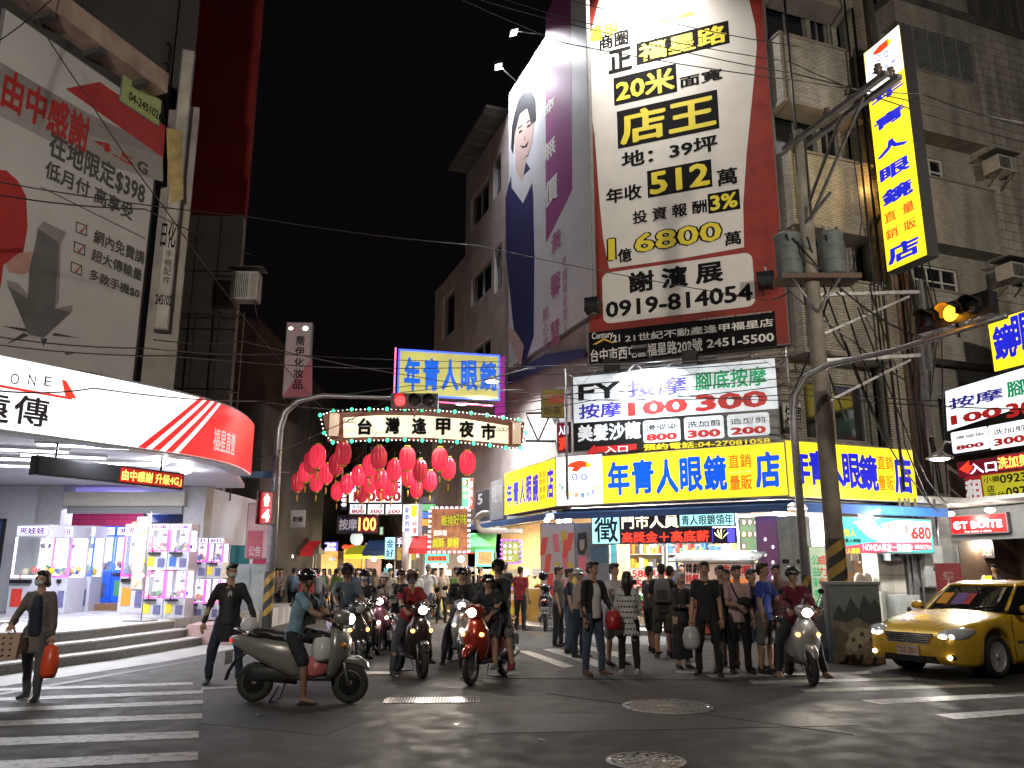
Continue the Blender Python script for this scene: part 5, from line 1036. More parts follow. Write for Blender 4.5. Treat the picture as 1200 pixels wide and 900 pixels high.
# claw machines
def claw(P, rz, w, h, d, label, body, led, glow, tiers=1, group=None, marq='夾娃娃'):
    t = thing('claw_machine', label, 'claw machine', P, rz, group); th = h/tiers
    for k in range(tiers):
        z = k*th; mz = .14*th if k == tiers-1 else .03
        mb = MB(); mb.box(-w/2, -d/2, z, w/2, d/2, z+th*.40, body); mb.build('base', t)
        mb = MB(); mb.box(-w/2+.03, d/2-.03, z+th*.40, w/2-.03, d/2, z+th-mz, mat('machine_back_'+str(glow), glow, .5, em=1.5, emc=glow, var=0)); mb.build('back_panel', t)
        mb = MB()
        for sx_ in (-1, 1):
            mb.box(sx_*(w/2-.02)-.02, -d/2, z+th*.4, sx_*(w/2-.02)+.02, -d/2+.04, z+th-mz, led); mb.box(sx_*(w/2-.02)-.02, d/2-.04, z+th*.4, sx_*(w/2-.02)+.02, d/2, z+th-mz, body)
        mb.box(-w/2, -d/2-.004, z+th*.4, w/2, -d/2+.03, z+th*.425, led); mb.build('frame', t)
        mb = MB(); mb.box(-w/2+.04, -d/2+.01, z+th*.43, w/2-.04, -d/2+.015, z+th-mz-.01, mat('machine_glass', (.9, .95, 1), .05, alpha=.12, var=0)); mb.build('glass', t)
        mb = MB()
        for i in range(16 if tiers > 1 else 34):
            r = random.uniform(.05, .1)*(.6 if tiers > 1 else 1); mb.ell((random.uniform(-w/2+.12, w/2-.12), random.uniform(-d/2+.15, d/2-.15), z+th*.42+r*.7+random.random()*.12), (r, r*.9, r*1.1), random.choice(GCOL), 7, 5)
        mb.build('plush_prizes', t, kind='stuff')
        mb = MB(); cx = random.uniform(-.15, .15)*w; mb.tube([(cx, 0, z+th-mz), (cx, 0, z+th*.78)], .012, STEEL, 6); mb.lathe([(.001, th*.8), (.06*th, th*.78), (.05*th, th*.74), (.001, th*.73)], STEEL, 10, Matrix.Translation((cx, 0, z)))
        for a in range(3): mb.tube([(cx, 0, z+th*.75), (cx+.07*th*cos(a*2.1), .07*th*sin(a*2.1), z+th*.72), (cx+.05*th*cos(a*2.1), .05*th*sin(a*2.1), z+th*.66)], .007, STEEL, 5)
        mb.build('claw', t)
        mb = MB(); mb.box(-w/2+.06, -d/2-.10, z+th*.34, w*.18, -d/2-.004, z+th*.38, BLACKM); mb.lathe([(.012, 0), (.012, .07), (.03, .09), (.001, .11)], mat('joystick_red', (.6, .03, .03), .3), 8, Matrix.Translation((-w*.15, -d/2-.06, z+th*.38))); mb.build('control_panel', t)
        mb = MB(); mb.box(w*.08, -d/2-.015, z+th*.06, w*.4, -d/2-.002, z+th*.25, mat('chute_flap', (.15, .15, .3), .3)); mb.build('prize_door', t)
        mb = MB(); mb.box(-w*.4, -d/2-.015, z+th*.08, -w*.08, -d/2-.002, z+th*.28, random.choice(GCOL)); mb.build('price_card', t)
    mb = MB(); mb.box(-w/2, -d/2, h-.14*th, w/2, d/2, h, body); mb.build('top_box', t)
    mb = MB(); mb.box(-w/2+.03, -d/2-.012, h-.12*th, w/2-.03, -d/2-.002, h-.02*th, emit('marquee_'+str(led.name), (.7, .7, 1), 1.5)); text(mb, marq, -w*.4, h-.11*th, w*.4, h-.03*th, mat('marquee_ink', (.2, .02, .3), .5, var=0), .03, -d/2-.018); mb.build('marquee', t)
    return t
random.seed(21)
LBL = emit('led_blue', (.04, .15, 1), 1.6, base=(.02, .05, .4)); LPU = emit('led_purple', (.5, .15, 1), 1.8, base=(.2, .1, .5)); LMG = emit('led_magenta', (1, .1, .7), 1.8, base=(.5, .05, .3)); LWT = emit('led_coldwhite', (.85, .85, 1), 1.8)
BW_ = mat('machine_white', (.6, .6, .68), .35, var=.06); BB_ = mat('machine_blue', (.02, .10, .6), .3, em=.5, emc=(.02, .12, .85), var=.3, sc=8)
gw = (.9, .92, 1)
claw((X(56, 21.2), 21.4, PLZ), radians(-8), .9, 2.2, .9, 'white claw machine at the left end with violet marquee, beside the white wall', BW_, LWT, gw)
claw((X(82, 21.4), 21.9, PLZ), radians(-4), .5, 2.2, .8, 'narrow white claw machine between the leftmost one and the blue ones', BW_, LPU, gw)
claw((X(121, 24.3), 24.4, .69), 0, 1.45, 2.15, .9, 'wide blue claw machine with dotted blue frame in the middle of the shop', BB_, LBL, gw)
claw((X(170, 24.3), 24.4, .69), 0, 1.0, 2.15, .9, 'blue claw machine behind the tall patterned flag', BB_, LBL, gw)
claw((X(106, 22.6), 22.8, PLZ), radians(6), .75, 2.25, .8, 'white and blue claw machine turned slightly right in front of the blue pair', BW_, LBL, gw)
claw((X(174, 21.8), 22.0, PLZ), 0, .75, 2.25, .8, 'white claw machine with magenta edges just left of the mini machine bank', BW_, LMG, gw)
claw((X(192, 19.6), 19.9, PLZ), 0, .5, 2.15, .55, 'two-tier mini claw machine, first from the left in the white bank', BW_, LMG, gw, 2, 'two-tier mini claw machines', '扭蛋')
claw((X(217, 19.6), 19.9, PLZ), 0, .5, 2.15, .55, 'two-tier mini claw machine, second in the white bank', BW_, LPU, gw, 2, 'two-tier mini claw machines', '扭蛋')
claw((X(238, 20.3), 20.7, PLZ-.1), 0, .45, 1.95, .5, 'two-tier mini claw machine, third in the white bank, slightly lower', BW_, LMG, gw, 2, 'two-tier mini claw machines', '抓')
claw((X(257, 20.3), 20.7, PLZ-.1), 0, .4, 1.95, .5, 'two-tier mini claw machine at the right end of the white bank', BW_, LMG, gw, 2, 'two-tier mini claw machines', '抓')
lamp_c = thing('tube_light', 'tube light on the ceiling inside the claw-machine shop', 'ceiling light', (-11.5, 24.5, 3.8)); mb = MB(); mb.tube([(-.6, 0, 0), (.6, 0, 0)], .02, TUBE, 6); mb.build('tube', lamp_c); parent_keep(lamp('tube_glow', (-11.5, 24.5, 3.7), 420, (.85, .85, 1), .8, (-11.5, 24.5, 0)), lamp_c)
# tall patterned flag
S_ = Sign('banner_flag', 'tall leaning patterned flag on a pole in front of the blue claw machines', 'banner flag', Plane(X(165, 18.2), 18.2, -20), (152, 692), (176, 605), mat('flag_pattern', (.45, .35, .3), .6, em=.12, emc=(.5, .4, .5), var=.5, sc=4), .01, board='cloth')
for i in range(9): ring(S_, 158+(i % 2)*9, 615+i*8.5, 3.4, 3.6, GCOL[(2, 8, 6, 4)[i % 4]])
S_.done(); mb = MB(); mb.tube([(S_.w+.03, 0, PLZ-S_.z0), (S_.w+.03, 0, S_.h+.1)], .015, STEEL, 6); mb.box(S_.w-.3, -.2, PLZ-S_.z0, S_.w+.3, .2, PLZ-S_.z0+.03, STEEL); mb.build('pole', S_.root)
# blue canopy, orange neon, teal cloth, pink paper wall and cabinet at the alley mouth
t = awning(Plane(X(247, 23), 23, 4), 0, X(333, 23)-X(247, 23), 'faded blue awning over the stall left of the alley', 1.0, 4.35, mat('faded_blue_awning', (.06, .13, .26), .6, var=.2), .15)
ORN = emit('neon_orange', (1, .3, .03), 1.8, sample=False)
t = thing('neon_tube_sign', 'orange neon strokes at the edge of the claw-machine shop', 'neon sign', atY(240, 590, 23.2)); mb = MB()
for a, b in (((-.2, .45), (.12, .42)), ((-.22, .1), (.15, .05)), ((-.2, .45), (.1, -.4)), ((.1, .42), (-.15, -.3))): mb.tube([(a[0], 0, a[1]), (b[0], 0, b[1])], .022, ORN, 6)
mb.build('tube', t)
t = thing('teal_cloth', 'teal cloth cover hanging beside the mini claw machines', 'cloth', atY(275, 690, 23.5)-Vector((0, 0, 1))); mb = MB(); n = 10; vs = [(-.35+.07*i, .08*sin(i*1.3), z) for z in (0, .7, 1.5, 2.2) for i in range(n+1)]; vs += [(x, y+.03, z) for x, y, z in vs]; mb.add(vs, [(r*(n+1)+i, r*(n+1)+i+1, (r+1)*(n+1)+i+1, (r+1)*(n+1)+i) for r in range(3) for i in range(n)], mat('teal_fabric', (.03, .16, .17), .8, var=.2), True); mb.build('cloth_sheet', t)
S_ = Sign('notice_wall', 'pink and white notice sheet on the hoarding beside the signal pole', 'poster', Plane(X(287, 22.8), 22.8, 6), (286, 655), (327, 590), mat('pink_paper', (.5, .3, .3), .6, em=.08, emc=(.6, .35, .35), var=.15), .05); S_.r((288, 654), (309, 622), mat('pink_cloth', 0), -.016); S_.t('0', (316, 644), (320, 634), INK, .04); S_.t('公告', (291, 652), (306, 640), mat('faded_white', 0), .02); S_.done()
t = thing('grey_cabinet', 'grey steel utility cabinet standing behind the striped signal pole', 'cabinet', Vector((X(302, 23.2), 23.2, 0)), radians(4)); mb = MB(); mb.box(-.42, 0, .1, .42, .5, 1.75, CAB); mb.build('body', t); mb = MB(); mb.box(-.4, -.02, .15, -.01, -.002, 1.7, CAB); mb.build('door', t); mb = MB(); mb.box(.01, -.02, .15, .4, -.002, 1.7, CAB); mb.build('door', t); mb = MB(); mb.box(-.45, -.03, 0, .45, .53, .1, KERB); mb.build('plinth', t)
# ================================================================ alley
def bldg(label, x0, x1, Y, h, m, d=12, win=(), name='alley_building'):
    t = thing(name, label, 'building', ((x0+x1)/2, Y, 0)); w = x1-x0; mb = MB(); mb.box(-w/2, 0, 0, w/2, d, h, m); mb.build('wall', t)
    for (a, z, ww, hh, lit) in win:
        mb = MB(); mb.box(a, -.06, z, a+ww, .0, z+hh, FRAME); f = mb.build('window', t); m2 = MB(); m2.box(a+.06, -.08, z+.06, a+ww-.06, -.062, z+hh-.06, ORN2 if lit else GLASS); m2.build('pane', f)
    return t
ORN2 = emit('lit_orange_window', (1, .3, .04), .9, base=(.4, .1, .02)); BRN = mat('dark_brown_wall', (.07, .045, .035), .8, var=.3, sc=1)
AWD = mat('alley_shutter', (.06, .06, .06), .6, var=.2)
lw = Plane(-8.6, 27.2, 108)
bldg('dark four-storey building deep on the left of the alley', -15.5, -11.2, 44, 12, DARKW, win=[(-1.4, 6, 1, 1.4, 0), (.4, 6, 1, 1.4, 0), (-1.4, 9, 1, 1.4, 0), (.4, 9, 1, 1.4, 0)])
bldg('brown building closing the alley with one orange lit window', -14.5, -8.2, 58, 11.5, BRN, win=[(X(386, 58)+11.35, zat(617, 58), .9, 1.25, 1), (-1.8, 8, 1.2, 1.4, 0), (.6, 8, 1.2, 1.4, 0), (.8, 5.2, 1.2, 1.3, 0)])
bldg('darker building at the far right end of the alley', -8.2, -4.5, 62, 14, DARKW, win=[(-1.2, 6, 1.2, 1.4, 0), (.4, 9, 1.2, 1.4, 0)])
bldg('low dark house on the left side of the alley mouth', -14, -9.0, 29, 7.5, DARK2, 10, win=[(.2, 4.6, 1.2, 1.2, 0)])
bldg('narrow unlit house beyond the signal pole on the left', -17, -11.8, 36, 13, BRN, 8, win=[(.6, 5, 1.1, 1.3, 0), (.6, 8.2, 1.1, 1.3, 0)])
# arch sign
AP = Plane(*atY(497, 500, 25).xy, 4)
ar = thing('arch_sign', 'fan-shaped lit night market arch sign rimmed with green and white bulbs', 'arch sign', AP.p(0, zat(500, 25)), AP.a)
az0 = zat(500, 25)
def A(x, y): a = AP.sz(320+x/4, 460+y/4); return (a[0], a[1]-az0)
CREAM = emit('lit_cream', (1, .93, .66), 1.05, base=(.7, .6, .4)); RBR = mat('red_brown_board', (.22, .07, .05), .5, em=.15, emc=(.4, .12, .08), var=.2, sc=4); TANB = emit('lit_tan', (.85, .62, .45), .7, base=(.5, .35, .25))
top = [(315, 92), (500, 84), (618, 84), (700, 87), (900, 100), (1003, 112), (1120, 130), (1180, 140)]; bot = [(1165, 250), (1100, 250), (1016, 240), (900, 230), (700, 220), (500, 216), (315, 222), (255, 226), (232, 100)]
mb = MB(); mb.prism([A(*p) for p in top+bot], .02, .35, RBR); mb.build('board', ar)
mb = MB(); mb.prism([A(*p) for p in ((330, 118), (500, 106), (700, 108), (900, 124), (1103, 156), (1103, 240), (900, 222), (700, 210), (500, 206), (330, 211))], 0, .018, CREAM); mb.build('lit_panel', ar)
for a, b in (((262, 100), (312, 208)), ((1118, 142), (1165, 245))):
    x0, z1 = A(*a); x1, z0 = A(*b); mb = MB(); mb.tube([((x0+x1)/2, -.02, z0), ((x0+x1)/2, -.02, z1)], (x1-x0)/2.4, TANB, 14); mb.tube([((x0+x1)/2, -.02, z0-.03), ((x0+x1)/2, -.02, z0)], (x1-x0)/2.1, mat('copper', (.35, .12, .06), .4, metal=.4), 14); mb.tube([((x0+x1)/2, -.02, z1), ((x0+x1)/2, -.02, z1+.03)], (x1-x0)/2.1, mat('copper', 0), 14); mb.build('scroll_roll', ar)
mb = MB()
for i, (ch, x, y) in enumerate((('台', 430, 160), ('灣', 560, 155), ('逢', 685, 157), ('甲', 797, 160), ('夜', 907, 172), ('市', 1010, 184))):
    a = A(x-34, y+38); b = A(x+34, y-38); text(mb, ch, a[0]-.02, a[1]-.02, b[0]+.02, b[1]+.02, WINK, .08, -.006); text(mb, ch, *a, *b, INK, .035, -.012)
mb.build('lettering', ar)
mb = MB()
for cx, cy, sx_ in ((335, 125, 1), (1098, 165, -1)):
    for k in range(3):
        pts = [A(cx+sx_*(8+18*k+10*cos(a*.7)), cy+8+8*sin(a*.7)) for a in range(8)]; mb.tube([(p[0], -.01, p[1]) for p in pts], .012, mat('scrollwork', (.15, .1, .07), .5), 4)
mb.build('scroll_ornament', ar)
GB = emit('green_bulb', (.05, 1, .4), 3.0, base=(.05, .5, .2)); WB_ = emit('white_bulb', (1, 1, .9), 2.0, sample=False)
gpts = [(222, 108), (285, 88), (370, 82), (452, 80), (535, 79), (618, 80), (698, 83), (777, 87), (852, 92), (928, 98), (1003, 108), (1078, 119), (1150, 130), (1185, 190), (1160, 262), (1090, 260), (1016, 249), (940, 240), (863, 234), (785, 229), (700, 226), (618, 223), (537, 225), (453, 226), (370, 230), (282, 236), (240, 190)]
bm_ = MB(); bm_.ell((0, 0, 0), (.055, .055, .065), GB, 8, 5); bm_.tube([(0, .05, 0), (0, .12, 0)], .02, BLACKM, 5); gme = bm_.mesh('bulb')
wme = MB().ell((0, 0, 0), (.026, .026, .026), WB_, 6, 4).mesh('bulb')
G3 = [A(*p) for p in gpts]
for i, p in enumerate(G3):
    o = bpy.data.objects.new('bulb', gme); COL.objects.link(o); o.parent = ar; o.location = (p[0], -.08, p[1]); q = G3[(i+1) % len(G3)]
    for k in range(1, 4): o = bpy.data.objects.new('bulb', wme); COL.objects.link(o); o.parent = ar; o.location = (p[0]+(q[0]-p[0])*k/4, -.05, p[1]+(q[1]-p[1])*k/4)
mb = MB(); mb.tube([(p[0], -.02, p[1]) for p in G3+[G3[0]]], .02, BLACKM, 5); mb.build('bulb_rail', ar)
mb = MB(); e0 = A(1185, 190)
for dz in (.5, -.4): mb.tube([(e0[0], .1, dz), (e0[0]+1.6, .1, dz)], .035, BLACKM, 6)
for k in range(4): mb.tube([(e0[0]+.4*k, .1, -.4 if k % 2 else .5), (e0[0]+.4*(k+1), .1, .5 if k % 2 else -.4)], .025, BLACKM, 6)
mb.build('truss', ar)
lt = parent_keep(lamp('arch_glow', AP.p(0, az0-.6, .8), 30, (1, .9, .7), 1.5, AP.p(0, 0, 1)), ar)
# lanterns
LANT = emit('lantern_paper', (1, .045, .10), .66, base=(.55, .02, .04), sample=False); LANT2 = emit('lantern_paper_dim', (.6, .03, .06), .42, base=(.4, .02, .03), sample=False)
def lantern(P, m, label):
    t = thing('red_lantern', label, 'lantern', P, random.random()*6, 'red lanterns hung across the alley mouth')
    prof = [(.06, .36)]+[(.238*sqrt(max(.06, 1-abs(z/.38)**2.6)), z) for z in [.34-.68*i/10 for i in range(11)]]+[(.06, -.36)]; n = 26
    vs = []; fs = []
    for r, z in prof[::-1]:
        for j in range(n): g = 2*pi*j/n; rr = r*(1+(.055 if j % 2 else -.055)); vs.append((rr*cos(g), rr*sin(g), z))
    for i in range(len(prof)-1):
        for j in range(n): fs.append((i*n+j, i*n+(j+1) % n, (i+1)*n+(j+1) % n, (i+1)*n+j))
    mb = MB(); mb.add(vs, fs, m, False); mb.build('paper_body', t)
    mb = MB(); mb.lathe([(.09, .35), (.09, .4), (.001, .4)], GOLD, 12); mb.tube([(0, 0, .4), (0, 0, .62)], .006, BLACKM, 4); mb.build('cap', t)
    mb = MB(); mb.lathe([(.09, -.40), (.09, -.35)], GOLD, 12); mb.tube([(0, 0, -.4), (0, 0, -.5)], .008, GOLD, 4); mb.lathe([(.012, -.5), (.03, -.53), (.022, -.72), (.001, -.73)][::-1], GOLD, 8); mb.build('tassel', t); return t
random.seed(4); sp2 = [(374, 531, 4), (404, 533, 4), (446, 535, 5), (480, 537, 5), (514, 538, 5), (549, 539, 4)]; first = None; nam = ['first', 'second', 'third', 'fourth', 'fifth', 'sixth']; row_ = ['at the front', 'second from the front', 'third from the front', 'fourth from the front', 'at the back']
for i, (u, v, n) in enumerate(sp2):
    P0 = atY(u, v, 24.6)
    for k in range(n):
        P = P0+Vector((-.36*2.1*k+random.uniform(-.08, .08), 2.1*k, -.05*k+random.uniform(-.12, .05))); l = 'red paper lantern on the %s string from the left, %s' % (nam[i], row_[k])
        if first is None: first = lantern(P, LANT, l); second = lantern(P+Vector((0, 0, .0)), LANT2, l); second.location = P0+Vector((-.36*2.1, 2.1, 0)); second['label'] = 'red paper lantern on the first string from the left, second from the front'; continue
        if i == 0 and k == 1: continue
        src = second if (k == 0 and i in (1, 2)) or random.random() < .2 else first
        copy_thing(src, P, random.random()*6, l, 'red lanterns hung across the alley mouth')
    t = thing('lantern_wire', 'thin wire carrying the %s lantern string from the left' % nam[i], 'wire', P0, 0); mb = MB(); mb.tube([(0, -.8, .62), (-.36*4, 4, .52), (-.36*11, 11, .6)], .01, BLACKM, 4); mb.build('wire', t)
# neon sign over the alley and other alley signs
NB = emit('neon_blue', (.05, .12, 1), 2.2, base=(.02, .05, .5)); NPK = emit('neon_pink', (1, .15, .35), 2.0); OLV = emit('lit_olive_yellow', (.62, .58, .16), .75, base=(.4, .36, .1)); NBT = emit('neon_blue_text', (.0, .13, .75), .9, base=(0, .05, .4), sample=False)
NP = Plane(*atY(527, 440, 27).xy, 14)
S_ = framed('neon_sign', 'olive yellow optician neon sign with blue outline hanging over the alley', NP, (466, 463), (585, 417), OLV, NB, depth=.3)
for i, ch in enumerate('年青人眼鏡'): x0 = 473+i*22.2; S_.t(ch, (x0, 458-i*.0), (x0+20, 419.5+i*1.2), NBT, .045, y=-.045)
mb = MB(); mb.tube([(-.12, -.02, -.05), (-.12, -.02, S_.h+.05)], .03, NPK, 6); mb.build('pink_tube', S_.root); S_.done()
t = thing('neon_tube_sign', 'long pink neon tube below the olive optician sign', 'neon sign', atY(545, 471, 26)); mb = MB(); mb.tube([(-.9, 0, 0), (.9, .3, -.08)], .025, NPK, 6); mb.build('tube', t); mb = MB(); mb.bar((-.9, .04, .03), (.9, .34, -.05), .05, .05, BLACKM); mb.build('rail', t)
S_ = Sign('magenta_panel', 'magenta lit strip on the alley wall beside the olive optician sign', 'neon sign', ALLEY.off(.1), (580, 500), (592, 415), emit('lit_magenta', (.6, .06, .45), .5, base=(.3, .02, .2)), .15); S_.done()
S_ = Sign('cosmetics_sign', 'unlit pinkish white vertical cosmetics shop sign above the signal arm', 'shop sign', Plane(*atY(349, 420, 25).xy, 3), (330.5, 465), (366, 378), mat('cosmetics_white', (.36, .27, .28), .5, em=.04, emc=(.5, .35, .4), var=.1, sc=2), .25)
S_.poly([(366, 420), (366, 465), (331, 465), (345, 445)], mat('cosmetics_pink', (.36, .08, .12), .5, em=.04, emc=(.5, .1, .15), var=.1), -.016); S_.t('喬伊化妝品', (343, 457), (358, 393), INK, .02, True); ring(S_, 341, 385, 5, 3, mat('cosmetics_pink', 0)); ring(S_, 358, 385, 6, 4, K3); S_.done()
AWN2 = mat('dark_purple_board', (.02, .012, .05), .4, em=.05, emc=(.05, .03, .15), var=.1); GTX = mat('grey_text', (.4, .4, .42), .5, em=.25, emc=(.6, .6, .7), var=0, sample=False)
AC = lambda u, v, Y, a=0: Plane(*atY(u, v, Y).xy, a)
S_ = Sign('massage_sign', 'distant lit massage price sign partly hidden behind the lanterns', 'shop sign', AC(440, 580, 36, -3), (408, 603), (472, 552), LBLK, .3); S_.r((409, 589), (471, 553), LWH2); S_.t('按摩腳底', (412, 573), (470, 556), BLU, .02); S_.t('100300', (414, 588), (470, 576), REDT, .05)
for i in range(3): x = 410+i*21; S_.r((x, 602), (x+19, 591), LWH2, -.02); S_.t(('燙或染', '洗加剪', '造型剪')[i], (x+2, 596), (x+17, 592), LBLK, 0, y=-.026); S_.t(('800', '300', '200')[i], (x+2, 601.5), (x+17, 597), REDT, .04, y=-.026)
S_.done()
S_ = framed('massage_sign', 'dark sign with grey characters and a red neon price deep in the alley', AC(420, 615, 34), (395, 625), (444, 604), AWN2, mat('black_metal', 0)); S_.t('按摩', (397, 621), (419, 608), GTX, .02); S_.t('100', (420, 622), (441, 606.5), LEDY, .02); S_.r((419, 624), (443, 605), mat('dark_red_panel', 0), -.014); S_.done()
S_ = Sign('bulb_strip_sign', 'vertical strip of white and green bulbs left of the distant massage sign', 'shop sign', AC(403, 580, 36), (399, 597), (407, 560), AWN2, .1); [ring(S_, 403, 564+i*5.5, 3, 2.2, LWT) for i in range(6)]; S_.done()
S_ = Sign('box_sign', 'grey-sided lit box sign with blue writing over the alley stalls', 'shop sign', AC(475, 610, 31, -25), (471, 629), (491, 590), LWH2, .9, mat('grey_box', (.35, .35, .36), .5)); S_.t('新款眼鏡', (474, 626), (481, 594), BLU, .02, True); S_.r((482, 606), (489, 592), YL, -.016); S_.t('特價', (483, 626), (489, 610), REDT, .02, True); S_.done()
t = thing('colour_shelf', 'rack with coloured bands behind the violet framed sign', 'shelf', atY(497, 625, 31)); mb = MB()
for i, c in enumerate((GCOL[7], GCOL[2], GCOL[1], GCOL[5], GCOL[7])): mb.box(-.3, 0, i*.28, .4, .3, i*.28+.25, c)
mb.build('band', t, kind='stuff')
S_ = framed('food_sign', 'large fried-food picture sign framed by violet and white bulbs', AC(526, 620, 26.5, -2), (503, 647), (550, 595), mat('fried_picture', (.35, .14, .06), .5, em=.35, emc=(.5, .2, .1), var=.7, sc=4), emit('bulb_pinkwhite', (1, .75, 1), 2.0), dots=.16)
S_.t('雞排', (517, 616), (531, 604), INK, .09, y=-.018); S_.t('好味', (531, 615), (547, 602), INK, .09, y=-.018)
S_.t('雞排', (517, 616), (531, 604), CLY, .03, y=-.024); S_.t('好味', (531, 615), (547, 602), CLY, .03, y=-.024); S_.t('鹹酥', (507, 642), (521, 630), CLY, .05, y=-.024); S_.t('鮮蚵', (524, 642), (538, 630), CLY, .05, y=-.024); S_.t('鹽酥雞', (508, 628), (524, 621), CLW, .04, y=-.024); S_.done()
S_ = framed('menu_board', 'orange menu strip below the violet framed food sign', AC(514, 653, 26.6), (499, 659), (525, 650), mat('menu_orange', 0), LEDG, [('香雞排專賣', (501, 658), (523, 651), REDT)]); S_.done()
S_ = Sign('shop_sign', 'green and red vertical sign with fruit pictures left of the corner', 'shop sign', AC(547, 578, 28, 12), (541, 597), (555, 560), mat('lit_white_strong', 0), .15); S_.r((541.6, 596), (549, 561), emit('lit_green', (.1, .7, .25), .8), -.014); S_.r((550, 596), (554.5, 561), YR, -.015); S_.t('鮮果汁', (550.5, 594), (554, 563), mat('lettering_white', 0), .02, True, y=-.02); [ring(S_, 545, 566+i*8, 2.5, 3, GCOL[0]) for i in range(3)]; S_.done()
S_ = Sign('dark_panel_sign', 'dark panel with pale figures beside the alley corner pipes', 'shop sign', SG_LEFT.off(.0), (557, 612), (574, 572), mat('dark_board', (.04, .04, .045), .5, var=.2), .1); S_.t('5', (560, 592), (566, 578), GTX, .03); S_.done()
S_ = Sign('shop_sign', 'small cyan sign with two dark characters over the phone accessory stall', 'shop sign', AC(457, 642, 33), (450, 656), (464, 629), CY, .12); S_.t('金好', (452, 654), (462, 631), BLU, .03, True); S_.done()
S_ = Sign('shop_sign', 'dark sign with white phone accessory lettering in the alley', 'shop sign', AC(480, 635, 33), (464, 642), (499, 629), DKB, .12); S_.t('手機配件「', (465, 641), (498, 630), NEONW, .02); S_.done()
S_ = Sign('envelope_sign', 'yellow envelope-shaped signboard under the phone accessory sign', 'shop sign', AC(476, 650, 32.5), (464, 657), (488, 641), mat('envelope_yellow', (.5, .38, .08), .5, em=.25, emc=(.7, .5, .1), var=.1), .08); S_.poly([(464, 642), (476, 650), (488, 641.5), (476, 652)], mat('envelope_line', (.25, .18, .04), .5), -.02); S_.done()
S_ = Sign('upright_sign', 'bright white and cyan upright sign panel at the stalls behind the riders', 'shop sign', AC(503, 672, 30), (496, 700), (515, 656), mat('lit_white_strong', 0), .1); S_.t('手機', (499, 668), (506, 658), CYI, .02, True); S_.t('100元', (507, 690), (513, 665), REDT, .02, True); S_.done()
t = thing('round_column', 'white round column with a coloured band in the alley', 'column', gnd(479, 712)); t.location = (X(479, 31), 31, 0); mb = MB(); mb.tube([(0, 0, 0), (0, 0, 3.0)], .18, SHOPW, 14); mb.build('shaft', t)
# lit shop front at the bend of the alley
YF = 44
sf = thing('yellow_shop', 'yellow lit shop front at the bend of the alley behind the crowd', 'shop', (X(405, YF), YF, 0)); gx = lambda u: X(u, YF)-X(405, YF)
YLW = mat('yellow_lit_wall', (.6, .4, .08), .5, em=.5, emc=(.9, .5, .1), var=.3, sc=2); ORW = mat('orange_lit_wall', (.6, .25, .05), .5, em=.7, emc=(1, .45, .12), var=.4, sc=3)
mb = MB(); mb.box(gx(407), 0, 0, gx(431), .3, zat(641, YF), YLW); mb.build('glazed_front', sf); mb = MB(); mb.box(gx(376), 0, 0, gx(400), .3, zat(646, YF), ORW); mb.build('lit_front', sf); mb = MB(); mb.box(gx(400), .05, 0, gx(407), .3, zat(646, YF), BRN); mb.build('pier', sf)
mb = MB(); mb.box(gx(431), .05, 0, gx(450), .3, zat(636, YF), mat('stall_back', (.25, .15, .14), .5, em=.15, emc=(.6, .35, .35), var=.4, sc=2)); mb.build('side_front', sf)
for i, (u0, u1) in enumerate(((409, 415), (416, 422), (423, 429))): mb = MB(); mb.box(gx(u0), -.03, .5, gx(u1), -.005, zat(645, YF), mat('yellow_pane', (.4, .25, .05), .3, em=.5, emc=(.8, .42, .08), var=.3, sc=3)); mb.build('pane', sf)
S_ = Sign('shop_sign', 'blue and white lit sign above the yellow shop front', 'shop sign', AC(387, 640, 43.7), (379, 646), (396, 635), VIO, .1); S_.t('喬伊', (381, 641), (394, 636), NEONW, .02); S_.r((381, 645.5), (393, 642), LWT, -.016); S_.done()
for i, (u, l) in enumerate(((405, 'red oval lantern left of the two over the yellow shop'), (412, 'red oval lantern right of the two over the yellow shop'))): t = thing('oval_lantern', l, 'lantern', atY(u, 641, 43.5)); mb = MB(); mb.ell((0, 0, 0), (.2, .15, .13), YR); mb.build('shade', t); mb = MB(); mb.tube([(0, 0, .12), (0, 0, .4)], .01, BLACKM, 4); mb.build('cord', t)
t = thing('round_lamp_sign', 'round white lamp sign above the riders in the alley', 'lamp', atY(418, 631, 35)); mb = MB(); mb.ell((0, 0, 0), (.28, .12, .3), emit('lamp_milk', (.8, .9, .85), .8)); mb.build('globe', t); mb = MB(); mb.tube([(0, 0, .28), (0, .2, .6)], .02, BLACKM, 5); mb.build('bracket', t)
S_ = Sign('shield_sign', 'grey shield-shaped hanging sign beside the signal pole', 'shop sign', AC(349, 608, 30), (340, 618), (358, 598), None, .05, mat('shield_white', (.35, .35, .34), .5, em=.06, emc=(.5, .5, .5))); S_.t('乾鍋', (343, 612), (355, 605), INK, .02, y=-.01); S_.done()
S_ = Sign('shop_sign', 'small pale blue lit sign low on the left of the alley', 'shop sign', AC(341, 632, 36), (335, 638), (347, 626), emit('lit_pale_blue', (.4, .75, 1), .9), .1); S_.t('便利', (337, 634), (345, 629), CYI, 0); S_.done()
random.seed(8)
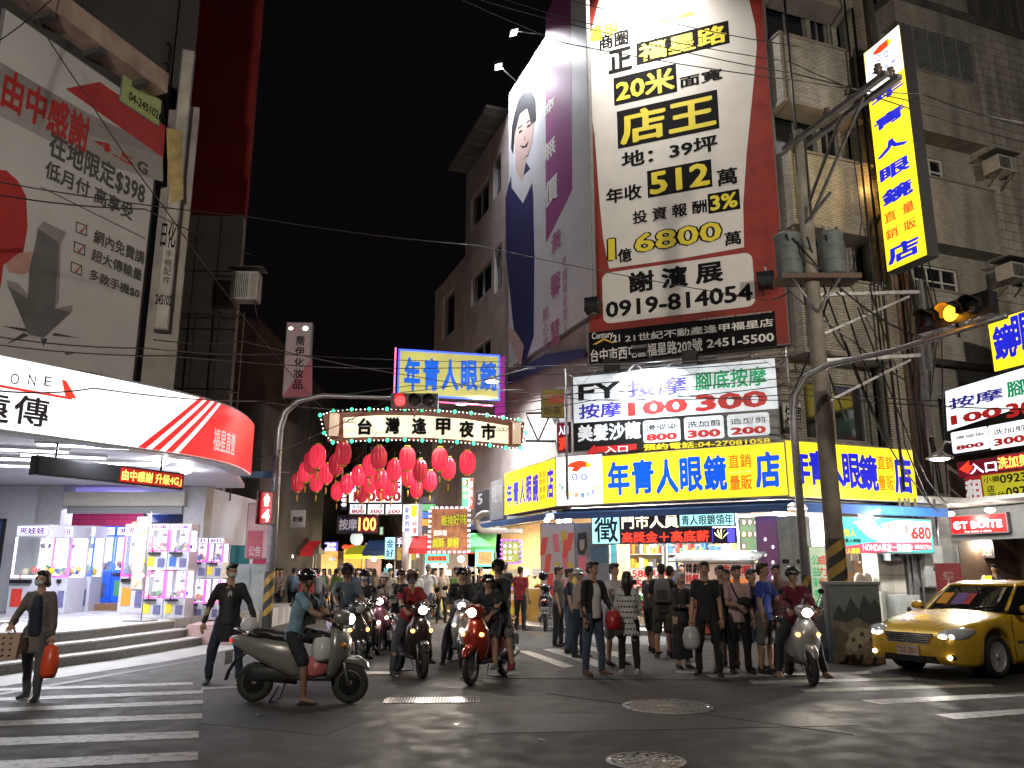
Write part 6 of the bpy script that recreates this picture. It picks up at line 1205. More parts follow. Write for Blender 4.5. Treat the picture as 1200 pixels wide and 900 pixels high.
for i, (u, v, Y) in enumerate(((342, 663, 40), (364, 663, 42), (352, 660, 46), (372, 655, 48), (340, 652, 34), (456, 664, 38), (520, 664, 33), (540, 655, 31), (438, 655, 42))):
    P = atY(u, v, Y); t = thing('stall_lamp', 'bare glowing lamp in the alley, '+['over the nearer white stall', 'right of the farther white stall', 'above the farther white stall', 'before the orange front', 'beside the pedestrian signal pole', 'over the small dark stall', 'over the green clothed stall', 'right of the upright phone sign', 'right of the yellow shop'][i], 'lamp', P, 0, 'bare lamps over the alley stalls'); mb = MB(); mb.ell((0, 0, 0), (.13, .13, .12), emit('bare_bulb', (1, .92, .75), 8)); mb.build('globe', t); mb = MB(); mb.tube([(0, 0, .1), (0, 0, .8)], .01, BLACKM, 4); mb.build('cord', t)
    parent_keep(lamp('lamp_light', P-Vector((0, .2, .2)), 260, (1, .8, .55), kind='POINT', rad=.1), t)
for i, (u, Y, w, l) in enumerate(((348, 38, 2.4, 'white roofed food stall on the left of the alley, nearer one'), (366, 45, 2.6, 'white roofed food stall on the left of the alley, farther one'), (530, 32, 2.0, 'green clothed food stall on the right of the alley'), (458, 38, 1.8, 'small dark stall in the middle of the alley'))):
    t = thing('food_stall', l, 'stall', (X(u, Y), Y, 0)); m = (STW, STW, mat('green_cloth', 0), DARK2)[i]; mb = MB(); mb.box(-w/2, -.5, 0, w/2, .5, .9, (mat('stall_red', (.4, .06, .04), .5), ORW, mat('green_cloth', 0), DARK2)[i]); mb.build('counter', t)
    mb = MB(); mb.add([(-w/2-.2, -.8, 2.3), (w/2+.2, -.8, 2.3), (w/2+.2, .7, 2.3), (-w/2-.2, .7, 2.3), (-w/2, 0, 2.7), (w/2, 0, 2.7)], [(3, 2, 1, 0), (0, 1, 5, 4), (2, 3, 4, 5), (1, 2, 5), (3, 0, 4)], m); mb.build('roof', t)
    for x in (-w/2, w/2): mb = MB(); mb.box(x-.02, -.5, .9, x+.02, -.46, 2.3, STEEL); mb.build('post', t)
    mb = MB(); [mb.box(x, -.4, .9, x+.15, .2, 1.0+random.random()*.25, random.choice(GCOL)) for x in [-w/2+.1+k*.22 for k in range(int((w-.3)/.22))]]; mb.build('food_trays', t, kind='stuff')

random.seed(13)  # extra lit signs, invented to brighten the dark depth of the alley
XS = (('cyan', CY, CYI), ('white', LWH2, BLU), ('red', YR, CLW), ('orange', ORW, INK), ('yellow', YL, YB2), ('green', emit('lit_green', 0), CLW), ('pink', NPK, CLW))
WD = ('奶茶', '雞排', '服飾', '炸物', '手機', '章魚燒', '滷味', '果汁', '鞋城', '眼鏡', '小吃', '精品', '燒烤', '甜點')
for i, (u, v, w, h, Y) in enumerate(((352, 648, 9, 5, 47), (362, 640, 5, 9, 50), (371, 651, 8, 4, 44), (348, 655, 5, 6, 40), (389, 655, 9, 5, 43.5), (447, 622, 5, 10, 41), (440, 648, 7, 5, 42), (454, 668, 9, 6, 37), (466, 672, 7, 10, 34), (524, 671, 9, 7, 31.5), (536, 668, 7, 9, 30), (552, 667, 8, 6, 28.5), (545, 612, 6, 11, 29.5), (489, 650, 5, 8, 33.5))):
    c, m, k = XS[i % 7]; S_ = Sign('shop_sign', 'small %s lit sign deep in the alley with two characters for %s' % (c, ('milk tea', 'chicken', 'clothes', 'fried food', 'phones', 'octopus balls', 'braised food', 'juice', 'shoes', 'glasses', 'snacks', 'gifts', 'grill', 'dessert')[i]), 'shop sign', AC(u, v, Y, random.uniform(-12, 12)), (u-w/2, v+h/2), (u+w/2, v-h/2), m, .1); S_.t(WD[i], (u-w*.42, v+h*.4), (u+w*.42, v-h*.4), k, .02, h > w); S_.done()
for i, (u, Y, w, c) in enumerate(((338, 36, 3, CLR), (357, 41, 2.5, AWN), (440, 43, 2.6, CLY), (462, 35.5, 2.2, AWN), (522, 30.5, 2.4, CLR), (545, 28.2, 2.2, GCOL[5]))):
    t = thing('stall_awning', '%s fabric stall awning in the alley, %s' % (['faded red', 'dark blue', 'yellow', 'navy', 'bright red', 'green'][i], ['nearest the signal pole', 'beside the white stall', 'right of the yellow shop', 'over the dark stall', 'beside the green clothed stall', 'left of the flexible duct'][i]), 'awning', (X(u, Y), Y, 2.35)); mb = MB(); mb.add([(-w/2, -.9, 0), (w/2, -.9, 0), (w/2, .6, .5), (-w/2, .6, .5), (-w/2, -.9, -.2), (w/2, -.9, -.2)], [(0, 1, 2, 3), (4, 5, 1, 0)], c); mb.build('cloth', t)
    mb = MB(); [mb.bar((x, -.88, -.2), (x, -.88, -2.35), .04, .04, STEEL) for x in (-w/2, w/2)]; mb.build('posts', t, kind='stuff')
# ================================================================ poles, signals, cables, cabinet
CONC = mat('pole_concrete', (.23, .21, .18), .75, var=.3, sc=3, bump=.2); HAZY = mat('hazard_yellow', (.3, .19, .03), .5, var=.3, sc=8); HAZK = mat('hazard_black', (.02, .02, .02), .5, var=.2)
def hazard(mb, r, z0, z1, n=14, pitch=.2):
    """slanted yellow and black bands wrapped on a pole"""
    b = -4
    while z0+b*pitch < z1:
        for j in range(n):
            f = lambda jj, k: min(z1, max(z0, z0+(b+k)*pitch+jj/n*pitch*4)); a0, a1 = 2*pi*j/n, 2*pi*(j+1)/n
            if f(j, 1) > f(j, 0) or f(j+1, 1) > f(j+1, 0): mb.add([(r*cos(a0), r*sin(a0), f(j, 0)), (r*cos(a1), r*sin(a1), f(j+1, 0)), (r*cos(a1), r*sin(a1), f(j+1, 1)), (r*cos(a0), r*sin(a0), f(j, 1))], [(0, 1, 2, 3)], HAZY if b % 2 else HAZK)
        b += 1
PX, PY = 6.45, 16.5
t = thing('utility_pole', 'thick concrete utility pole with transformers and a striped foot beside the crossing', 'utility pole', (PX, PY, 0), radians(-69.7))
mb = MB(); mb.tube([(0, 0, 0), (0, 0, 5), (0, 0, 11.2)], [.195, .17, .13], CONC, 16); mb.build('shaft', t)
mb = MB(); hazard(mb, .198, 1.0, 2.2); mb.build('striped_band', t)
mb = MB(); mb.tube([(0, 0, .9), (0, 0, 1.25)], .205, HAZK, 14); mb.build('base_band', t)
for y in (-.16, .16):
    mb = MB(); mb.bar((-.35, y, 10.9), (2.7, y, 10.95), .12, .1, STEEL); mb.build('crossarm', t)
for i, x in enumerate((-.2, .9, 1.7, 2.5)):
    for y in (-.16, .16) if i > 1 else (0,):
        mb = MB(); mb.lathe([(.03, 0), (.03, .08), (.09, .1), (.05, .14), (.09, .17), (.05, .21), (.07, .25), (.001, .28)], mat('porcelain', (.12, .09, .08), .25), 10, Matrix.Translation((x, y, 11.0))); mb.build('insulator', t)
mb = MB()
mb.bar((1.3, 0, 10.9), (.1, 0, 9.4), .05, .05, STEEL); mb.bar((1.9, 0, 10.9), (.1, 0, 9.0), .05, .05, STEEL); mb.bar((0, -.1, 8.9), (.9, -.1, 9.3), .05, .05, STEEL); mb.build('brace', t)
for z, L in ((7.35, 2.4), (5.9, 2.2)):
    mb = MB(); mb.bar((0, .15, z), (.6, L, z+.15), .07, .07, STEEL); mb.bar((0, .1, z-.9), (.5, L*.9, z+.05), .05, .05, STEEL); mb.bar((.6, L, z-1.6), (.6, L, z+.4), .09, .09, STEEL); mb.build('bracket_arm', t)
for i, dx in enumerate((-.46, .46)):
    P = Vector((PX+dx, PY-.06*i, 7.75)); k = thing('transformer', ('grey can transformer on the left of the concrete pole', 'grey can transformer on the right of the concrete pole')[i], 'transformer', P)
    G = mat('transformer_grey', (.13, .15, .15), .5, var=.2, sc=5); mb = MB(); mb.lathe([(.25, 0), (.27, .03), (.27, .85), (.29, .87), (.29, .93), (.2, .99), (.001, 1.01)], G, 20); mb.build('tank', k)
    for a in (0, 1.6, 3.1): mb = MB(); mb.lathe([(.03, 0), (.045, .05), (.03, .08), (.045, .12), (.02, .16), (.001, .18)], mat('porcelain', 0), 8, Matrix.Translation((.15*cos(a), .15*sin(a), .97))); mb.build('bushing', k)
    for z in (.3, .6): mb = MB(); mb.lathe([(.272, z), (.285, z+.01), (.285, z+.03), (.272, z+.04)], G, 20); mb.build('band', k)
mb = MB(); mb.box(-.75, -.3, 7.62, .95, .3, 7.73, RUSTY); mb.tube([(-.5, -.25, 7.62), (0, -.15, 6.9)], .03, STEEL, 6); mb.tube([(.5, -.25, 7.62), (0, -.15, 6.9)], .03, STEEL, 6); tb = mb.build('transformer_shelf', None); child(tb, t, (PX, PY, 0), 0)
random.seed(31)
for i in range(7):
    a = Vector((PX-.6+random.random()*1.3, PY-.3, 8.7-random.random()*.8)); b = Vector((PX+random.uniform(.1, 2.8), PY+random.uniform(-.2, 2.5), random.uniform(4.5, 7.2))); c = (a+b)/2-Vector((0, 0, .6)); k = thing('slack_cable', 'thick black cable drooping from the transformers, %s strand' % 'first second third fourth fifth sixth seventh'.split()[i], 'cable', a, 0, 'cables drooping from the transformers'); mb = MB(); mb.tube([(0, 0, 0)]+[tuple((a*(1-s)**2+c*2*s*(1-s)+b*s*s)-a) for s in (.2, .4, .6, .8, 1)], .022, BLACKM, 6); mb.build('cable', k)
# right signal mast with amber light
t = thing('signal_mast', 'thin grey traffic signal mast with curved arm beside the concrete pole', 'signal mast', (5.46, 15.5, 0)); mast = [(0, 0, 0), (0, 0, 4.4), (.05, -.05, 4.9), (.25, -.22, 5.25), (.6, -.5, 5.42), (1.5, -1.2, 5.5), (2.2, -2.5, 5.55), (2.45, -3.1, 5.56)]
mb = MB(); mb.tube(mast, [.085, .075, .07, .065, .06, .055, .05, .05], STEEL, 12); mb.build('mast', t); mb = MB(); hazard(mb, .088, .5, 1.5); mb.build('striped_band', t)
ang = atan2(-.9, .43)
def signal(P, rz, label, lit, n=3, s=.36):
    t = thing('traffic_light', label, 'traffic light', P, rz); mb = MB(); L = s*n+.12; mb.box(-L/2, -.12, -.2, L/2, .1, .2, BLACKM); mb.build('housing', t); mb = MB(); mb.tube([(0, 0, -.2), (0, 0, -.42)], .03, STEEL, 6); mb.build('bracket', t)
    for i, c in enumerate((('red', (1, .03, .03)), ('amber', (1, .38, .02)), ('green', (.05, 1, .5)))[:n]):
        x = -L/2+.06+s*(i+.5); on = lit == c[0]; m = emit('lens_lit_'+c[0], c[1], 5, sample=True) if on else mat('lens_off', (.03, .03, .03), .15, var=0)
        R_ = Matrix.Translation((x, -.121, 0)) @ Matrix.Rotation(pi/2, 4, 'X'); mb = MB(); mb.lathe([(.145, 0), (.13, .02), (.001, .035)], m, 20, R_); ln = mb.build('lens', t)
        mb = MB(); k = 12; vs = []
        for j in range(k+1):
            g = radians(-25+230*j/k)
            for rr in (.15, .158):
                for yy in (-.122, -.36 if 2 < j < 10 else -.22): vs.append((x+rr*cos(g), yy, rr*sin(g)))
        fs = []
        for j in range(k):
            a = j*4; b = a+4; fs += [(a, a+1, b+1, b), (a+2, b+2, b+3, a+3), (a+1, a+3, b+3, b+1)]
        mb.add(vs, fs, BLACKM); mb.build('visor', ln)
        if on: parent_keep(lamp('lens_light', Vector(P)+Matrix.Rotation(rz, 3, 'Z') @ Vector((x, -.3, 0)), 12, c[1], kind='POINT', rad=.1), t)
    return t
signal((5.46+2.1, 15.5-2.3, 5.85), ang, 'traffic light lit amber on the arm at the right', 'amber', s=.42)
# left signal mast with red light and pedestrian signal
t = thing('signal_mast', 'grey signal mast with striped foot and long curved arm at the alley mouth', 'signal mast', (-6.25, 21.5, 0)); mb = MB(); mb.tube([(0, 0, 0), (0, 0, 5.3), (.12, 0, 5.75), (.45, 0, 6.05), (1.1, 0, 6.2), (2.4, 0, 6.15), (3.6, 0, 6.1)], [.13, .11, .1, .08, .07, .055, .05], STEEL, 12); mb.build('mast', t)
mb = MB(); hazard(mb, .133, .45, 1.55); mb.build('striped_band', t)
signal((-2.62, 21.4, 6.02), radians(2), 'traffic light glowing red over the arch sign', 'red', s=.38)
P = atY(312.5, 595, 21.2); t = thing('pedestrian_signal', 'red pedestrian signal with standing figure and the digit 4', 'pedestrian signal', P); mb = MB(); mb.box(-.19, -.0, -.42, .19, .2, .42, BLACKM); mb.build('housing', t)
PR_ = emit('ped_red', (1, .04, .04), 2.6); PRG = emit('ped_dark_red', (.5, .01, .01), .5, base=(.2, 0, 0)); PRW = emit('ped_pinkwhite', (1, .75, .7), 3.0, sample=False)
mb = MB(); mb.box(-.17, -.01, .01, .17, -.002, .4, PRG); mb.build('upper_field', t); mb = MB(); mb.box(-.17, -.01, -.4, .17, -.002, -.01, PRG); mb.build('lower_field', t)
mb = MB(); mb.ell((0, -.03, .32), (.035, .01, .035), PRW, 10, 6); mb.box(-.07, -.035, .16, .07, -.02, .28, PRW); mb.box(-.05, -.035, .04, -.008, -.02, .16, PRW); mb.box(.008, -.035, .04, .05, -.02, .16, PRW); mb.build('standing_figure', t, kind='stuff')
mb = MB(); text(mb, '4', -.1, -.36, .1, -.04, PRW, .04, -.03); mb.build('lettering', t)
for dx in (-.21, .19): mb = MB(); mb.box(dx, -.2, -.42, dx+.02, 0, .42, BLACKM); mb.build('hood', t)
parent_keep(lamp('ped_glow', P+Vector((0, -.3, 0)), 10, (1, .05, .05), kind='POINT', rad=.15), t)
# small street lamps hung over the junction
def led_lamp(u, v, Y, label, W_, arm, col=(.92, .97, 1)):
    P = atY(u, v, Y); t = thing('street_lamp', label, 'street lamp', P); mb = MB(); mb.lathe([(.001, .16), (.1, .14), (.17, .06), (.3, .0), (.3, -.03), (.001, -.03)][::-1], STEEL, 16); mb.build('lamp_head', t)
    mb = MB(); mb.ell((0, 0, -.035), (.22, .22, .05), emit('street_lens', (.9, .97, 1), 9), 14, 6); mb.build('lens', t)
    mb = MB(); mb.tube([(0, 0, .1), tuple(Vector(arm)*.5+Vector((0, 0, .2))), arm], .025, STEEL, 6); mb.build('arm', t)
    l = lamp('street_light', P-Vector((0, 0, .12)), W_, col, .35, P-Vector((0, 0, 5)), spread=165); parent_keep(l, t); return t
led_lamp(541, 472, 27.6, 'lit street lamp hanging above the right half of the arch sign', 420, (3.0, 0, .5))
led_lamp(577, 446, 26.2, 'lit street lamp beside the olive optician sign', 420, (2.3, .3, .5))
led_lamp(1101, 536, 19.0, 'lit dish street lamp at the right between the yellow sign and massage sign', 380, (1.2, 1.6, .6), (1, .96, .9))
# unseen tall lamps, added on the near pavement to stand for ambient street light
def added_lamp(x, y, z, W_, label, col, aim, arm):
    t = thing('street_lamp', label, 'street lamp', (x, y, 0)); mb = MB(); mb.tube([(0, 0, 0), (0, 0, z-.3), (arm[0]*.3, arm[1]*.3, z), (arm[0], arm[1], z+.1)], [.12, .08, .06, .05], STEEL, 10); mb.build('pole', t)
    mb = MB(); mb.box(arm[0]-.15, arm[1]-.35, z+.02, arm[0]+.15, arm[1]+.35, z+.14, STEEL); mb.build('lamp_head', t); mb = MB(); mb.box(arm[0]-.12, arm[1]-.3, z-.005, arm[0]+.12, arm[1]+.3, z+.018, emit('added_lens_warm', col, 8)); mb.build('lens', t)
    l = lamp('street_light', (x+arm[0], y+arm[1], z-.06), W_, col, .5, aim, spread=125); parent_keep(l, t); return t
added_lamp(-7, -3, 9, 950, 'tall street lamp on the near pavement left of the junction', (1, .9, .76), (-7, 17, 9), (1.5, 1.2))
added_lamp(12, 3, 9.5, 900, 'tall warm street lamp on the near pavement right of the junction', (1, .89, .74), (11, 20, 12), (-1.2, 1.0))
# sodium light washing the column beside the vertical sign
P = ST.p(sx(1006, 220), 12.6, 1.15); t = thing('wall_lamp', 'sodium wall lamp fixed between the pipes beside the vertical sign', 'wall lamp', P); mb = MB(); mb.ell((0, 0, 0), (.09, .09, .12), emit('sodium_glass', (1, .5, .1), 4)); mb.build('globe', t); mb = MB(); d = ST.p(sx(1006, 220), 12.7, .5)-P; mb.tube([(0, 0, .1), tuple(d)], .02, RUSTY, 6); mb.build('arm', t); parent_keep(lamp('sodium_light', P-Vector((0, .12, .1)), 60, (1, .55, .15), kind='POINT', rad=.1), t)
# overhead cables
def cable(pts, label='overhead cable crossing the junction', r=.013, sag=0.):
    P = [atY(*p) for p in pts]; t = thing('power_line', label, 'cable', P[0], 0, 'overhead cables')
    o = []
    for i in range(len(P)-1):
        for k in range(6): s = k/6; o.append(P[i].lerp(P[i+1], s)-Vector((0, 0, sag*4*s*(1-s)))-P[0])
    o.append(P[-1]-P[0]); mb = MB(); mb.tube(o, r, BLACKM, 5, smooth=False); mb.build('wire', t)
CBL = [([(500, -20, 16), (700, 36, 16), (930, 86, 16), (1210, 146, 15)], 'highest of three cables sweeping over the billboard to the right edge'), ([(560, -12, 17), (700, 30, 17), (925, 72, 17), (1045, 120, 15), (1210, 168, 15)], 'middle cable of three sweeping over the billboard'), ([(640, -8, 16.5), (760, 20, 16.5), (940, 55, 16.5)], 'lowest-starting cable at the top of the billboard'),
 ([(480, -30, 15), (660, 50, 15), (940, 95, 15), (1080, 110, 15), (1210, 150, 14)], 'black cable passing in front of the vertical sign'),
 ([(-20, 210, 12), (285, 253, 16), (560, 288, 18), (900, 352, 20)], 'long thin cable crossing the sky from the tariff billboard'), ([(18, -20, 12), (100, 110, 13), (190, 240, 14), (305, 395, 20), (380, 480, 24)], 'slanting cable crossing the tariff billboard'),
 ([(-20, 392, 12), (170, 408, 14), (330, 415, 21), (600, 424, 24)], 'upper of two low cables over the telecom sign'), ([(-20, 402, 12), (200, 417, 14), (460, 432, 22), (930, 418, 19)], 'lower of two low cables over the telecom sign'),
 ([(-20, 456, 10), (110, 455, 12), (300, 470, 18), (460, 483, 22), (660, 462, 22), (950, 440, 16)], 'cable hanging in front of the telecom sign'), ([(180, 398, 14), (285, 400, 16), (480, 440, 22), (700, 470, 21), (920, 452, 18), (1100, 470, 15)], 'cable passing behind the amber traffic light'),
 ([(280, 545, 20), (380, 505, 22), (470, 460, 23), (590, 440, 24), (900, 425, 19)], 'cable rising over the lanterns'), ([(560, 487, 22), (700, 468, 21), (930, 462, 17), (1210, 480, 14)], 'cable low over the massage sign'), ([(570, 478, 22), (700, 455, 21), (940, 470, 17)], 'second cable low over the massage sign'),
 ([(-20, 225, 11), (170, 245, 13), (300, 300, 18)], 'short cable across the middle of the tariff billboard'), ([(300, 470, 21), (480, 452, 24), (600, 448, 25)], 'cable above the curved signal arm'), ([(990, 400, 15), (1040, 520, 17), (1075, 570, 19), (1100, 600, 20)], 'black cable bundle strand falling beside the street-side yellow sign, left one'), ([(1005, 360, 15.5), (1060, 500, 17.5), (1085, 560, 19), (1110, 590, 20)], 'black cable bundle strand falling beside the street-side yellow sign, middle one'), ([(1020, 340, 15.5), (1050, 430, 17), (1060, 520, 18.5), (1090, 590, 20)], 'black cable bundle strand falling beside the street-side yellow sign, right one'),
 ([(905, 350, 17), (925, 340, 16.6), (1000, 400, 16.6), (1060, 445, 17)], 'thick cable sagging from the transformers to the right'), ([(-20, 60, 12), (60, 0, 14), (90, -30, 15)], 'short cable over the top left corner'), ([(1000, 180, 17), (1010, 260, 17), (995, 330, 17), (1030, 400, 18)], 'loose cable hanging beside the lit column')]
for p, l in CBL: cable(p, l, .018 if 'thick' in l or 'strand' in l else .012, .06)
random.seed(77)
mb = MB()
for i in range(10): x = i*.06; mb.tube([(x, random.random()*.2, 0), (x+random.uniform(-.2, .2), random.random()*.3, 2.2), (x*1.5+random.uniform(-.3, .3), 0, 4.6), (x+random.uniform(-.3, .3), 0, 7)], .02, BLACKM, 5)
t = thing('cable_bundle', 'tangled bundle of black cables running up the dark wall behind the amber light', 'cable bundle', ST.p(sx(1046, 400), 3.6, .8), ST.a); o = mb.build('cable_strands', t, kind='stuff')
# painted control cabinet
P = gnd(1009, 778); P.z = 0; t = thing('control_cabinet', 'signal control cabinet painted with mountains standing at the kerb', 'cabinet', P, radians(-6))
mb = MB(); mb.box(-.42, 0, .0, .42, .55, 1.34, mat('cabinet_paint', (.13, .17, .17), .5, var=.2, sc=3)); mb.build('body', t); mb = MB(); mb.box(-.45, -.03, 1.34, .45, .58, 1.39, mat('cabinet_top', (.2, .23, .22), .5, var=.2)); mb.build('lid', t)
M1 = mat('mural_rock', (.16, .14, .11), .6, var=.4, sc=6); M2 = mat('mural_dark', (.035, .045, .045), .6, var=.3, sc=6); M3 = mat('mural_cream', (.3, .27, .2), .6, var=.3, sc=9)
mb = MB(); mb.prism([(-.42, .75), (-.3, 1.0), (-.2, .85), (-.08, 1.12), (.05, .9), (.15, 1.18), (.25, 1.0), (.34, 1.1), (.42, .95), (.42, .6), (-.42, .6)], -.006, -.002, M2); mb.prism([(-.42, .0), (-.42, .75), (-.2, .68), (0, .78), (.2, .66), (.42, .72), (.42, .0)], -.010, -.007, M1); mb.prism([(-.25, .25), (-.15, .5), (0, .62), (.2, .58), (.35, .4), (.38, .1), (-.2, .1)], -.014, -.011, M3)
for x, z in ((-.1, .4), (.05, .5), (.2, .42), (.0, .3), (.28, .3)): mb.prism([(x-.03, z-.03), (x+.03, z-.04), (x+.04, z+.02), (x-.01, z+.04)], -.018, -.0145, M2)
mb.build('mural', t, kind='stuff'); mb = MB()
for i in range(7): x = -.42+i*.12; mb.prism([(x, .0), (x+.06, .0), (min(.42, x+.12), .15), (min(.42, x+.06), .15)], -.022, -.019, HAZK if i % 2 else mat('hazard_brown', (.25, .12, .06), .5, var=.3))
mb.build('striped_foot', t, kind='stuff')
t = thing('tarpaulin_heap', 'grey tarpaulin covered heap leaning between pole and painted cabinet', 'tarpaulin', (5.9, 15.6, 0)); mb = MB(); ring_ = []
for z, r in ((0, .42), (.3, .38), (.7, .25), (1.1, .12), (1.25, .03)): ring_.append([(r*cos(a*pi/8)*(1+.2*sin(a*2.3+z*3)), r*.8*sin(a*pi/8)*(1+.2*cos(a*1.9)), z) for a in range(16)])
mb.loft(ring_, mat('tarpaulin', (.07, .07, .075), .6, var=.3, sc=6)); mb.build('cover', t)
# bollard-like plastic bucket, litter
for i, (u, v) in enumerate(((745, 826), (535, 850), (640, 868), (310, 838))):
    P = gnd(u, v, .005); t = thing('litter_scrap', 'small pale scrap of paper on the asphalt, '+['beside the violet tinted manhole cover', 'right of the drain grate', 'between grate and lower manhole', 'in front of the silver scooter'][i], 'litter', P, i, 'paper scraps on the road'); mb = MB(); mb.add([(0, 0, 0), (.09, .01, .01), (.1, .05, 0), (.01, .06, .012)], [(0, 1, 2, 3)], K5); mb.build('paper', t)
# ================================================================ figures
TMP = bpy.data.scenes.new('work')
RO = bpy.data.objects.new('remesh', bpy.data.meshes.new('m')); TMP.collection.objects.link(RO); RM = RO.modifiers.new('r', 'REMESH'); RM.mode = 'VOXEL'; RS = RO.modifiers.new('s', 'SMOOTH'); RS.factor = .5; SCRAP = []
def remesh(mb, vox, name, amp=0., freq=9., smooth=2, seed=0):
    me = mb.mesh(name); RO.data = me; SCRAP.append(me); RM.voxel_size = vox; RS.iterations = smooth
    TMP.view_layers[0].update(); ev = RO.evaluated_get(TMP.view_layers[0].depsgraph); r = bpy.data.meshes.new_from_object(ev)
    r.name = name; r.materials.clear(); r.materials.append(mb.mats[0]); r.polygons.foreach_set('use_smooth', [True]*len(r.polygons)); r.polygons.foreach_set('material_index', [0]*len(r.polygons))
    if amp:
        off = Vector((seed*3.1, seed*1.7, 0)); ns = noise.noise; sc_ = Vector((freq, freq, freq*.5))
        nr = [v.normal.copy() for v in r.vertices]; cs_ = [v.co.copy() for v in r.vertices]; r.vertices.foreach_set('co', [x for c, n in zip(cs_, nr) for x in c+n*(amp*(ns(c*sc_+off)+.45*ns(c*sc_*2.3+off)))]); r.update()
    return r
def put(me, name, parent): o = bpy.data.objects.new(name, me); COL.objects.link(o); o.parent = parent; return o
def cone(mb, a, b, ra, rb, m, n=12):
    mb.tube([a, b], [ra, rb], m, n); k = lambda r: r if isinstance(r, (int, float)) else min(r)
    mb.ell(a, (k(ra),)*3, m, n, 8); mb.ell(b, (k(rb),)*3, m, n, 8)
def chain(mb, P, R, m, n=12):
    for i in range(len(P)-1): cone(mb, P[i], P[i+1], R[i], R[i+1], m, n)
V3 = Vector
def rx(v, a): return Matrix.Rotation(a, 3, 'X') @ v
def fk(H, p):
    J = {}; pz = p.get('pz', .52)*H; ln = radians(p.get('lean', 2)); tw = radians(p.get('twist', 0)); J['pel'] = V3((0, 0, pz)); sp = V3((0, -sin(ln), cos(ln))); J['sp'] = sp
    J['waist'] = J['pel']+sp*.1*H; J['chest'] = J['pel']+sp*.2*H; J['neck'] = J['pel']+sp*.305*H; hy = radians(p.get('hpitch', 0)); hs = V3((0, -sin(ln*.5+hy*.4), cos(ln*.5+hy*.4)))
    J['head'] = J['neck']+hs*.100*H; sw = p.get('sw', .095)*H
    for s, k in ((1, 'L'), (-1, 'R')):
        J['sh'+k] = J['neck']-sp*.03*H+V3((s*sw*cos(tw), s*sw*sin(tw), 0)); J['hip'+k] = J['pel']+V3((s*.052*H, 0, -.005*H))
        f, ab = p.get('hip'+k, (0, 3)); kn = p.get('knee'+k, 3); f, ab, kn = radians(f), radians(ab), radians(kn)
        d = V3((s*sin(ab), -sin(f)*cos(ab), -cos(f)*cos(ab))); J['knee'+k] = J['hip'+k]+d*.243*H; g = f-kn; d2 = V3((s*sin(ab*.3), -sin(g), -cos(g))).normalized(); J['ank'+k] = J['knee'+k]+d2*.235*H; J['toe'+k] = V3((s*sin(radians(10)), -cos(radians(10)), 0))
        f, ab = p.get('sh_'+k, (0, 8)); e, yaw = p.get('el'+k, (12, 0)); f, ab, e, yaw = radians(f), radians(ab), radians(e), radians(yaw)
        d = V3((s*sin(ab), -sin(f)*cos(ab), -cos(f)*cos(ab))); J['elb'+k] = J['sh'+k]+d*.168*H; g = f+e; d2 = V3((s*sin(ab*.5)-s*sin(yaw), -sin(g)*cos(yaw), -cos(g)*cos(yaw))).normalized(); J['wri'+k] = J['elb'+k]+d2*.148*H; J['hd'+k] = d2
    return J
SKIN = mat('skin', (.40, .24, .16), .5, var=.06); SKIND = mat('skin_tanned', (.22, .12, .075), .5, var=.06); HAIR = mat('black_hair', (.012, .01, .009), .45, var=.2, sc=40); HAIRG = mat('grey_hair', (.4, .39, .37), .55, var=.15, sc=40)
def cm(n, c, r=.8): return mat('fabric_'+n, c, r, var=.1, sc=12, bump=.1)
BLK = cm('black', (.014, .014, .016)); CHAR = cm('charcoal', (.035, .036, .04)); NAV = cm('navy', (.012, .018, .04)); JEAN = cm('jeans', (.05, .075, .12)); GJEAN = cm('grey_jeans', (.06, .065, .075)); WHT = cm('white', (.55, .55, .55)); LBL_ = cm('light_blue', (.16, .26, .34)); GBL = cm('grey_blue', (.09, .12, .17)); RDS = cm('red', (.25, .02, .025)); MAR = cm('maroon', (.14, .012, .03)); ROY = cm('royal_blue', (.02, .045, .3)); BGE = cm('beige', (.28, .24, .2)); PNK_ = cm('pale_pink', (.45, .3, .3)); GRNS = cm('green', (.12, .22, .05)); BRC = cm('brown_cardigan', (.10, .085, .075)); GRY = cm('grey', (.12, .12, .125)); MASKM = mat('mask_paper', (.45, .5, .55), .7, var=.05)
def hand(mb, w, d, s, H, m, grip):
    """palm, four unequal bent fingers and a thumb"""
    d = d.normalized(); side = d.cross(V3((0, 0, 1))); side = side.normalized() if side.length > .1 else V3((1, 0, 0)); up = side.cross(d).normalized(); k = H/1.7
    c = w+d*.045*k; mb.tube([w, w+d*.03*k, w+d*.085*k], [(.02*k, .024*k), (.017*k, .038*k), (.014*k, .04*k)], m, 8); b = radians(55 if grip else 18)
    for i, L in enumerate((.068, .078, .072, .056)):
        p0 = w+d*.08*k+side*(.028-.019*i)*k*s; d1 = d*cos(b*.5)-up*sin(b*.5); d2 = d*cos(b*1.5)-up*sin(b*1.5); p1 = p0+d1*L*.5*k; mb.tube([p0, p1, p1+d2*L*.5*k], [.0095*k, .009*k, .006*k], m, 5)
    p0 = w+d*.03*k+side*.03*k*s; mb.tube([p0, p0+(d*.6+side*.6*s-up*.3)*.035*k, p0+(d*.95+side*.5*s-up*.5)*.06*k], [.012*k, .01*k, .007*k], m, 5)
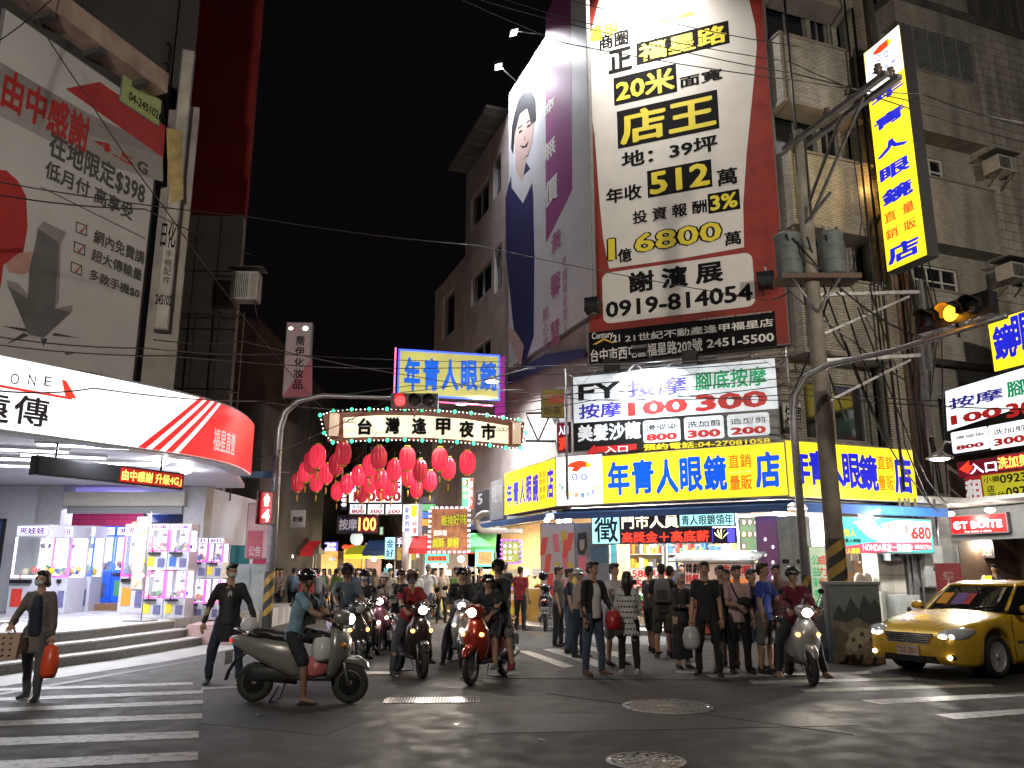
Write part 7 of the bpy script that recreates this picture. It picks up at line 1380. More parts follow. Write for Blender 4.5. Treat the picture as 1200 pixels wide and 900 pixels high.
def person(name_label, loc, rz, H=1.68, pose=None, top=('tee', BLK), bot=('long', BLK), hair='short', hm=HAIR, skin=SKIN, mask=False, glasses=False, shoe=BLK, helmet=None, vox=.0135, fem=False, seed=0, group=None, yaw=0, extra=None, stout=1., barefoot=False, mesh_only=False, name='person'):
    p = dict(pose or {}); 
    if fem: p.setdefault('sw', .085)
    J = fk(H, p); t = thing(name, name_label, 'person', loc, rz, group); W_ = stout*(.92 if fem else 1)
    b = MB(); sp = J['sp']
    b.tube([J['pel']-V3((0, 0, .05*H)), J['pel'], J['waist'], J['chest'], J['neck']-sp*.03*H, J['neck']], [(.045*H, .07*H), (.052*H, .088*H*W_), (.047*H, .076*H*W_), (.058*H, .092*H*W_), (.045*H, .074*H*W_), (.03*H, .035*H)], skin, 14)
    cone(b, J['neck']-sp*.02*H, J['head']-V3((0, 0, .03*H)), .034*H, .031*H, skin)
    hc = J['head']; R_ = Matrix.Rotation(radians(yaw), 3, 'Z'); hp = lambda x, y, z: hc+R_ @ V3((x*H, y*H, z*H))
    b.ell(hc+V3((0, .004*H, .012*H)), (.043*H, .052*H, .056*H), skin, 16, 10); b.ell(hp(0, -.012, -.022), (.034*H, .04*H, .042*H), skin, 14, 8); cone(b, hp(0, -.047, .008), hp(0, -.058, -.012), .006*H, .009*H, skin, 8)
    for s in (-1, 1): b.ell(hp(s*.044, .004, -.004), (.008*H, .012*H, .018*H), skin, 8, 6); b.ell(hp(s*.02, -.04, -.015), (.014*H, .012*H, .012*H), skin, 8, 6)
    for s, k in ((1, 'L'), (-1, 'R')):
        chain(b, [J['sh'+k], (J['sh'+k]+J['elb'+k])/2, J['elb'+k], J['elb'+k].lerp(J['wri'+k], .35), J['wri'+k]], [.029*H, .027*H, .022*H, .023*H, .0155*H], skin, 10)
        chain(b, [J['hip'+k], J['hip'+k].lerp(J['knee'+k], .45), J['knee'+k], J['knee'+k].lerp(J['ank'+k], .35), J['ank'+k]], [.05*H, .044*H, .031*H, .032*H, .02*H], skin, 12)
        a = J['ank'+k]; tt = J['toe'+k]; cone(b, a+V3((0, .015*H, -.015*H)), a+tt*.085*H+V3((0, 0, -.028*H)), .02*H, .014*H, skin, 8)
    me = remesh(b, vox, 'body'); bo = put(me, 'body', t)
    hb = MB()
    for s, k in ((1, 'L'), (-1, 'R')): hand(hb, J['wri'+k], J['hd'+k], s, H, skin, p.get('grip', False))
    hm_ = hb.mesh('hands'); bmm = bmesh.new(); bmm.from_mesh(me); bmm.from_mesh(hm_); bmm.to_mesh(me); bmm.free(); SCRAP.append(hm_)
    # hair
    if helmet is None or hair == 'long':
        h = MB()
        if helmet is None:
            h.ell(hp(0, .012, .026), (.049*H, .055*H, .052*H), hm, 14, 8)
            if hair != 'crew': h.ell(hp(.008, -.03, .052), (.038*H, .026*H, .02*H), hm, 10, 6)
            h.ell(hp(0, .036, -.004), (.038*H, .026*H, .045*H), hm, 10, 6)
        if hair in ('long', 'bob'):
            L = .17 if hair == 'long' else .06; h.tube([hp(0, .03, .0), hp(0, .042, -.05), hp(0, .042, -L)], [(.04*H, .045*H), (.032*H, .047*H), (.018*H, .036*H)], hm, 12)
            for s in (-1, 1): h.tube([hp(s*.042, .0, .02), hp(s*.047, .005, -.04), hp(s*.042, .01, -L*.8)], [.016*H, .017*H, .01*H], hm, 8)
        if hair == 'bun': h.ell(hp(0, .05, .05), (.024*H,)*3, hm, 8, 6)
        put(remesh(h, .012, 'hair', .010, 26, 1, seed), 'hair', t)
    if helmet:
        hmat = helmet[1]; h = MB(); h.ell(hp(0, .004, .022), (.066*H, .074*H, .062*H), hmat, 18, 12)
        mesh = remesh(h, .012, 'helmet'); bmm = bmesh.new(); bmm.from_mesh(mesh); hz = hc.z
        full = helmet[0] == 'full'; cut = []
        for f in bmm.faces:
            c = R_.inverted() @ (f.calc_center_median()-hc); c = c/H
            if c.z < (-.045 if full else -.012)+(0.02 if c.y < -.01 and not full else 0) or (c.y < -.035 and abs(c.x) < .045 and -.04 < c.z < .03): cut.append(f)
        bmesh.ops.delete(bmm, geom=cut, context='FACES'); ext = bmesh.ops.solidify(bmm, geom=bmm.faces[:], thickness=.008*H); bmm.to_mesh(mesh); bmm.free(); mesh.polygons.foreach_set('use_smooth', [True]*len(mesh.polygons)); ho = put(mesh, 'helmet', t)
        v = MB(); k = 10; vs = []
        zt, zb_ = (.036, -.034) if full or helmet[2] else (.036, .02)
        for z, r in ((zt, .070), (zb_, .074)):
            for i in range(k+1): g = radians(-150+120*i/k); vs.append(tuple(hp(r*.93*cos(g), r*1.07*sin(g)-(0 if zb_ < 0 else (.03 if z == zb_ else 0)), z)))
        v.add(vs, [(i, i+1, k+2+i, k+1+i) for i in range(k)], mat('visor_dark', (.02, .02, .025), .08, alpha=.55, var=0) if zb_ < 0 else hmat, True); v.build('visor', ho)
        v = MB(); [v.tube([tuple(hp(s*.055, .0, -.01)), tuple(hp(s*.035, -.015, -.05)), tuple(hp(0, -.02, -.066))], .005*H, BLACKM, 5) for s in (-1, 1)]; v.build('chin_strap', ho)
    # face
    if not mask and vox < .016:
        v = MB(); [v.ell(hp(s*.019, -.0465, .006), (.0075*H, .004*H, .004*H), HAIR, 8, 5) for s in (-1, 1)]; [v.box(-.009*H, -.002, -.0018*H, .009*H, .002, .0018*H, HAIR, Matrix.Translation(hp(s*.019, -.0475, .0175)) @ R_.to_4x4()) for s in (-1, 1)]; v.build('eyes', bo, kind='stuff'); v = MB(); v.ell(hp(0, -.0495, -.030), (.013*H, .004*H, .0035*H), mat('lips', (.3, .1, .08), .5, var=0), 8, 5); v.build('mouth', bo)
    if mask:
        v = MB(); v.ell(hp(0, -.026, -.022), (.036*H, .035*H, .03*H), MASKM, 12, 8); put(remesh(v, .012, 'face_mask'), 'face_mask', t)
        v = MB(); [v.ell(hp(s*.019, -.0465, .008), (.0075*H, .004*H, .004*H), HAIR, 8, 5) for s in (-1, 1)]; v.build('eyes', bo, kind='stuff')
    if glasses:
        v = MB()
        for s in (-1, 1):
            ctr = hp(s*.02, -.056, .006); v.tube([ctr+R_ @ V3((.014*H*cos(a), 0, .010*H*sin(a))) for a in [i*pi/5 for i in range(11)]], .0022, BLACKM, 4); v.tube([hp(s*.034, -.054, .008), hp(s*.046, 0, .006)], .0022, BLACKM, 4)
        v.tube([hp(-.007, -.057, .008), hp(.007, -.057, .008)], .0022, BLACKM, 4); v.build('glasses', t, kind='stuff')
    # clothes
    kind, m = top[0], top[1]; c = MB(); g = .012
    lo = {'tee': -.055, 'long': -.05, 'coat': -.05, 'vest': -.04, 'hoodie': -.07, 'dress': -.05}.get(kind, -.05)
    c.tube([J['pel']+sp*lo*H, J['pel']+sp*.02*H, J['waist'], J['chest'], J['neck']-sp*.035*H, J['neck']-sp*.005*H], [(.062*H+g, .096*H*W_), (.062*H+g, .094*H*W_), (.056*H+g, .086*H*W_), (.064*H+g, .1*H*W_), (.05*H, .084*H*W_), (.036*H, .046*H)], m, 16)
    for s, k in ((1, 'L'), (-1, 'R')):
        cone(c, J['neck']-sp*.03*H+V3((s*.03*H, 0, 0)), J['sh'+k], .038*H, .035*H, m)
        if kind == 'vest': continue
        e = J['elb'+k]
        if kind in ('tee', 'dress_short'): chain(c, [J['sh'+k], J['sh'+k].lerp(e, .62)], [.036*H, .035*H], m)
        else: chain(c, [J['sh'+k], J['sh'+k].lerp(e, .5), e, e.lerp(J['wri'+k], .5), e.lerp(J['wri'+k], .9)], [.036*H, .033*H, .029*H, .026*H, .022*H], m)
    if kind in ('coat', 'dress', 'skirted'):
        L = top[3] if len(top) > 3 else .2; c.tube([J['pel']+V3((0, 0, .02*H)), J['pel']+V3((0, 0, -.06*H)), J['pel']+V3((0, .005*H, -L*H))], [(.066*H, .1*H), (.075*H, .108*H), (.085*H, .122*H)], m, 16)
    tm = remesh(c, .0155 if vox < .016 else .03, 'top', .017, 9, 2, seed); to = put(tm, {'tee': 't_shirt', 'long': 'jacket', 'coat': 'long_coat', 'vest': 'vest', 'dress': 'dress_coat', 'hoodie': 'hooded_jacket'}.get(kind, 'shirt'), t)
    if len(top) > 2 and top[2]:      # open jacket: inner shirt panel
        c = MB(); c.tube([J['pel']+sp*-.03*H+V3((0, -.03*H, 0)), J['waist']+V3((0, -.034*H, 0)), J['chest']+V3((0, -.037*H, 0)), J['neck']-sp*.03*H+V3((0, -.02*H, 0))], [(.058*H, .06*H), (.052*H, .052*H), (.056*H, .05*H), (.038*H, .034*H)], top[2], 12); put(remesh(c, .014, 'shirt', .008, 9, 2, seed), 'shirt', t)
    kind, m = bot[0], bot[1]
    if kind != 'none':
        c = MB(); c.tube([J['pel']-V3((0, 0, .05*H)), J['pel']+sp*.0*H, J['pel']+sp*.055*H], [(.05*H, .075*H), (.06*H, .094*H*W_), (.055*H, .086*H*W_)], m, 14)
        if kind == 'skirt': c.tube([J['pel'], J['pel']-V3((0, 0, .1*H)), J['pel']-V3((0, 0, .42*H))], [(.064*H, .095*H), (.078*H, .105*H), (.09*H, .115*H)], m, 16)
        else:
            for s, k in ((1, 'L'), (-1, 'R')):
                h_, kn, an = J['hip'+k], J['knee'+k], J['ank'+k]; lw = {'leggings': .93, 'long': 1., 'loose': 1.2}.get(kind, 1.)
                if kind == 'shorts': chain(c, [h_, h_.lerp(kn, .5), h_.lerp(kn, .92)], [.058*H, .056*H, .053*H], m)
                else: chain(c, [h_, h_.lerp(kn, .5), kn, kn.lerp(an, .4), kn.lerp(an, .93)], [.056*H, .051*H*lw, .040*H*lw, .037*H*lw, .032*H*lw], m)
        put(remesh(c, .0155 if vox < .016 else .03, 'trousers', .015, 10, 2, seed+5), {'shorts': 'shorts', 'skirt': 'skirt', 'leggings': 'leggings'}.get(kind, 'trousers'), t)
    for s, k in ((1, 'L'), (-1, 'R')):
        if barefoot: c = MB(); a = J['ank'+k]; tt = J['toe'+k]; c.box(-.028*H, -.1*H, -.044*H, .028*H, .035*H, -.036*H, shoe, Matrix.Translation(a)); put(c.mesh('sandal'), 'sandal', t); continue
        c = MB(); a = J['ank'+k]; tt = J['toe'+k]; c.tube([a+V3((0, .022*H, -.022*H)), a+tt*.03*H+V3((0, 0, -.02*H)), a+tt*.095*H+V3((0, 0, -.03*H)), a+tt*.118*H+V3((0, 0, -.035*H))], [(.022*H, .022*H), (.024*H, .026*H), (.014*H, .028*H), (.008*H, .018*H)], shoe, 10); cone(c, a+V3((0, .01*H, .01*H)), a+V3((0, .008*H, -.02*H)), .024*H, .024*H, shoe)
        so = put(remesh(c, .012, 'shoe'), 'shoe', t); c = MB(); c.box(-.026*H, -.112*H, -.046*H, .026*H, .036*H, -.036*H, mat('shoe_sole', (.2, .2, .2), .6), Matrix.Translation(a)); c.build('sole', so)
    return t, J
def W(t, p):
    """figure-local point to world"""
    return t.location+Matrix.Rotation(t.rotation_euler.z, 3, 'Z') @ V3(p)
def at_px(u, v, dz=0): P = gnd(u, v); P.z = dz; return P
ST_ = dict(lean=2, hipL=(2, 4), hipR=(-2, 4), sh_L=(2, 9), sh_R=(2, 9)); WALK = dict(lean=4, hipL=(20, 3), kneeL=8, hipR=(-14, 3), kneeR=14, sh_L=(-16, 9), sh_R=(18, 9), elL=(14, 0), elR=(18, 0))
SITR = dict(pz=.49, lean=8, hipL=(66, 16), kneeL=62, hipR=(24, 20), kneeR=20, sh_L=(46, 12), sh_R=(46, 12), elL=(24, 8), elR=(24, 8), grip=True)
def up(d, **k): r = dict(d); r.update(k); return r
HR, HL = radians(90), radians(-90)
# woman at the far left
t, J = person('woman in open brown cardigan and white mask walking on the left zebra crossing', at_px(34, 820), radians(8), 1.60, up(WALK, sh_R=(12, 22), elR=(52, 20), sh_L=(-4, 10), hipL=(10, 3), hipR=(-10, 2), kneeR=4), ('coat', BRC, NAV, .16), ('long', GJEAN), 'bob', mask=True, fem=True, seed=1, yaw=-12)
bag = thing('tote_bag', 'beige patterned tote bag held at the elbow of the woman in the cardigan', 'tote bag', W(t, J['wriR'])-V3((.06, .02, .05)), radians(15)); mb = MB(); mb.prism([(-.19, -.36), (.17, -.36), (.2, -.04), (-.21, -.04)], -.07, .07, mat('tote_cloth', (.4, .28, .22), .7, var=.1)); mb.build('bag_body', bag)
mb = MB(); random.seed(2); [mb.prism([(x, z), (x+.035, z+.012), (x+.03, z+.03), (x+.01, z+.02)], -.076, -.071, HAIR) for x in (-.16, -.08, 0, .08) for z in (-.32, -.25, -.18, -.11)]; mb.build('printed_pattern', bag, kind='stuff'); mb = MB(); mb.tube([(-.12, 0, -.04), (-.05, 0, .08), (.05, 0, .08), (.12, 0, -.04)], .01, mat('tote_cloth', 0), 5); mb.build('handle', bag)
def pbag(P, w, h, m, label, name='plastic_bag', cat='plastic bag'):
    g = thing(name, label, cat, P); mb = MB(); S_ = []
    for i, (z, a, b) in enumerate(((-.04, .02, .015), (-.1, .35, .2), (-.5, .5, .38), (-.85, .47, .4), (-1, .38, .3))): S_.append([(w*a*cos(q*pi/6)*(1+.12*sin(q*2.1+i)), w*b*sin(q*pi/6)*(1+.12*cos(q*1.7+i)), h*z) for q in range(12)])
    mb.loft(S_[::-1], m); mb.build('bag_body', g); mb = MB(); mb.tube([(0, 0, -.05*h), (-.015, 0, .01), (.015, 0, .01), (0, 0, -.05*h)], .004, m, 4); mb.build('handle', g); return g
OBAG = mat('orange_bag', (.65, .07, .02), .4, var=.15, bump=.4); WBAG = mat('white_bag', (.5, .5, .52), .35, var=.1, bump=.4); RBAG = mat('red_bag', (.4, .01, .02), .4, var=.1, bump=.3)
pbag(W(t, J['wriL'])+W(t, J['hdL']*.09)-t.location, .24, .42, OBAG, 'bright orange plastic bag hanging from the hand of the woman at the left edge')
# striding man
t, J = person('man with glasses and mask in open dark coat striding towards the silver scooter', at_px(262, 801), radians(18), 1.70, up(WALK, hipL=(12, 12), hipR=(6, 14), kneeL=4, kneeR=8, sh_L=(8, 26), sh_R=(-4, 24), elL=(24, -6), elR=(14, 0)), ('coat', BLK, CHAR, .17), ('long', NAV), 'short', mask=True, glasses=True, seed=2, yaw=18)
pg = MB(); pg.prism([(-.03, -.04), (.02, -.05), (.03, .02), (0, .05), (-.03, .02)], -.004, .0, mat('shirt_print', (.4, .4, .4), .6, var=0)); o = pg.build('shirt_print', t, tuple(J['chest']+V3((.0, -.148, .03))))
# ---------------------------------------------------------------- scooters
CHROME = mat('chrome', (.6, .6, .6), .15, metal=1, var=0); RUB = mat('tyre_rubber', (.02, .02, .02), .75, var=.1); SEATM = mat('seat_vinyl', (.012, .012, .013), .4, var=.1); HLENS = emit('headlight_lens', (1, .93, .8), 28); HALO = emit('position_lens', (1, .85, .6), 9); AMB = emit('indicator_lit', (1, .5, .12), 5, sample=False); AMBO = mat('indicator_off', (.5, .2, .02), .2, var=0); TAILM = emit('tail_lens', (1, .03, .04), 1.2, base=(.4, .01, .01), sample=False)
def paint(n, c, r=.25): return mat('paint_'+n, c, r, metal=.25, coat=.6, var=.03)
def ringsec(y, zc, a, b, n=14, pw=.8, x0=0):
    o = []
    for j in range(n):
        g = 2*pi*j/n; cx, cz = cos(g), sin(g); o.append((x0+a*abs(cx)**pw*(1 if cx > 0 else -1), y, zc+b*abs(cz)**pw*(1 if cz > 0 else -1)))
    return o
def wheel(par, y, r, w, rim, x=0, spokes=5, nm='wheel', R=.62):
    T_ = Matrix.Translation((x, y, r)) @ Matrix.Rotation(pi/2, 4, 'Y'); g = thing_part(nm, par)
    mb = MB(); mb.lathe([(r*R, -w*.35), (r*.8, -w/2), (r*.94, -w*.42), (r, -w*.2), (r, w*.2), (r*.94, w*.42), (r*.8, w/2), (r*R, w*.35), (r*R, -w*.35)], RUB, 28, T_); o = mb.build(nm, par)
    mb = MB(); mb.lathe([(r*R, -w*.3), (r*(R+.03), -w*.38), (r*(R-.05), -w*.3), (r*(R-.05), w*.3), (r*(R+.03), w*.38), (r*R, w*.3)], rim, 24, T_); mb.lathe([(.001, -w*.42), (r*.16, -w*.36), (r*.16, w*.36), (.001, w*.42)], rim, 12, T_)
    for k in range(spokes):
        Q = T_ @ Matrix.Rotation(2*pi*k/spokes, 4, 'Z'); mb.add([(r*.1, -.03*r*2, -w*.34), (r*R, -.04*r*2, -w*.28), (r*R, .04*r*2, -w*.28), (r*.1, .03*r*2, -w*.34), (r*.1, -.03*r*2, w*.34), (r*R, -.04*r*2, w*.28), (r*R, .04*r*2, w*.28), (r*.1, .03*r*2, w*.34)], [(0, 1, 2, 3), (7, 6, 5, 4), (0, 4, 5, 1), (2, 6, 7, 3)], rim, M=Q)
    mb.lathe([(.001, -.01), (r*R*.98, -.01), (r*R*.98, .01), (.001, .01)], BLACKM, 20, T_); mb.build('rim', o); return o
def thing_part(a, b): return None
def scooter(label, loc, rz, body, trim=None, light=60, style='sport', plate='', tail=False, indic=False, on=True, box=False, lean=0, rack=True, second=False, beam=None):
    t = thing('scooter', label, 'scooter', loc, rz); trim = trim or mat('black_plastic', (.02, .02, .022), .5, var=.1)
    wheel(t, -.62, .235, .10, STEEL, nm='front_wheel'); wheel(t, .60, .235, .11, STEEL, nm='rear_wheel')
    k = 1.12 if style == 'sport' else .98
    mb = MB(); mb.loft([ringsec(y, z, a, b) for y, z, a, b in ((-.86, .40, .035, .02), (-.82, .45, .06, .05), (-.72, .50, .075, .06), (-.6, .515, .08, .055), (-.48, .49, .075, .05), (-.40, .44, .05, .04))], body); mb.build('front_fender', t)
    for s in (-1, 1): mb = MB(); mb.tube([(s*.075, -.62, .235), (s*.07, -.52, .58)], .018, STEEL, 8); mb.build('fork', t)
    mb = MB(); mb.loft([[(x*1.0, y0+dy, z) for x, dy in ((-a, .05), (-a*.9, -.02), (-a*.55, -d*.8), (0, -d), (a*.55, -d*.8), (a*.9, -.02), (a, .05), (a*.5, .09), (0, .10), (-a*.5, .09))] for z, y0, a, d in ((.27, -.38, .09, .04), (.36, -.42, .15, .08), (.48, -.45, .20*k, .11), (.62, -.48, .225*k, .15), (.74, -.47, .21*k, .15), (.86, -.45, .14, .11), (.95, -.43, .08, .06))], body); mb.build('leg_shield', t)
    mb = MB(); mb.loft([ringsec(y, z, a, b) for y, z, a, b in ((-.62, 1.0, .05, .03), (-.585, 1.0, .12, .07), (-.52, 1.01, .16, .095), (-.43, 1.02, .17, .09), (-.34, 1.03, .10, .05), (-.31, 1.03, .04, .02))], body); mb.build('handlebar_cowl', t)
    hl = MB(); hl.ell((0, -.60, .995), (.085, .045, .062), HLENS if on else mat('lens_off_clear', (.4, .42, .42), .1, var=0), 16, 8); hl.build('headlight', t)
    if on and light:
        d = Matrix.Rotation(rz, 3, 'Z') @ V3((0, -1, -.09)); o = V3(loc)+Matrix.Rotation(rz, 3, 'Z') @ V3((0, -.68, 1.0)); sp_ = lamp('headlight_beam', o, light, (1, .9, .75), aim=o+(beam or d), kind='SPOT', rad=.05, angle=75); parent_keep(sp_, t)
    for s in (-1, 1):
        mb = MB(); mb.tube([(s*.13, -.40, 1.04), (s*.3, -.36, 1.05), (s*.37, -.33, 1.04)], [.016, .018, .02], trim, 8); mb.build('grip', t)
        mb = MB(); mb.tube([(s*.33, -.37, 1.05), (s*.36, -.37, 1.02), (s*.24, -.42, 1.03)], .007, CHROME, 5); mb.build('brake_lever', t)
        mb = MB(); mb.tube([(s*.22, -.40, 1.06), (s*.30, -.38, 1.2), (s*.33, -.38, 1.27)], .008, BLACKM, 5); mb.ell((s*.35, -.38, 1.29), (.062, .018, .042), BLACKM, 12, 6); mo = mb.build('mirror', t); mb = MB(); mb.ell((s*.35, -.363, 1.29), (.054, .006, .035), CHROME, 12, 6); mb.build('mirror_glass', mo)
        mb = MB(); mb.ell((s*.15*k, -.565, .69), (.045, .04, .03), AMB if indic else (HALO if second else AMBO), 10, 6); mb.build('indicator', t)
    if second: mb = MB(); mb.ell((0, -.63, .60), (.045, .03, .04), HALO, 12, 6); mb.build('position_lamp', t)
    mb = MB(); mb.loft([ringsec(y, .30, .19, .035, pw=.5) for y in (-.42, -.3, -.05, .1)], trim); mb.build('floorboard', t)
    mb = MB(); mb.loft([ringsec(y, z, a, b) for y, z, a, b in ((-.02, .45, .10, .20), (.08, .50, .16, .23), (.3, .56, .19, .2), (.55, .63, .18, .15), (.78, .70, .13, .10), (.92, .74, .07, .05), (.96, .75, .03, .02))], body); mb.build('rear_body', t)
    mb = MB(); mb.loft([ringsec(y, .33, a, .10) for y, a in ((.1, .06), (.25, .09), (.6, .08), (.72, .05))], trim); mb.build('engine_cover', t)
    mb = MB(); mb.loft([ringsec(y, z, a, b, pw=.7) for y, z, a, b in ((-.08, .73, .06, .03), (-.02, .755, .11, .05), (.15, .77, .14, .06), (.35, .785, .15, .06), (.42, .81, .15, .065), (.62, .825, .13, .055), (.72, .82, .06, .03))], SEATM); mb.build('seat', t)
    mb = MB(); mb.tube([(-.16, .55, .80), (-.15, .80, .86), (-.06, .90, .87), (.06, .90, .87), (.15, .80, .86), (.16, .55, .80)], .013, CHROME if rack else BLACKM, 6); mb.build('grab_rail', t)
    mb = MB(); mb.ell((0, .93, .73), (.10, .03, .035), TAILM if tail else mat('tail_off', (.3, .01, .01), .2, var=0), 12, 6); mb.build('tail_light', t)
    mb = MB(); mb.tube([(.13, .1, .22), (.15, .35, .23), (.16, .45, .26)], .025, BLACKM, 8); mb.tube([(.16, .42, .26), (.17, .82, .36)], [.05, .055], STEEL, 12); mb.build('exhaust', t)
    mb = MB(); mb.loft([ringsec(y, z, .07, .012, pw=.6) for y, z in ((.72, .58), (.86, .5), (.95, .36), (.98, .26))], trim); mb.build('mudguard', t)
    mb = MB(); mb.box(-.13, .965, .44, .13, .972, .60, mat('plate_white', (.55, .55, .55), .5, var=.05)); pl = mb.build('number_plate', t)
    if plate: m2 = MB(); text(m2, plate, -.115, .46, .115, .57, INK, .03, 0, M=Matrix.Translation((0, .974, 0)) @ Matrix.Rotation(pi, 4, 'Z')); m2.build('lettering', pl)
    mb = MB(); mb.tube([(-.12, .25, .2), (-.2, .33, .02), (.2, .33, .02), (.12, .25, .2)], .012, BLACKM, 6); mb.build('stand', t)
    if box: mb = MB(); mb.loft([[(x, y, z) for x, y in rrect(-.2, .62, .2, 1.0, .06)] for z in (.88, 1.18)], trim); mb.build('top_box', t)
    t.scale = (.84, 1, 1)
    return t
SIL = paint('silver', (.22, .215, .205), .3); DKP = paint('black', (.015, .015, .018)); REDS = paint('red', (.32, .03, .015)); WHS = paint('white', (.34, .33, .31)); PKS = paint('rose', (.3, .12, .16)); GRP = paint('graphite', (.08, .08, .085))
def rider(label, sc_loc, rz, **k):
    seat = V3(sc_loc)+Matrix.Rotation(rz, 3, 'Z') @ V3((0, k.pop('back', .12), 0)); seat.z = sc_loc[2]; return person(label, seat, rz, **k)
# A: silver scooter, side on
PA = at_px(352, 823); ra = radians(84)
scooter('silver scooter seen from the side, ridden by the man in light blue', PA, ra, SIL, light=110, tail=True, indic=False)
t, J = rider('man in light blue shirt and dark bib riding the silver scooter, looking right', PA, ra, H=1.66, pose=up(SITR, hipR=(30, 12), kneeR=26, hipL=(78, 10), kneeL=70, lean=12, pz=.495), top=('tee', LBL_), bot=('shorts', BLK), helmet=('half', mat('helmet_black', (.012, .012, .014), .15, coat=.5, var=0), False), skin=SKIND, barefoot=True, shoe=BLK, seed=3, stout=1.1)
mb = MB(); c_ = J['chest']; mb.box(-.11, -.03, -.2, .11, .02, .1, BLK, Matrix.Translation(c_+V3((0, -.125, -.02)))); mb.build('bib', t); mb = MB(); [mb.tube([tuple(c_+V3((s*.09, -.14, .06))), tuple(J['neck']+V3((s*.07, 0, .02))), tuple(c_+V3((s*.08, .12, .0)))], .016, BLK, 6) for s in (-1, 1)]; mb.build('bib_straps', t, kind='stuff')
g = W(t, (0, 0, 0)); fwd = Matrix.Rotation(ra, 3, 'Z') @ V3((0, -1, 0))
pbag(PA+fwd*.27+V3((0, -.10, .80)), .26, .3, WBAG, 'thin white plastic bag hanging from the hook of the silver scooter'); pbag(PA+fwd*.2+V3((0, -.08, .58)), .3, .26, mat('pink_bag', (.45, .13, .13), .45, var=.15, bump=.3), 'pink plastic bag standing on the footboard of the silver scooter'); pbag(PA-fwd*.72+V3((0, 0, 1.02)), .22, .2, WBAG, 'crumpled whitish bag tied on the tail of the silver scooter')
# B
PB = at_px(404, 793); rb_ = radians(30); scooter('dark scooter half hidden behind the handlebar of the silver one', PB+V3((-.1, .5, 0)), rb_, GRP, light=0, on=False, indic=True)
rider('man in grey blue t-shirt and black helmet on the dark scooter behind the silver one', PB+V3((-.1, .5, 0)), rb_, H=1.72, pose=up(SITR, lean=2, pz=.51, sh_L=(40, 12), sh_R=(38, 14)), top=('tee', GBL), bot=('long', BLK), helmet=('full', mat('helmet_matt_black', (.012, .012, .013), .35, var=0), True), skin=SKIND, seed=4)
# C, D, E background riders
def rid(u, v, rz, label_s, label_p, paint_, hel, topc, light=40, H=1.66, **k):
    P = at_px(u, v); scooter(label_s, P, rz, paint_, light=light, on=k.pop('on', True), second=k.pop('second', False), indic=k.pop('indic', False)); ps_ = up(SITR, lean=6); return rider(label_p, P, rz, H=H, pose=ps_, top=topc, bot=('long', BLK), helmet=hel, seed=u, **k)
HB = mat('helmet_black', 0); HWH = mat('helmet_white', (.5, .48, .45), .2, coat=.5, var=0); HBR = mat('helmet_brown', (.16, .09, .07), .2, coat=.6, var=0); HSL = mat('helmet_silver', (.38, .38, .37), .25, metal=.4, var=0)
rid(423, 772, radians(8), 'dark scooter with unlit yellowish headlamp behind the grey blue rider', 'rider in black jacket, black helmet and mask behind the grey blue rider', GRP, ('half', HB, False), ('long', BLK), on=False, mask=True)
rid(447, 764, radians(2), 'rose coloured scooter with bright headlamp ridden by the white-helmeted woman', 'woman with white helmet and pale jacket on the rose coloured scooter', PKS, ('half', HWH, False), ('long', BGE), 60, H=1.6, fem=True, second=True)
rid(467, 762, radians(-4), 'black scooter behind the red-shirted rider', 'rider in black jacket and black helmet just behind the red-shirted rider', DKP, ('half', HB, False), ('long', BLK), 0, on=False)
# F
PF = at_px(480, 790); rf_ = radians(24); scooter('bulky dark scooter with three glowing lamps ridden by the person in red', PF, rf_, paint('brown_black', (.04, .03, .03)), light=90, indic=True)
rider('rider in red shirt with brown visored helmet on the bulky dark scooter', PF, rf_, H=1.66, pose=up(SITR, hipR=(20, 24), kneeR=10, lean=10), top=('tee', RDS), bot=('long', GJEAN), helmet=('full', HBR, True), mask=True, seed=6, shoe=GRY)
# G
PG = at_px(540, 778); scooter('white retro scooter with round headlamp and second lamp below', PG, radians(4), WHS, light=80, style='retro', second=True)
rider('rider in black jacket and black helmet on the white retro scooter', PG, radians(4), H=1.70, pose=up(SITR, hipR=(22, 24), kneeR=14, lean=8), top=('long', BLK), bot=('long', BLK), helmet=('half', HB, False), seed=7)
rider('pillion passenger half hidden behind the rider of the white retro scooter', PG+V3((.05, .35, 0)), radians(4), H=1.66, back=.3, pose=up(SITR, lean=4, pz=.51), top=('long', CHAR), bot=('long', BLK), helmet=('half', HB, False), seed=17)
# H
PH = at_px(572, 797); rh = radians(-22); scooter('red scooter with glaring headlamp and two lit indicators carrying two people', PH, rh, REDS, light=120, indic=True)
rider('small front rider in black with black helmet on the red scooter', PH, rh, H=1.58, pose=up(SITR, hipR=(20, 26), kneeR=8, lean=14, pz=.50), top=('tee', BLK), bot=('shorts', CHAR), helmet=('half', HB, False), seed=8, shoe=GRY)
rider('taller pillion passenger with big black helmet on the red scooter', PH, rh, H=1.74, back=.42, pose=up(SITR, lean=4, hipL=(40, 24), kneeL=40, hipR=(40, 24), kneeR=44, pz=.535), top=('long', BLK), bot=('shorts', GRY), helmet=('full', HB, True), seed=9, shoe=RDS)
# I parked, seen from behind
PI_ = at_px(640, 744, .12); scooter('black scooter parked on the kerb with its white number plate facing the road', PI_, radians(176), DKP, light=0, on=False, plate='AQF-815')
h = thing('hanging_helmet', 'black helmet hung on the parked black scooter', 'helmet', PI_+V3((-.05, .3, 1.32))); mb = MB(); mb.ell((0, 0, 0), (.13, .15, .12), HB, 16, 10); mb.build('shell', h); mb = MB(); mb.box(-.1, -.16, -.06, .1, -.12, .02, mat('visor_dark', 0)); mb.build('visor', h)
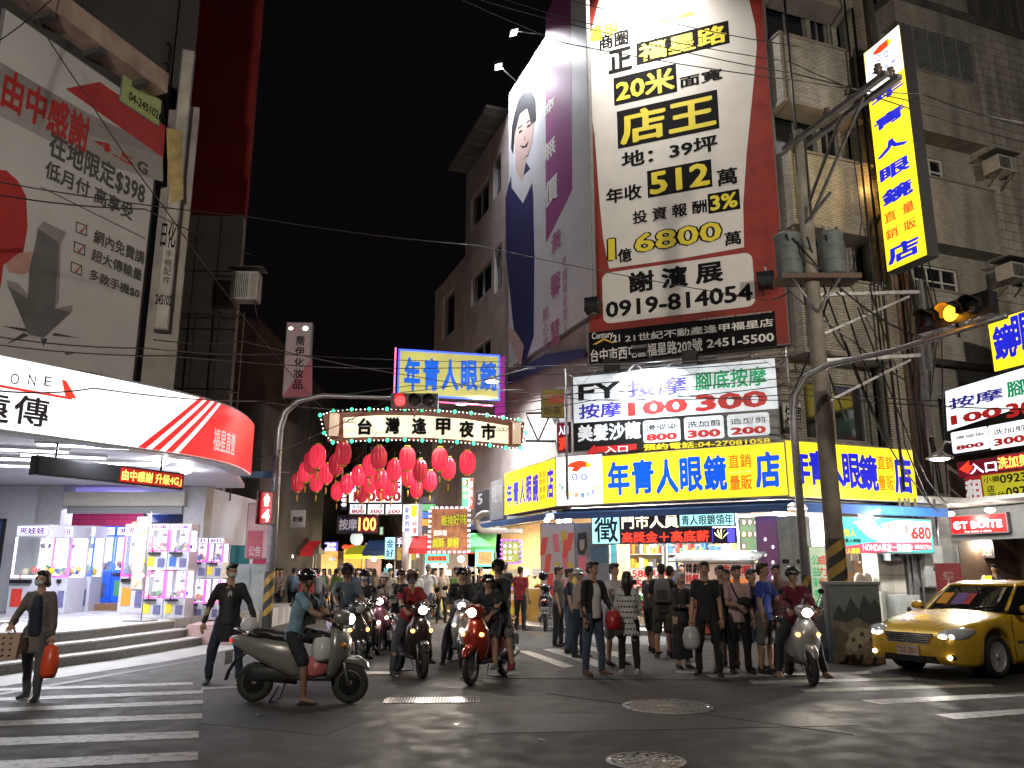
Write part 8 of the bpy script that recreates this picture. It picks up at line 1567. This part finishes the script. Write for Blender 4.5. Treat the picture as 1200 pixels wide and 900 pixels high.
# J
PJ = at_px(938, 797); scooter('silver white scooter facing the camera in front of the waiting group', PJ, radians(-3), paint('pearl', (.42, .41, .40)), light=130, indic=True)
rider('rider in maroon jacket and dark helmet on the silver white scooter, feet on the road', PJ, radians(-3), H=1.68, pose=up(SITR, hipR=(26, 28), kneeR=10, hipL=(28, 26), kneeL=12, lean=10, pz=.505), top=('long', MAR), bot=('long', BLK), helmet=('half', mat('helmet_matt_black', 0), False), seed=10, yaw=25, shoe=cm('tan', (.3, .15, .08)))
for u, v, r_, l in ((1036, 742, 60, 'dark scooter parked behind the painted cabinet, nearer the cabinet'), (1064, 738, 50, 'dark scooter parked in front of the clothes shop pier')): scooter(l, at_px(u, v, .12), radians(r_), DKP, light=0, on=False)
# ---------------------------------------------------------------- pedestrians
pe = lambda u, v, z=0: at_px(u, v, z)
person('man in grey cap and white t-shirt walking away into the alley', pe(500, 735), radians(165), 1.76, WALK, ('tee', WHT), ('long', JEAN), 'crew', hm=GRY, seed=11)
person('woman in white top with dark green cap behind the red-shirted rider', pe(486, 737), radians(10), 1.64, ST_, ('tee', WHT), ('long', BLK), 'short', hm=cm('cap_green', (.02, .06, .04)), fem=True, seed=12)
person('young man in green t-shirt standing behind the white retro scooter', pe(534, 738), radians(40), 1.68, ST_, ('tee', GRNS), ('long', BLK), seed=13)
person('person in blue cap and dark clothes behind the green-shirted man', pe(548, 732), radians(100), 1.7, ST_, ('long', BLK), ('long', BLK), 'crew', hm=ROY, seed=14)
person('man in dark cap standing at the yellow food counter', pe(592, 737, .12), radians(150), 1.68, up(ST_, sh_L=(30, 8), sh_R=(30, 8), elL=(50, 10), elR=(50, 10)), ('tee', CHAR), ('long', BLK), 'crew', hm=BLK, seed=15)
person('dark haired person in blue jeans at the left of the group by the poster wall', pe(668, 765), radians(80), 1.64, ST_, ('tee', NAV), ('long', JEAN), seed=16)
person('person in silver helmet and pale grey jacket by the poster wall', pe(679, 770), radians(60), 1.62, up(ST_, sh_R=(20, 8), elR=(40, 20)), ('hoodie', BGE), ('long', NAV), helmet=('half', HSL, False), seed=18, fem=True)
t, J = person('tall man in dark jacket over white shirt and blue jeans holding a red bag', pe(696, 790), radians(35), 1.74, up(ST_, sh_L=(20, 8), elL=(40, 20), hipL=(4, 5)), ('long', BLK, WHT), ('long', JEAN), seed=19, shoe=cm('brown_shoe', (.12, .06, .04)), yaw=15)
pbag(W(t, J['wriL'])+V3((0, -.05, 0)), .24, .3, RBAG, 'red bag in the hand of the tall man in jeans')
t, J = person('young man in white shirt raising a phone behind the polka-dot woman', pe(722, 779), radians(35), 1.72, up(ST_, sh_R=(50, 10), elR=(80, 18), sh_L=(40, 10), elL=(80, 18), grip=True), ('tee', cm('dull_white', (.4, .4, .4))), ('shorts', GRY), seed=20)
ph = thing('mobile_phone', 'mobile phone held up by the young man in the white shirt', 'phone', W(t, (J['wriR']+J['wriL'])/2+V3((0, -.08, .08))), radians(35)); mb = MB(); mb.box(-.075, -.005, -.04, .075, .005, .04, BLACKM); mb.build('body', ph); mb = MB(); mb.box(-.07, .005, -.035, .07, .007, .035, emit('phone_screen', (.6, .75, 1), 1.2)); mb.build('screen', ph)
t, J = person('woman seen from behind in white coat with black polka dots and long black hair', pe(738, 790), radians(172), 1.58, up(ST_, sh_L=(16, 12), elL=(40, 22), sh_R=(16, 12), elR=(40, 22)), ('dress', WHT, None, .16), ('leggings', BLK), 'long', fem=True, seed=21, shoe=WHT, stout=1.15)
mb = MB(); co = [c for c in KIDS(t) if c.name.startswith('dress_coat')][0]
mb._q = [(V3((0, 0, J['pel'].z-.22+.085*i)), a*.42+(i % 2)*.21) for i in range(9) for a in range(-4, 12)]
from mathutils.bvhtree import BVHTree
bt = BVHTree.FromPolygons([v.co for v in co.data.vertices], [p.vertices[:] for p in co.data.polygons])
for q, a in mb._q:
    d = V3((cos(a), sin(a), 0)); h = bt.ray_cast(q+d*.8, -d)
    if h[0] is not None and h[1].dot(d) > .2: mb.lathe([(.016, 0), (.001, .001)], HAIR, 7, Matrix.Translation(h[0]+h[1]*.003) @ h[1].to_track_quat('Z', 'Y').to_matrix().to_4x4())
mb.build('polka_dots', co, kind='stuff')
t, J = person('man in black t-shirt and shorts with a grey backpack seen from behind at the shop', pe(779, 771), radians(170), 1.72, up(ST_, sh_L=(20, 16), elL=(60, 20), sh_R=(20, 16), elR=(60, 20)), ('tee', BLK), ('shorts', cm('olive', (.05, .05, .035))), seed=22)
bp_ = thing('backpack', 'grey backpack worn by the man in black at the shop', 'backpack', W(t, J['chest']+V3((0, .11, 0))), t.rotation_euler.z); mb = MB(); mb.loft([[(x, y+.0, z) for x, y in rrect(-w, .0, w, d, .04)] for z, w, d in ((-.24, .12, .10), (-.2, .15, .14), (.05, .15, .14), (.16, .12, .1), (.2, .06, .05))], GRY); mb.build('bag_body', bp_); mb = MB(); mb.box(-.1, .145, -.17, .1, .165, -.0, CHAR); mb.build('front_pocket', bp_)
person('person in dark clothes close behind the backpack wearer', pe(764, 765), radians(120), 1.68, up(ST_, hipL=(10, 6), kneeL=6), ('tee', CHAR), ('shorts', BLK), seed=23)
t, J = person('grey haired woman in black vest and long black skirt with folded arms', pe(801, 783), radians(20), 1.56, up(ST_, hipL=(0, 1), hipR=(0, 1), kneeL=0, kneeR=0, sh_L=(20, 10), sh_R=(20, 10), elL=(75, 40), elR=(75, 40)), ('long', CHAR), ('skirt', BLK), 'bob', hm=HAIRG, fem=True, seed=24, stout=1.1)
t, J = person('tall young man in black t-shirt and black track pants', pe(832, 791), radians(-20), 1.74, up(ST_, hipL=(8, 8), hipR=(-2, 8)), ('tee', BLK), ('long', BLK), seed=25)
pbag(W(t, J['wriR']+J['hdR']*.1), .26, .36, WBAG, 'white plastic bag hanging from the hand of the tall young man in black')
person('man in dark t-shirt and black shorts behind the tall young man in black', pe(850, 788), radians(-10), 1.68, ST_, ('tee', CHAR), ('shorts', BLK), seed=26)
t, J = person('young man in pale pink t-shirt with a black cross-body bag', pe(869, 789), radians(5), 1.68, up(ST_, sh_R=(16, 10), elR=(70, 25)), ('tee', PNK_), ('long', BLK), seed=27)
cb_ = thing('crossbody_bag', 'black cross-body bag across the chest of the man in pale pink', 'bag', W(t, J['waist']+V3((.06, -.16, .06))), t.rotation_euler.z+.1); mb = MB(); mb.ell((0, 0, 0), (.14, .05, .075), BLK, 14, 8); mb.build('bag_body', cb_); mb = MB(); mb.tube([(-.1, 0, .03), (-.18, .03, .2), (-.2, .1, .36)], .013, BLK, 5); mb.build('strap', cb_)
person('dark haired person half hidden between the pink and the blue t-shirts', pe(886, 784), radians(30), 1.62, ST_, ('tee', NAV), ('shorts', GBL), seed=28)
person('young man in royal blue t-shirt and grey shorts looking right', pe(900, 789), radians(50), 1.72, up(ST_, sh_L=(30, 8), elL=(60, 10)), ('tee', ROY), ('shorts', GRY), seed=29, yaw=15)
person('young man in dusty pink shirt behind the maroon rider', pe(917, 784), radians(-10), 1.70, ST_, ('tee', cm('dusty', (.22, .14, .14))), ('long', BLK), seed=30)
person('woman with long dark hair standing inside the shop behind the crowd', SG_MAIN.p(ps(797, 690, -.5), .16, -.7), radians(-20), 1.6, ST_, ('long', cm('plum', (.2, .06, .09))), ('long', BLK), 'long', fem=True, seed=31, vox=.02)
BYN = {o['label']: o for o in bpy.data.objects if o.parent is None and 'label' in o}
def again(key, u, v, rz, label, swap):
    r = copy_thing([o for l, o in BYN.items() if key in l][0], at_px(u, v), rz, label)
    for c in KIDS(r):
        if c.name.startswith(('t_shirt', 'jacket')): c.material_slots[0].link = 'OBJECT'; c.material_slots[0].material = swap
for k in (('close behind the backpack', 789, 770, 2.4, 'person in black seen between the backpack wearer and the grey haired woman', BLK), ('half hidden between', 857, 781, -.6, 'person in charcoal top behind the pale pink t-shirt', CHAR), ('young man in green', 655, 757, 1.2, 'person in grey standing on the kerb by the poster wall', GRY), ('young man in green', 517, 730, .3, 'passer-by in beige top left of the green-shirted man', BGE), ('close behind the backpack', 562, 728, 2.0, 'passer-by in black top beside the violet framed menu board', BLK), ('dusty pink', 610, 739, 2.6, 'customer in red top at the yellow food counter', RDS), ('green cap', 455, 735, .2, 'passer-by in pale top behind the black-helmeted rider', BGE)): again(k[0], k[1], k[2], k[3], k[4], k[5])
# people in the eatery and by the walls
for i, (u, l) in enumerate(((1133, 'diner in black at the left counter of the eatery'), (1150, 'diner in white sleeves in the middle of the eatery'), (1168, 'diner in black leaning at the right of the eatery'))):
    s_ = E_.off(-1.2).sz(u, 680)[0]; person(l, E_.p(s_, .1, -1.2), E_.a+.4*(i-1), 1.66, up(ST_, lean=12, sh_L=(30, 12), sh_R=(30, 12), elL=(60, 10), elR=(60, 10)), ('tee', (BLK, WHT, BLK)[i]), ('long', BLK), seed=40+i, vox=.022)
s_ = E_.off(-.8).sz(1150, 700)[0]; t = thing('eatery_counter', 'dark counter with small bright items in the eatery', 'counter', E_.p(s_-1, .1, -.8), E_.a); mb = MB(); mb.box(-.6, 0, 0, 2.4, .4, 1.05, DARK2); mb.build('counter_body', t); mb = MB(); [mb.box(-.4+i*.3, .1, 1.05, -.28+i*.3, .25, 1.13+.1*(i % 3), (STW, YL, STW, GCOL[2])[i % 4]) for i in range(8)]; mb.build('counter_items', t, kind='stuff')
# alley crowd: a few figures, copied with other clothes
random.seed(99); CT = [('red', RDS), ('white', WHT), ('black', BLK), ('navy', NAV), ('beige', BGE), ('grey', GRY), ('green', GRNS), ('light blue', LBL_), ('pink', PNK_)]
protos = []
for i in range(5):
    t, J = person('distant pedestrian in black top in the crowd of the alley, nearest the signal pole' if i == 0 else 'distant pedestrian number', (0, 60, 0), 0, 1.66, (ST_, WALK, up(WALK, sh_L=(30, 8), elL=(50, 8)), ST_, WALK)[i], ('tee' if i % 2 else 'long', BLK), ('long', (NAV, JEAN, BLK, CHAR, GRY)[i]), 'long' if i in (1, 3) else 'short', fem=i in (1, 3), seed=50+i, vox=.028); protos.append(t)
spots = []
for k in range(44):
    u = random.uniform(331, 444) if k < 36 else random.uniform(500, 560); Y = random.uniform(27, 44) if k < 36 else random.uniform(27, 33); spots.append((u, Y))
spots.sort(key=lambda q: q[1])
def mats_for(t, new):
    m = {}
    for c in KIDS(t):
        if c.name.startswith(('t_shirt', 'jacket')): m[c.material_slots[0].material] = new
    return m
place_w = ['beside the white roofed stall', 'in the middle of the alley', 'before the orange shop', 'before the yellow shop front']
for i, (u, Y) in enumerate(spots):
    n_, c_ = CT[random.randrange(len(CT))]; src = protos[i % 5]; w_ = place_w[0 if u < 360 else 1 if u < 380 else 2 if u < 402 else 3] if u < 450 else 'beside the right-hand stalls'.replace('right-hand ', 'green clothed ')
    far_ = 'near' if Y < 33 else 'midway' if Y < 39 else 'far back'
    l = '%s-topped distant pedestrian in %s trousers, %s in the alley %s' % (n_.replace(' ', '-'), ('navy', 'denim', 'black', 'charcoal', 'grey')[i % 5], far_, w_); P = (X(u, Y), Y, 0); rz_ = random.choice((0, pi, .6, -.5, 2.6))+random.uniform(-.3, .3)
    tops = [c for c in KIDS(src) if c.name.startswith(('t_shirt', 'jacket'))]
    if i < 5: r = src; r.location = P; r.rotation_euler = (0, 0, rz_); r['label'] = l; r['group'] = 'pedestrians in the alley crowd'
    else: r = copy_thing(src, P, rz_, l, 'pedestrians in the alley crowd')
    for c in KIDS(r):
        if c.name.startswith(('t_shirt', 'jacket')): c.material_slots[0].link = 'OBJECT'; c.material_slots[0].material = c_
# ---------------------------------------------------------------- taxi
TAXY = paint('taxi_yellow', (.8, .5, .045), .28); CG = mat('car_glass', (.01, .012, .012), .04, var=0, spec=1.); 
def taxi(loc, rz):
    t = thing('taxi', 'yellow taxi saloon with lit headlamps entering the crossing at the right edge', 'taxi', loc, rz); RW, YA = .36, 1.36
    st_ = [(-2.33, .50, .34, .60), (-2.30, .66, .27, .66), (-2.22, .78, .22, .71), (-2.08, .85, .20, .77), (-1.9, .88, .19, .82)]+[(y, .895, .19, .0) for y in [-1.78+.06*i for i in range(15)]]+[(-.9, .895, .19, 0), (-.5, .895, .19, 0), (0, .895, .19, 0), (.5, .895, .19, 0), (.9, .895, .19, 0)]+[(y, .895, .19, 0) for y in [.96+.06*i for i in range(15)]]+[(1.95, .87, .2, .0), (2.12, .84, .24, 0), (2.25, .76, .3, 0), (2.31, .6, .36, 0)]
    def topz(y): 
        for (a, za), (b, zb_) in zip(((-2.33, .60), (-2.2, .70), (-1.9, .80), (-1.4, .90), (-.95, .97), (-.5, .95), (1.3, .98), (1.8, 1.01), (2.15, 1.0), (2.31, .86)), ((-2.2, .70), (-1.9, .80), (-1.4, .90), (-.95, .97), (-.5, .95), (1.3, .98), (1.8, 1.01), (2.15, 1.0), (2.31, .86), (2.6, .8))):
            if a <= y <= b: return za+(zb_-za)*(y-a)/(b-a)
    secs = []
    for y, hw, zb_, _ in st_:
        tz = topz(y); ar_ = 0
        for yw in (-YA, YA):
            if abs(y-yw) < .405: ar_ = max(ar_, .34+sqrt(.405**2-(y-yw)**2))
        zl = max(zb_, min(ar_, tz-.13)); Zf = lambda f: zl+(tz-zl)*f
        half = [(0, zb_), (.70*hw, zb_), (.71*hw, max(zb_+.01, min(ar_, tz-.14))), (.955*hw, zl), (.985*hw, Zf(.12)), (hw, Zf(.38)), (.995*hw, Zf(.62)), (.97*hw, Zf(.82)), (.91*hw, Zf(.95)), (.78*hw, tz), (.4*hw, tz+.025), (0, tz+.035)]
        secs.append([(x, y, z) for x, z in half]+[(-x, y, z) for x, z in half[-2:0:-1]])
    mb = MB(); mb.loft(secs, TAXY); body = mb.build('body', t)
    # greenhouse
    n = 32
    def ol(z, y0, y1, hw, p=.3): return [(hw*(abs(cos(g))**p)*(1 if cos(g) >= 0 else -1), (y0+y1)/2+(y1-y0)/2*(abs(sin(g))**.42)*(1 if sin(g) >= 0 else -1), z) for g in [2*pi*i/n for i in range(n)]]
    mb = MB(); mb.loft([ol(.93, -1.05, 1.72, .82), ol(1.0, -.93, 1.64, .80), ol(1.2, -.60, 1.40, .73), ol(1.38, -.28, 1.12, .655), ol(1.40, -.24, 1.08, .645)], CG, caps=False); mb.build('windows', t)
    mb = MB(); mb.loft([ol(1.385, -.30, 1.14, .665), ol(1.42, -.18, 1.02, .635), ol(1.455, .0, .85, .55), ol(1.47, .2, .6, .3)], TAXY); mb.build('roof', t)
    for s in (-1, 1):
        for kf, kr in ((28, 20), (4, 12)):
            k_ = kf if s > 0 else kr; P3 = [ol(1.0, -.93, 1.64, .805)[k_], ol(1.2, -.60, 1.40, .735)[k_], ol(1.39, -.26, 1.10, .66)[k_]]
            mb = MB(); mb.tube(P3, [.03, .026, .024] if kf == 28 else [.07, .05, .04], TAXY, 8); mb.build('pillar', t)
        mb = MB(); mb.tube([(s*.80, .22, .98), (s*.738, .24, 1.2), (s*.662, .26, 1.39)], .03, BLACKM, 8); mb.build('pillar', t)
        # mirror, handles, seams, moulding
        mb = MB(); mb.loft([ringsec(y, 1.03, a, b_, x0=s*.98) for y, a, b_ in ((-.72, .03, .03), (-.68, .085, .06), (-.58, .10, .075), (-.55, .09, .07))], TAXY); mb.tube([(s*.86, -.62, .99), (s*.93, -.62, 1.0)], .025, BLACKM, 6); mb.build('wing_mirror', t)
        mb = MB(); mb.box(s*.892-.006, -.85, .50, s*.892+.008, .18, .545, CHROME); mb.build('side_moulding', t)
        for y in (-.93, .2, 1.05): mb = MB(); mb.box(s*.893-.004, y-.005, .28, s*.893+.004, y+.005, .92, HAZK); mb.build('door_seam', t)
        for y in (.02, .88): mb = MB(); mb.box(s*.90-.01, y-.09, .80, s*.90+.015, y+.06, .83, CHROME); mb.build('door_handle', t)
        mb = MB(); mb.loft([ringsec(y, z, a, b_, x0=s*x) for y, z, a, b_, x in ((-2.265, .615, .12, .04, .55), (-2.23, .635, .17, .075, .60), (-2.14, .665, .19, .09, .66), (-2.0, .69, .14, .08, .735), (-1.86, .72, .06, .04, .80))], mat('headlamp_glass', (.5, .52, .55), .08, var=0)); hg = mb.build('headlight', t)
        mb = MB(); mb.ell((s*.56, -2.275, .62), (.075, .03, .045), emit('taxi_lamp', (1, .96, .92), 14), 12, 6); mb.ell((s*.69, -2.235, .635), (.05, .03, .04), emit('taxi_lamp', 0, 14), 12, 6); mb.build('bulb', hg, kind='stuff')
        mb = MB(); mb.ell((s*.66, -2.27, .335), (.10, .03, .045), BLACKM, 12, 6); fo = mb.build('fog_light', t); mb = MB(); mb.ell((s*.67, -2.30, .335), (.045, .02, .035), emit('fog_lens', (1, .7, .35), 16), 10, 6); mb.build('fog_lens', fo)
        ww = MB(); ww.lathe([(.001, 0), (.40, 0)], mat('wheel_well', (.008, .008, .008), .9, var=0), 20, Matrix.Translation((s*.60, -YA, .36)) @ Matrix.Rotation(pi/2, 4, 'Y')); ww.lathe([(.001, 0), (.40, 0)], mat('wheel_well', 0), 20, Matrix.Translation((s*.60, YA, .36)) @ Matrix.Rotation(pi/2, 4, 'Y')); ww.build('wheel_well', t, kind='stuff')
        for y in (-YA, YA): wheel(t, y, .325, .21, mat('alloy', (.62, .62, .63), .35, metal=.5, var=.05), s*.785, 8, R=.70)
        mb = MB(); mb.box(s*.7-.12, 2.27, .72, s*.7+.1, 2.33, .86, TAILM); mb.build('tail_light', t)
    mb = MB(); mb.prism([(-.34, .51), (.34, .51), (.42, .67), (-.42, .67)], -2.345, -2.29, BLACKM); gr = mb.build('grille', t)
    for i in range(5): mb = MB(); mb.box(-.37-.012*i, -2.365, .512+i*.032, .37+.012*i, -2.346, .524+i*.032, CHROME); mb.build('grille_bar', gr)
    mb = MB(); mb.tube([(.075*cos(a), -2.375, .585+.045*sin(a)) for a in [2*pi*i/16 for i in range(17)]], .008, CHROME, 5); mb.tube([(-.05, -2.375, .60), (.05, -2.375, .60)], .006, CHROME, 4); mb.tube([(0, -2.375, .62), (0, -2.375, .55)], .006, CHROME, 4); mb.build('badge', gr, kind='stuff')
    mb = MB(); mb.prism([(-.48, .23), (.48, .23), (.44, .33), (-.44, .33)], -2.335, -2.28, BLACKM); mb.build('lower_intake', t)
    mb = MB(); mb.box(-.19, -2.375, .33, .19, -2.36, .475, mat('plate_white', 0)); pl = mb.build('number_plate', t); m2 = MB(); text(m2, 'TDE-2805', -.17, .355, .17, .45, RBR, .03, -2.378); m2.build('lettering', pl)
    # cards behind the windscreen
    for i, (x, w, c) in enumerate(((-.42, .20, mat('permit_orange', (.7, .3, .04), .5, em=.1, emc=(.8, .3, .05))), (-.15, .22, mat('permit_violet', (.25, .15, .5), .5)), (.05, .14, mat('permit_red', (.6, .08, .08), .5)))):
        mb = MB(); sl = (1.33-1.0)/(-.36+.93); y0 = -.84; mb.add([(x, y0, 1.055), (x+w, y0, 1.055), (x+w, y0+.28, 1.055+.175), (x, y0+.28, 1.055+.175)], [(0, 1, 2, 3)], c); o = mb.build('permit_card', t); o.location = (0, -.06, .03)
    for s in (-1, 1): mb = MB(); mb.tube([(s*.3-.2, -.97, .985), (s*.3+.3, -.80, 1.08)], .01, BLACKM, 5); mb.build('wiper', t)
    o = V3(loc)
    for s in (-.6, .6):
        d = Matrix.Rotation(rz, 3, 'Z') @ V3((0, -1, -.12)); p = V3(loc)+Matrix.Rotation(rz, 3, 'Z') @ V3((s, -2.36, .62)); parent_keep(lamp('headlight_beam', p, 90, (1, .93, .85), aim=p+d, kind='SPOT', rad=.05, angle=80), t)
    t.scale = (.96, .96, .97); return t
ph_ = radians(29); hv = V3((-cos(ph_), -sin(ph_), 0)); wv = V3((sin(ph_), -cos(ph_), 0)); nw = V3((7.3, 12.9, 0)); ca_ = nw-wv*.785-hv*1.36
taxi(tuple(ca_), -(pi/2-ph_))
bpy.data.objects.remove(RO); bpy.data.batch_remove(SCRAP); bpy.data.scenes.remove(TMP)
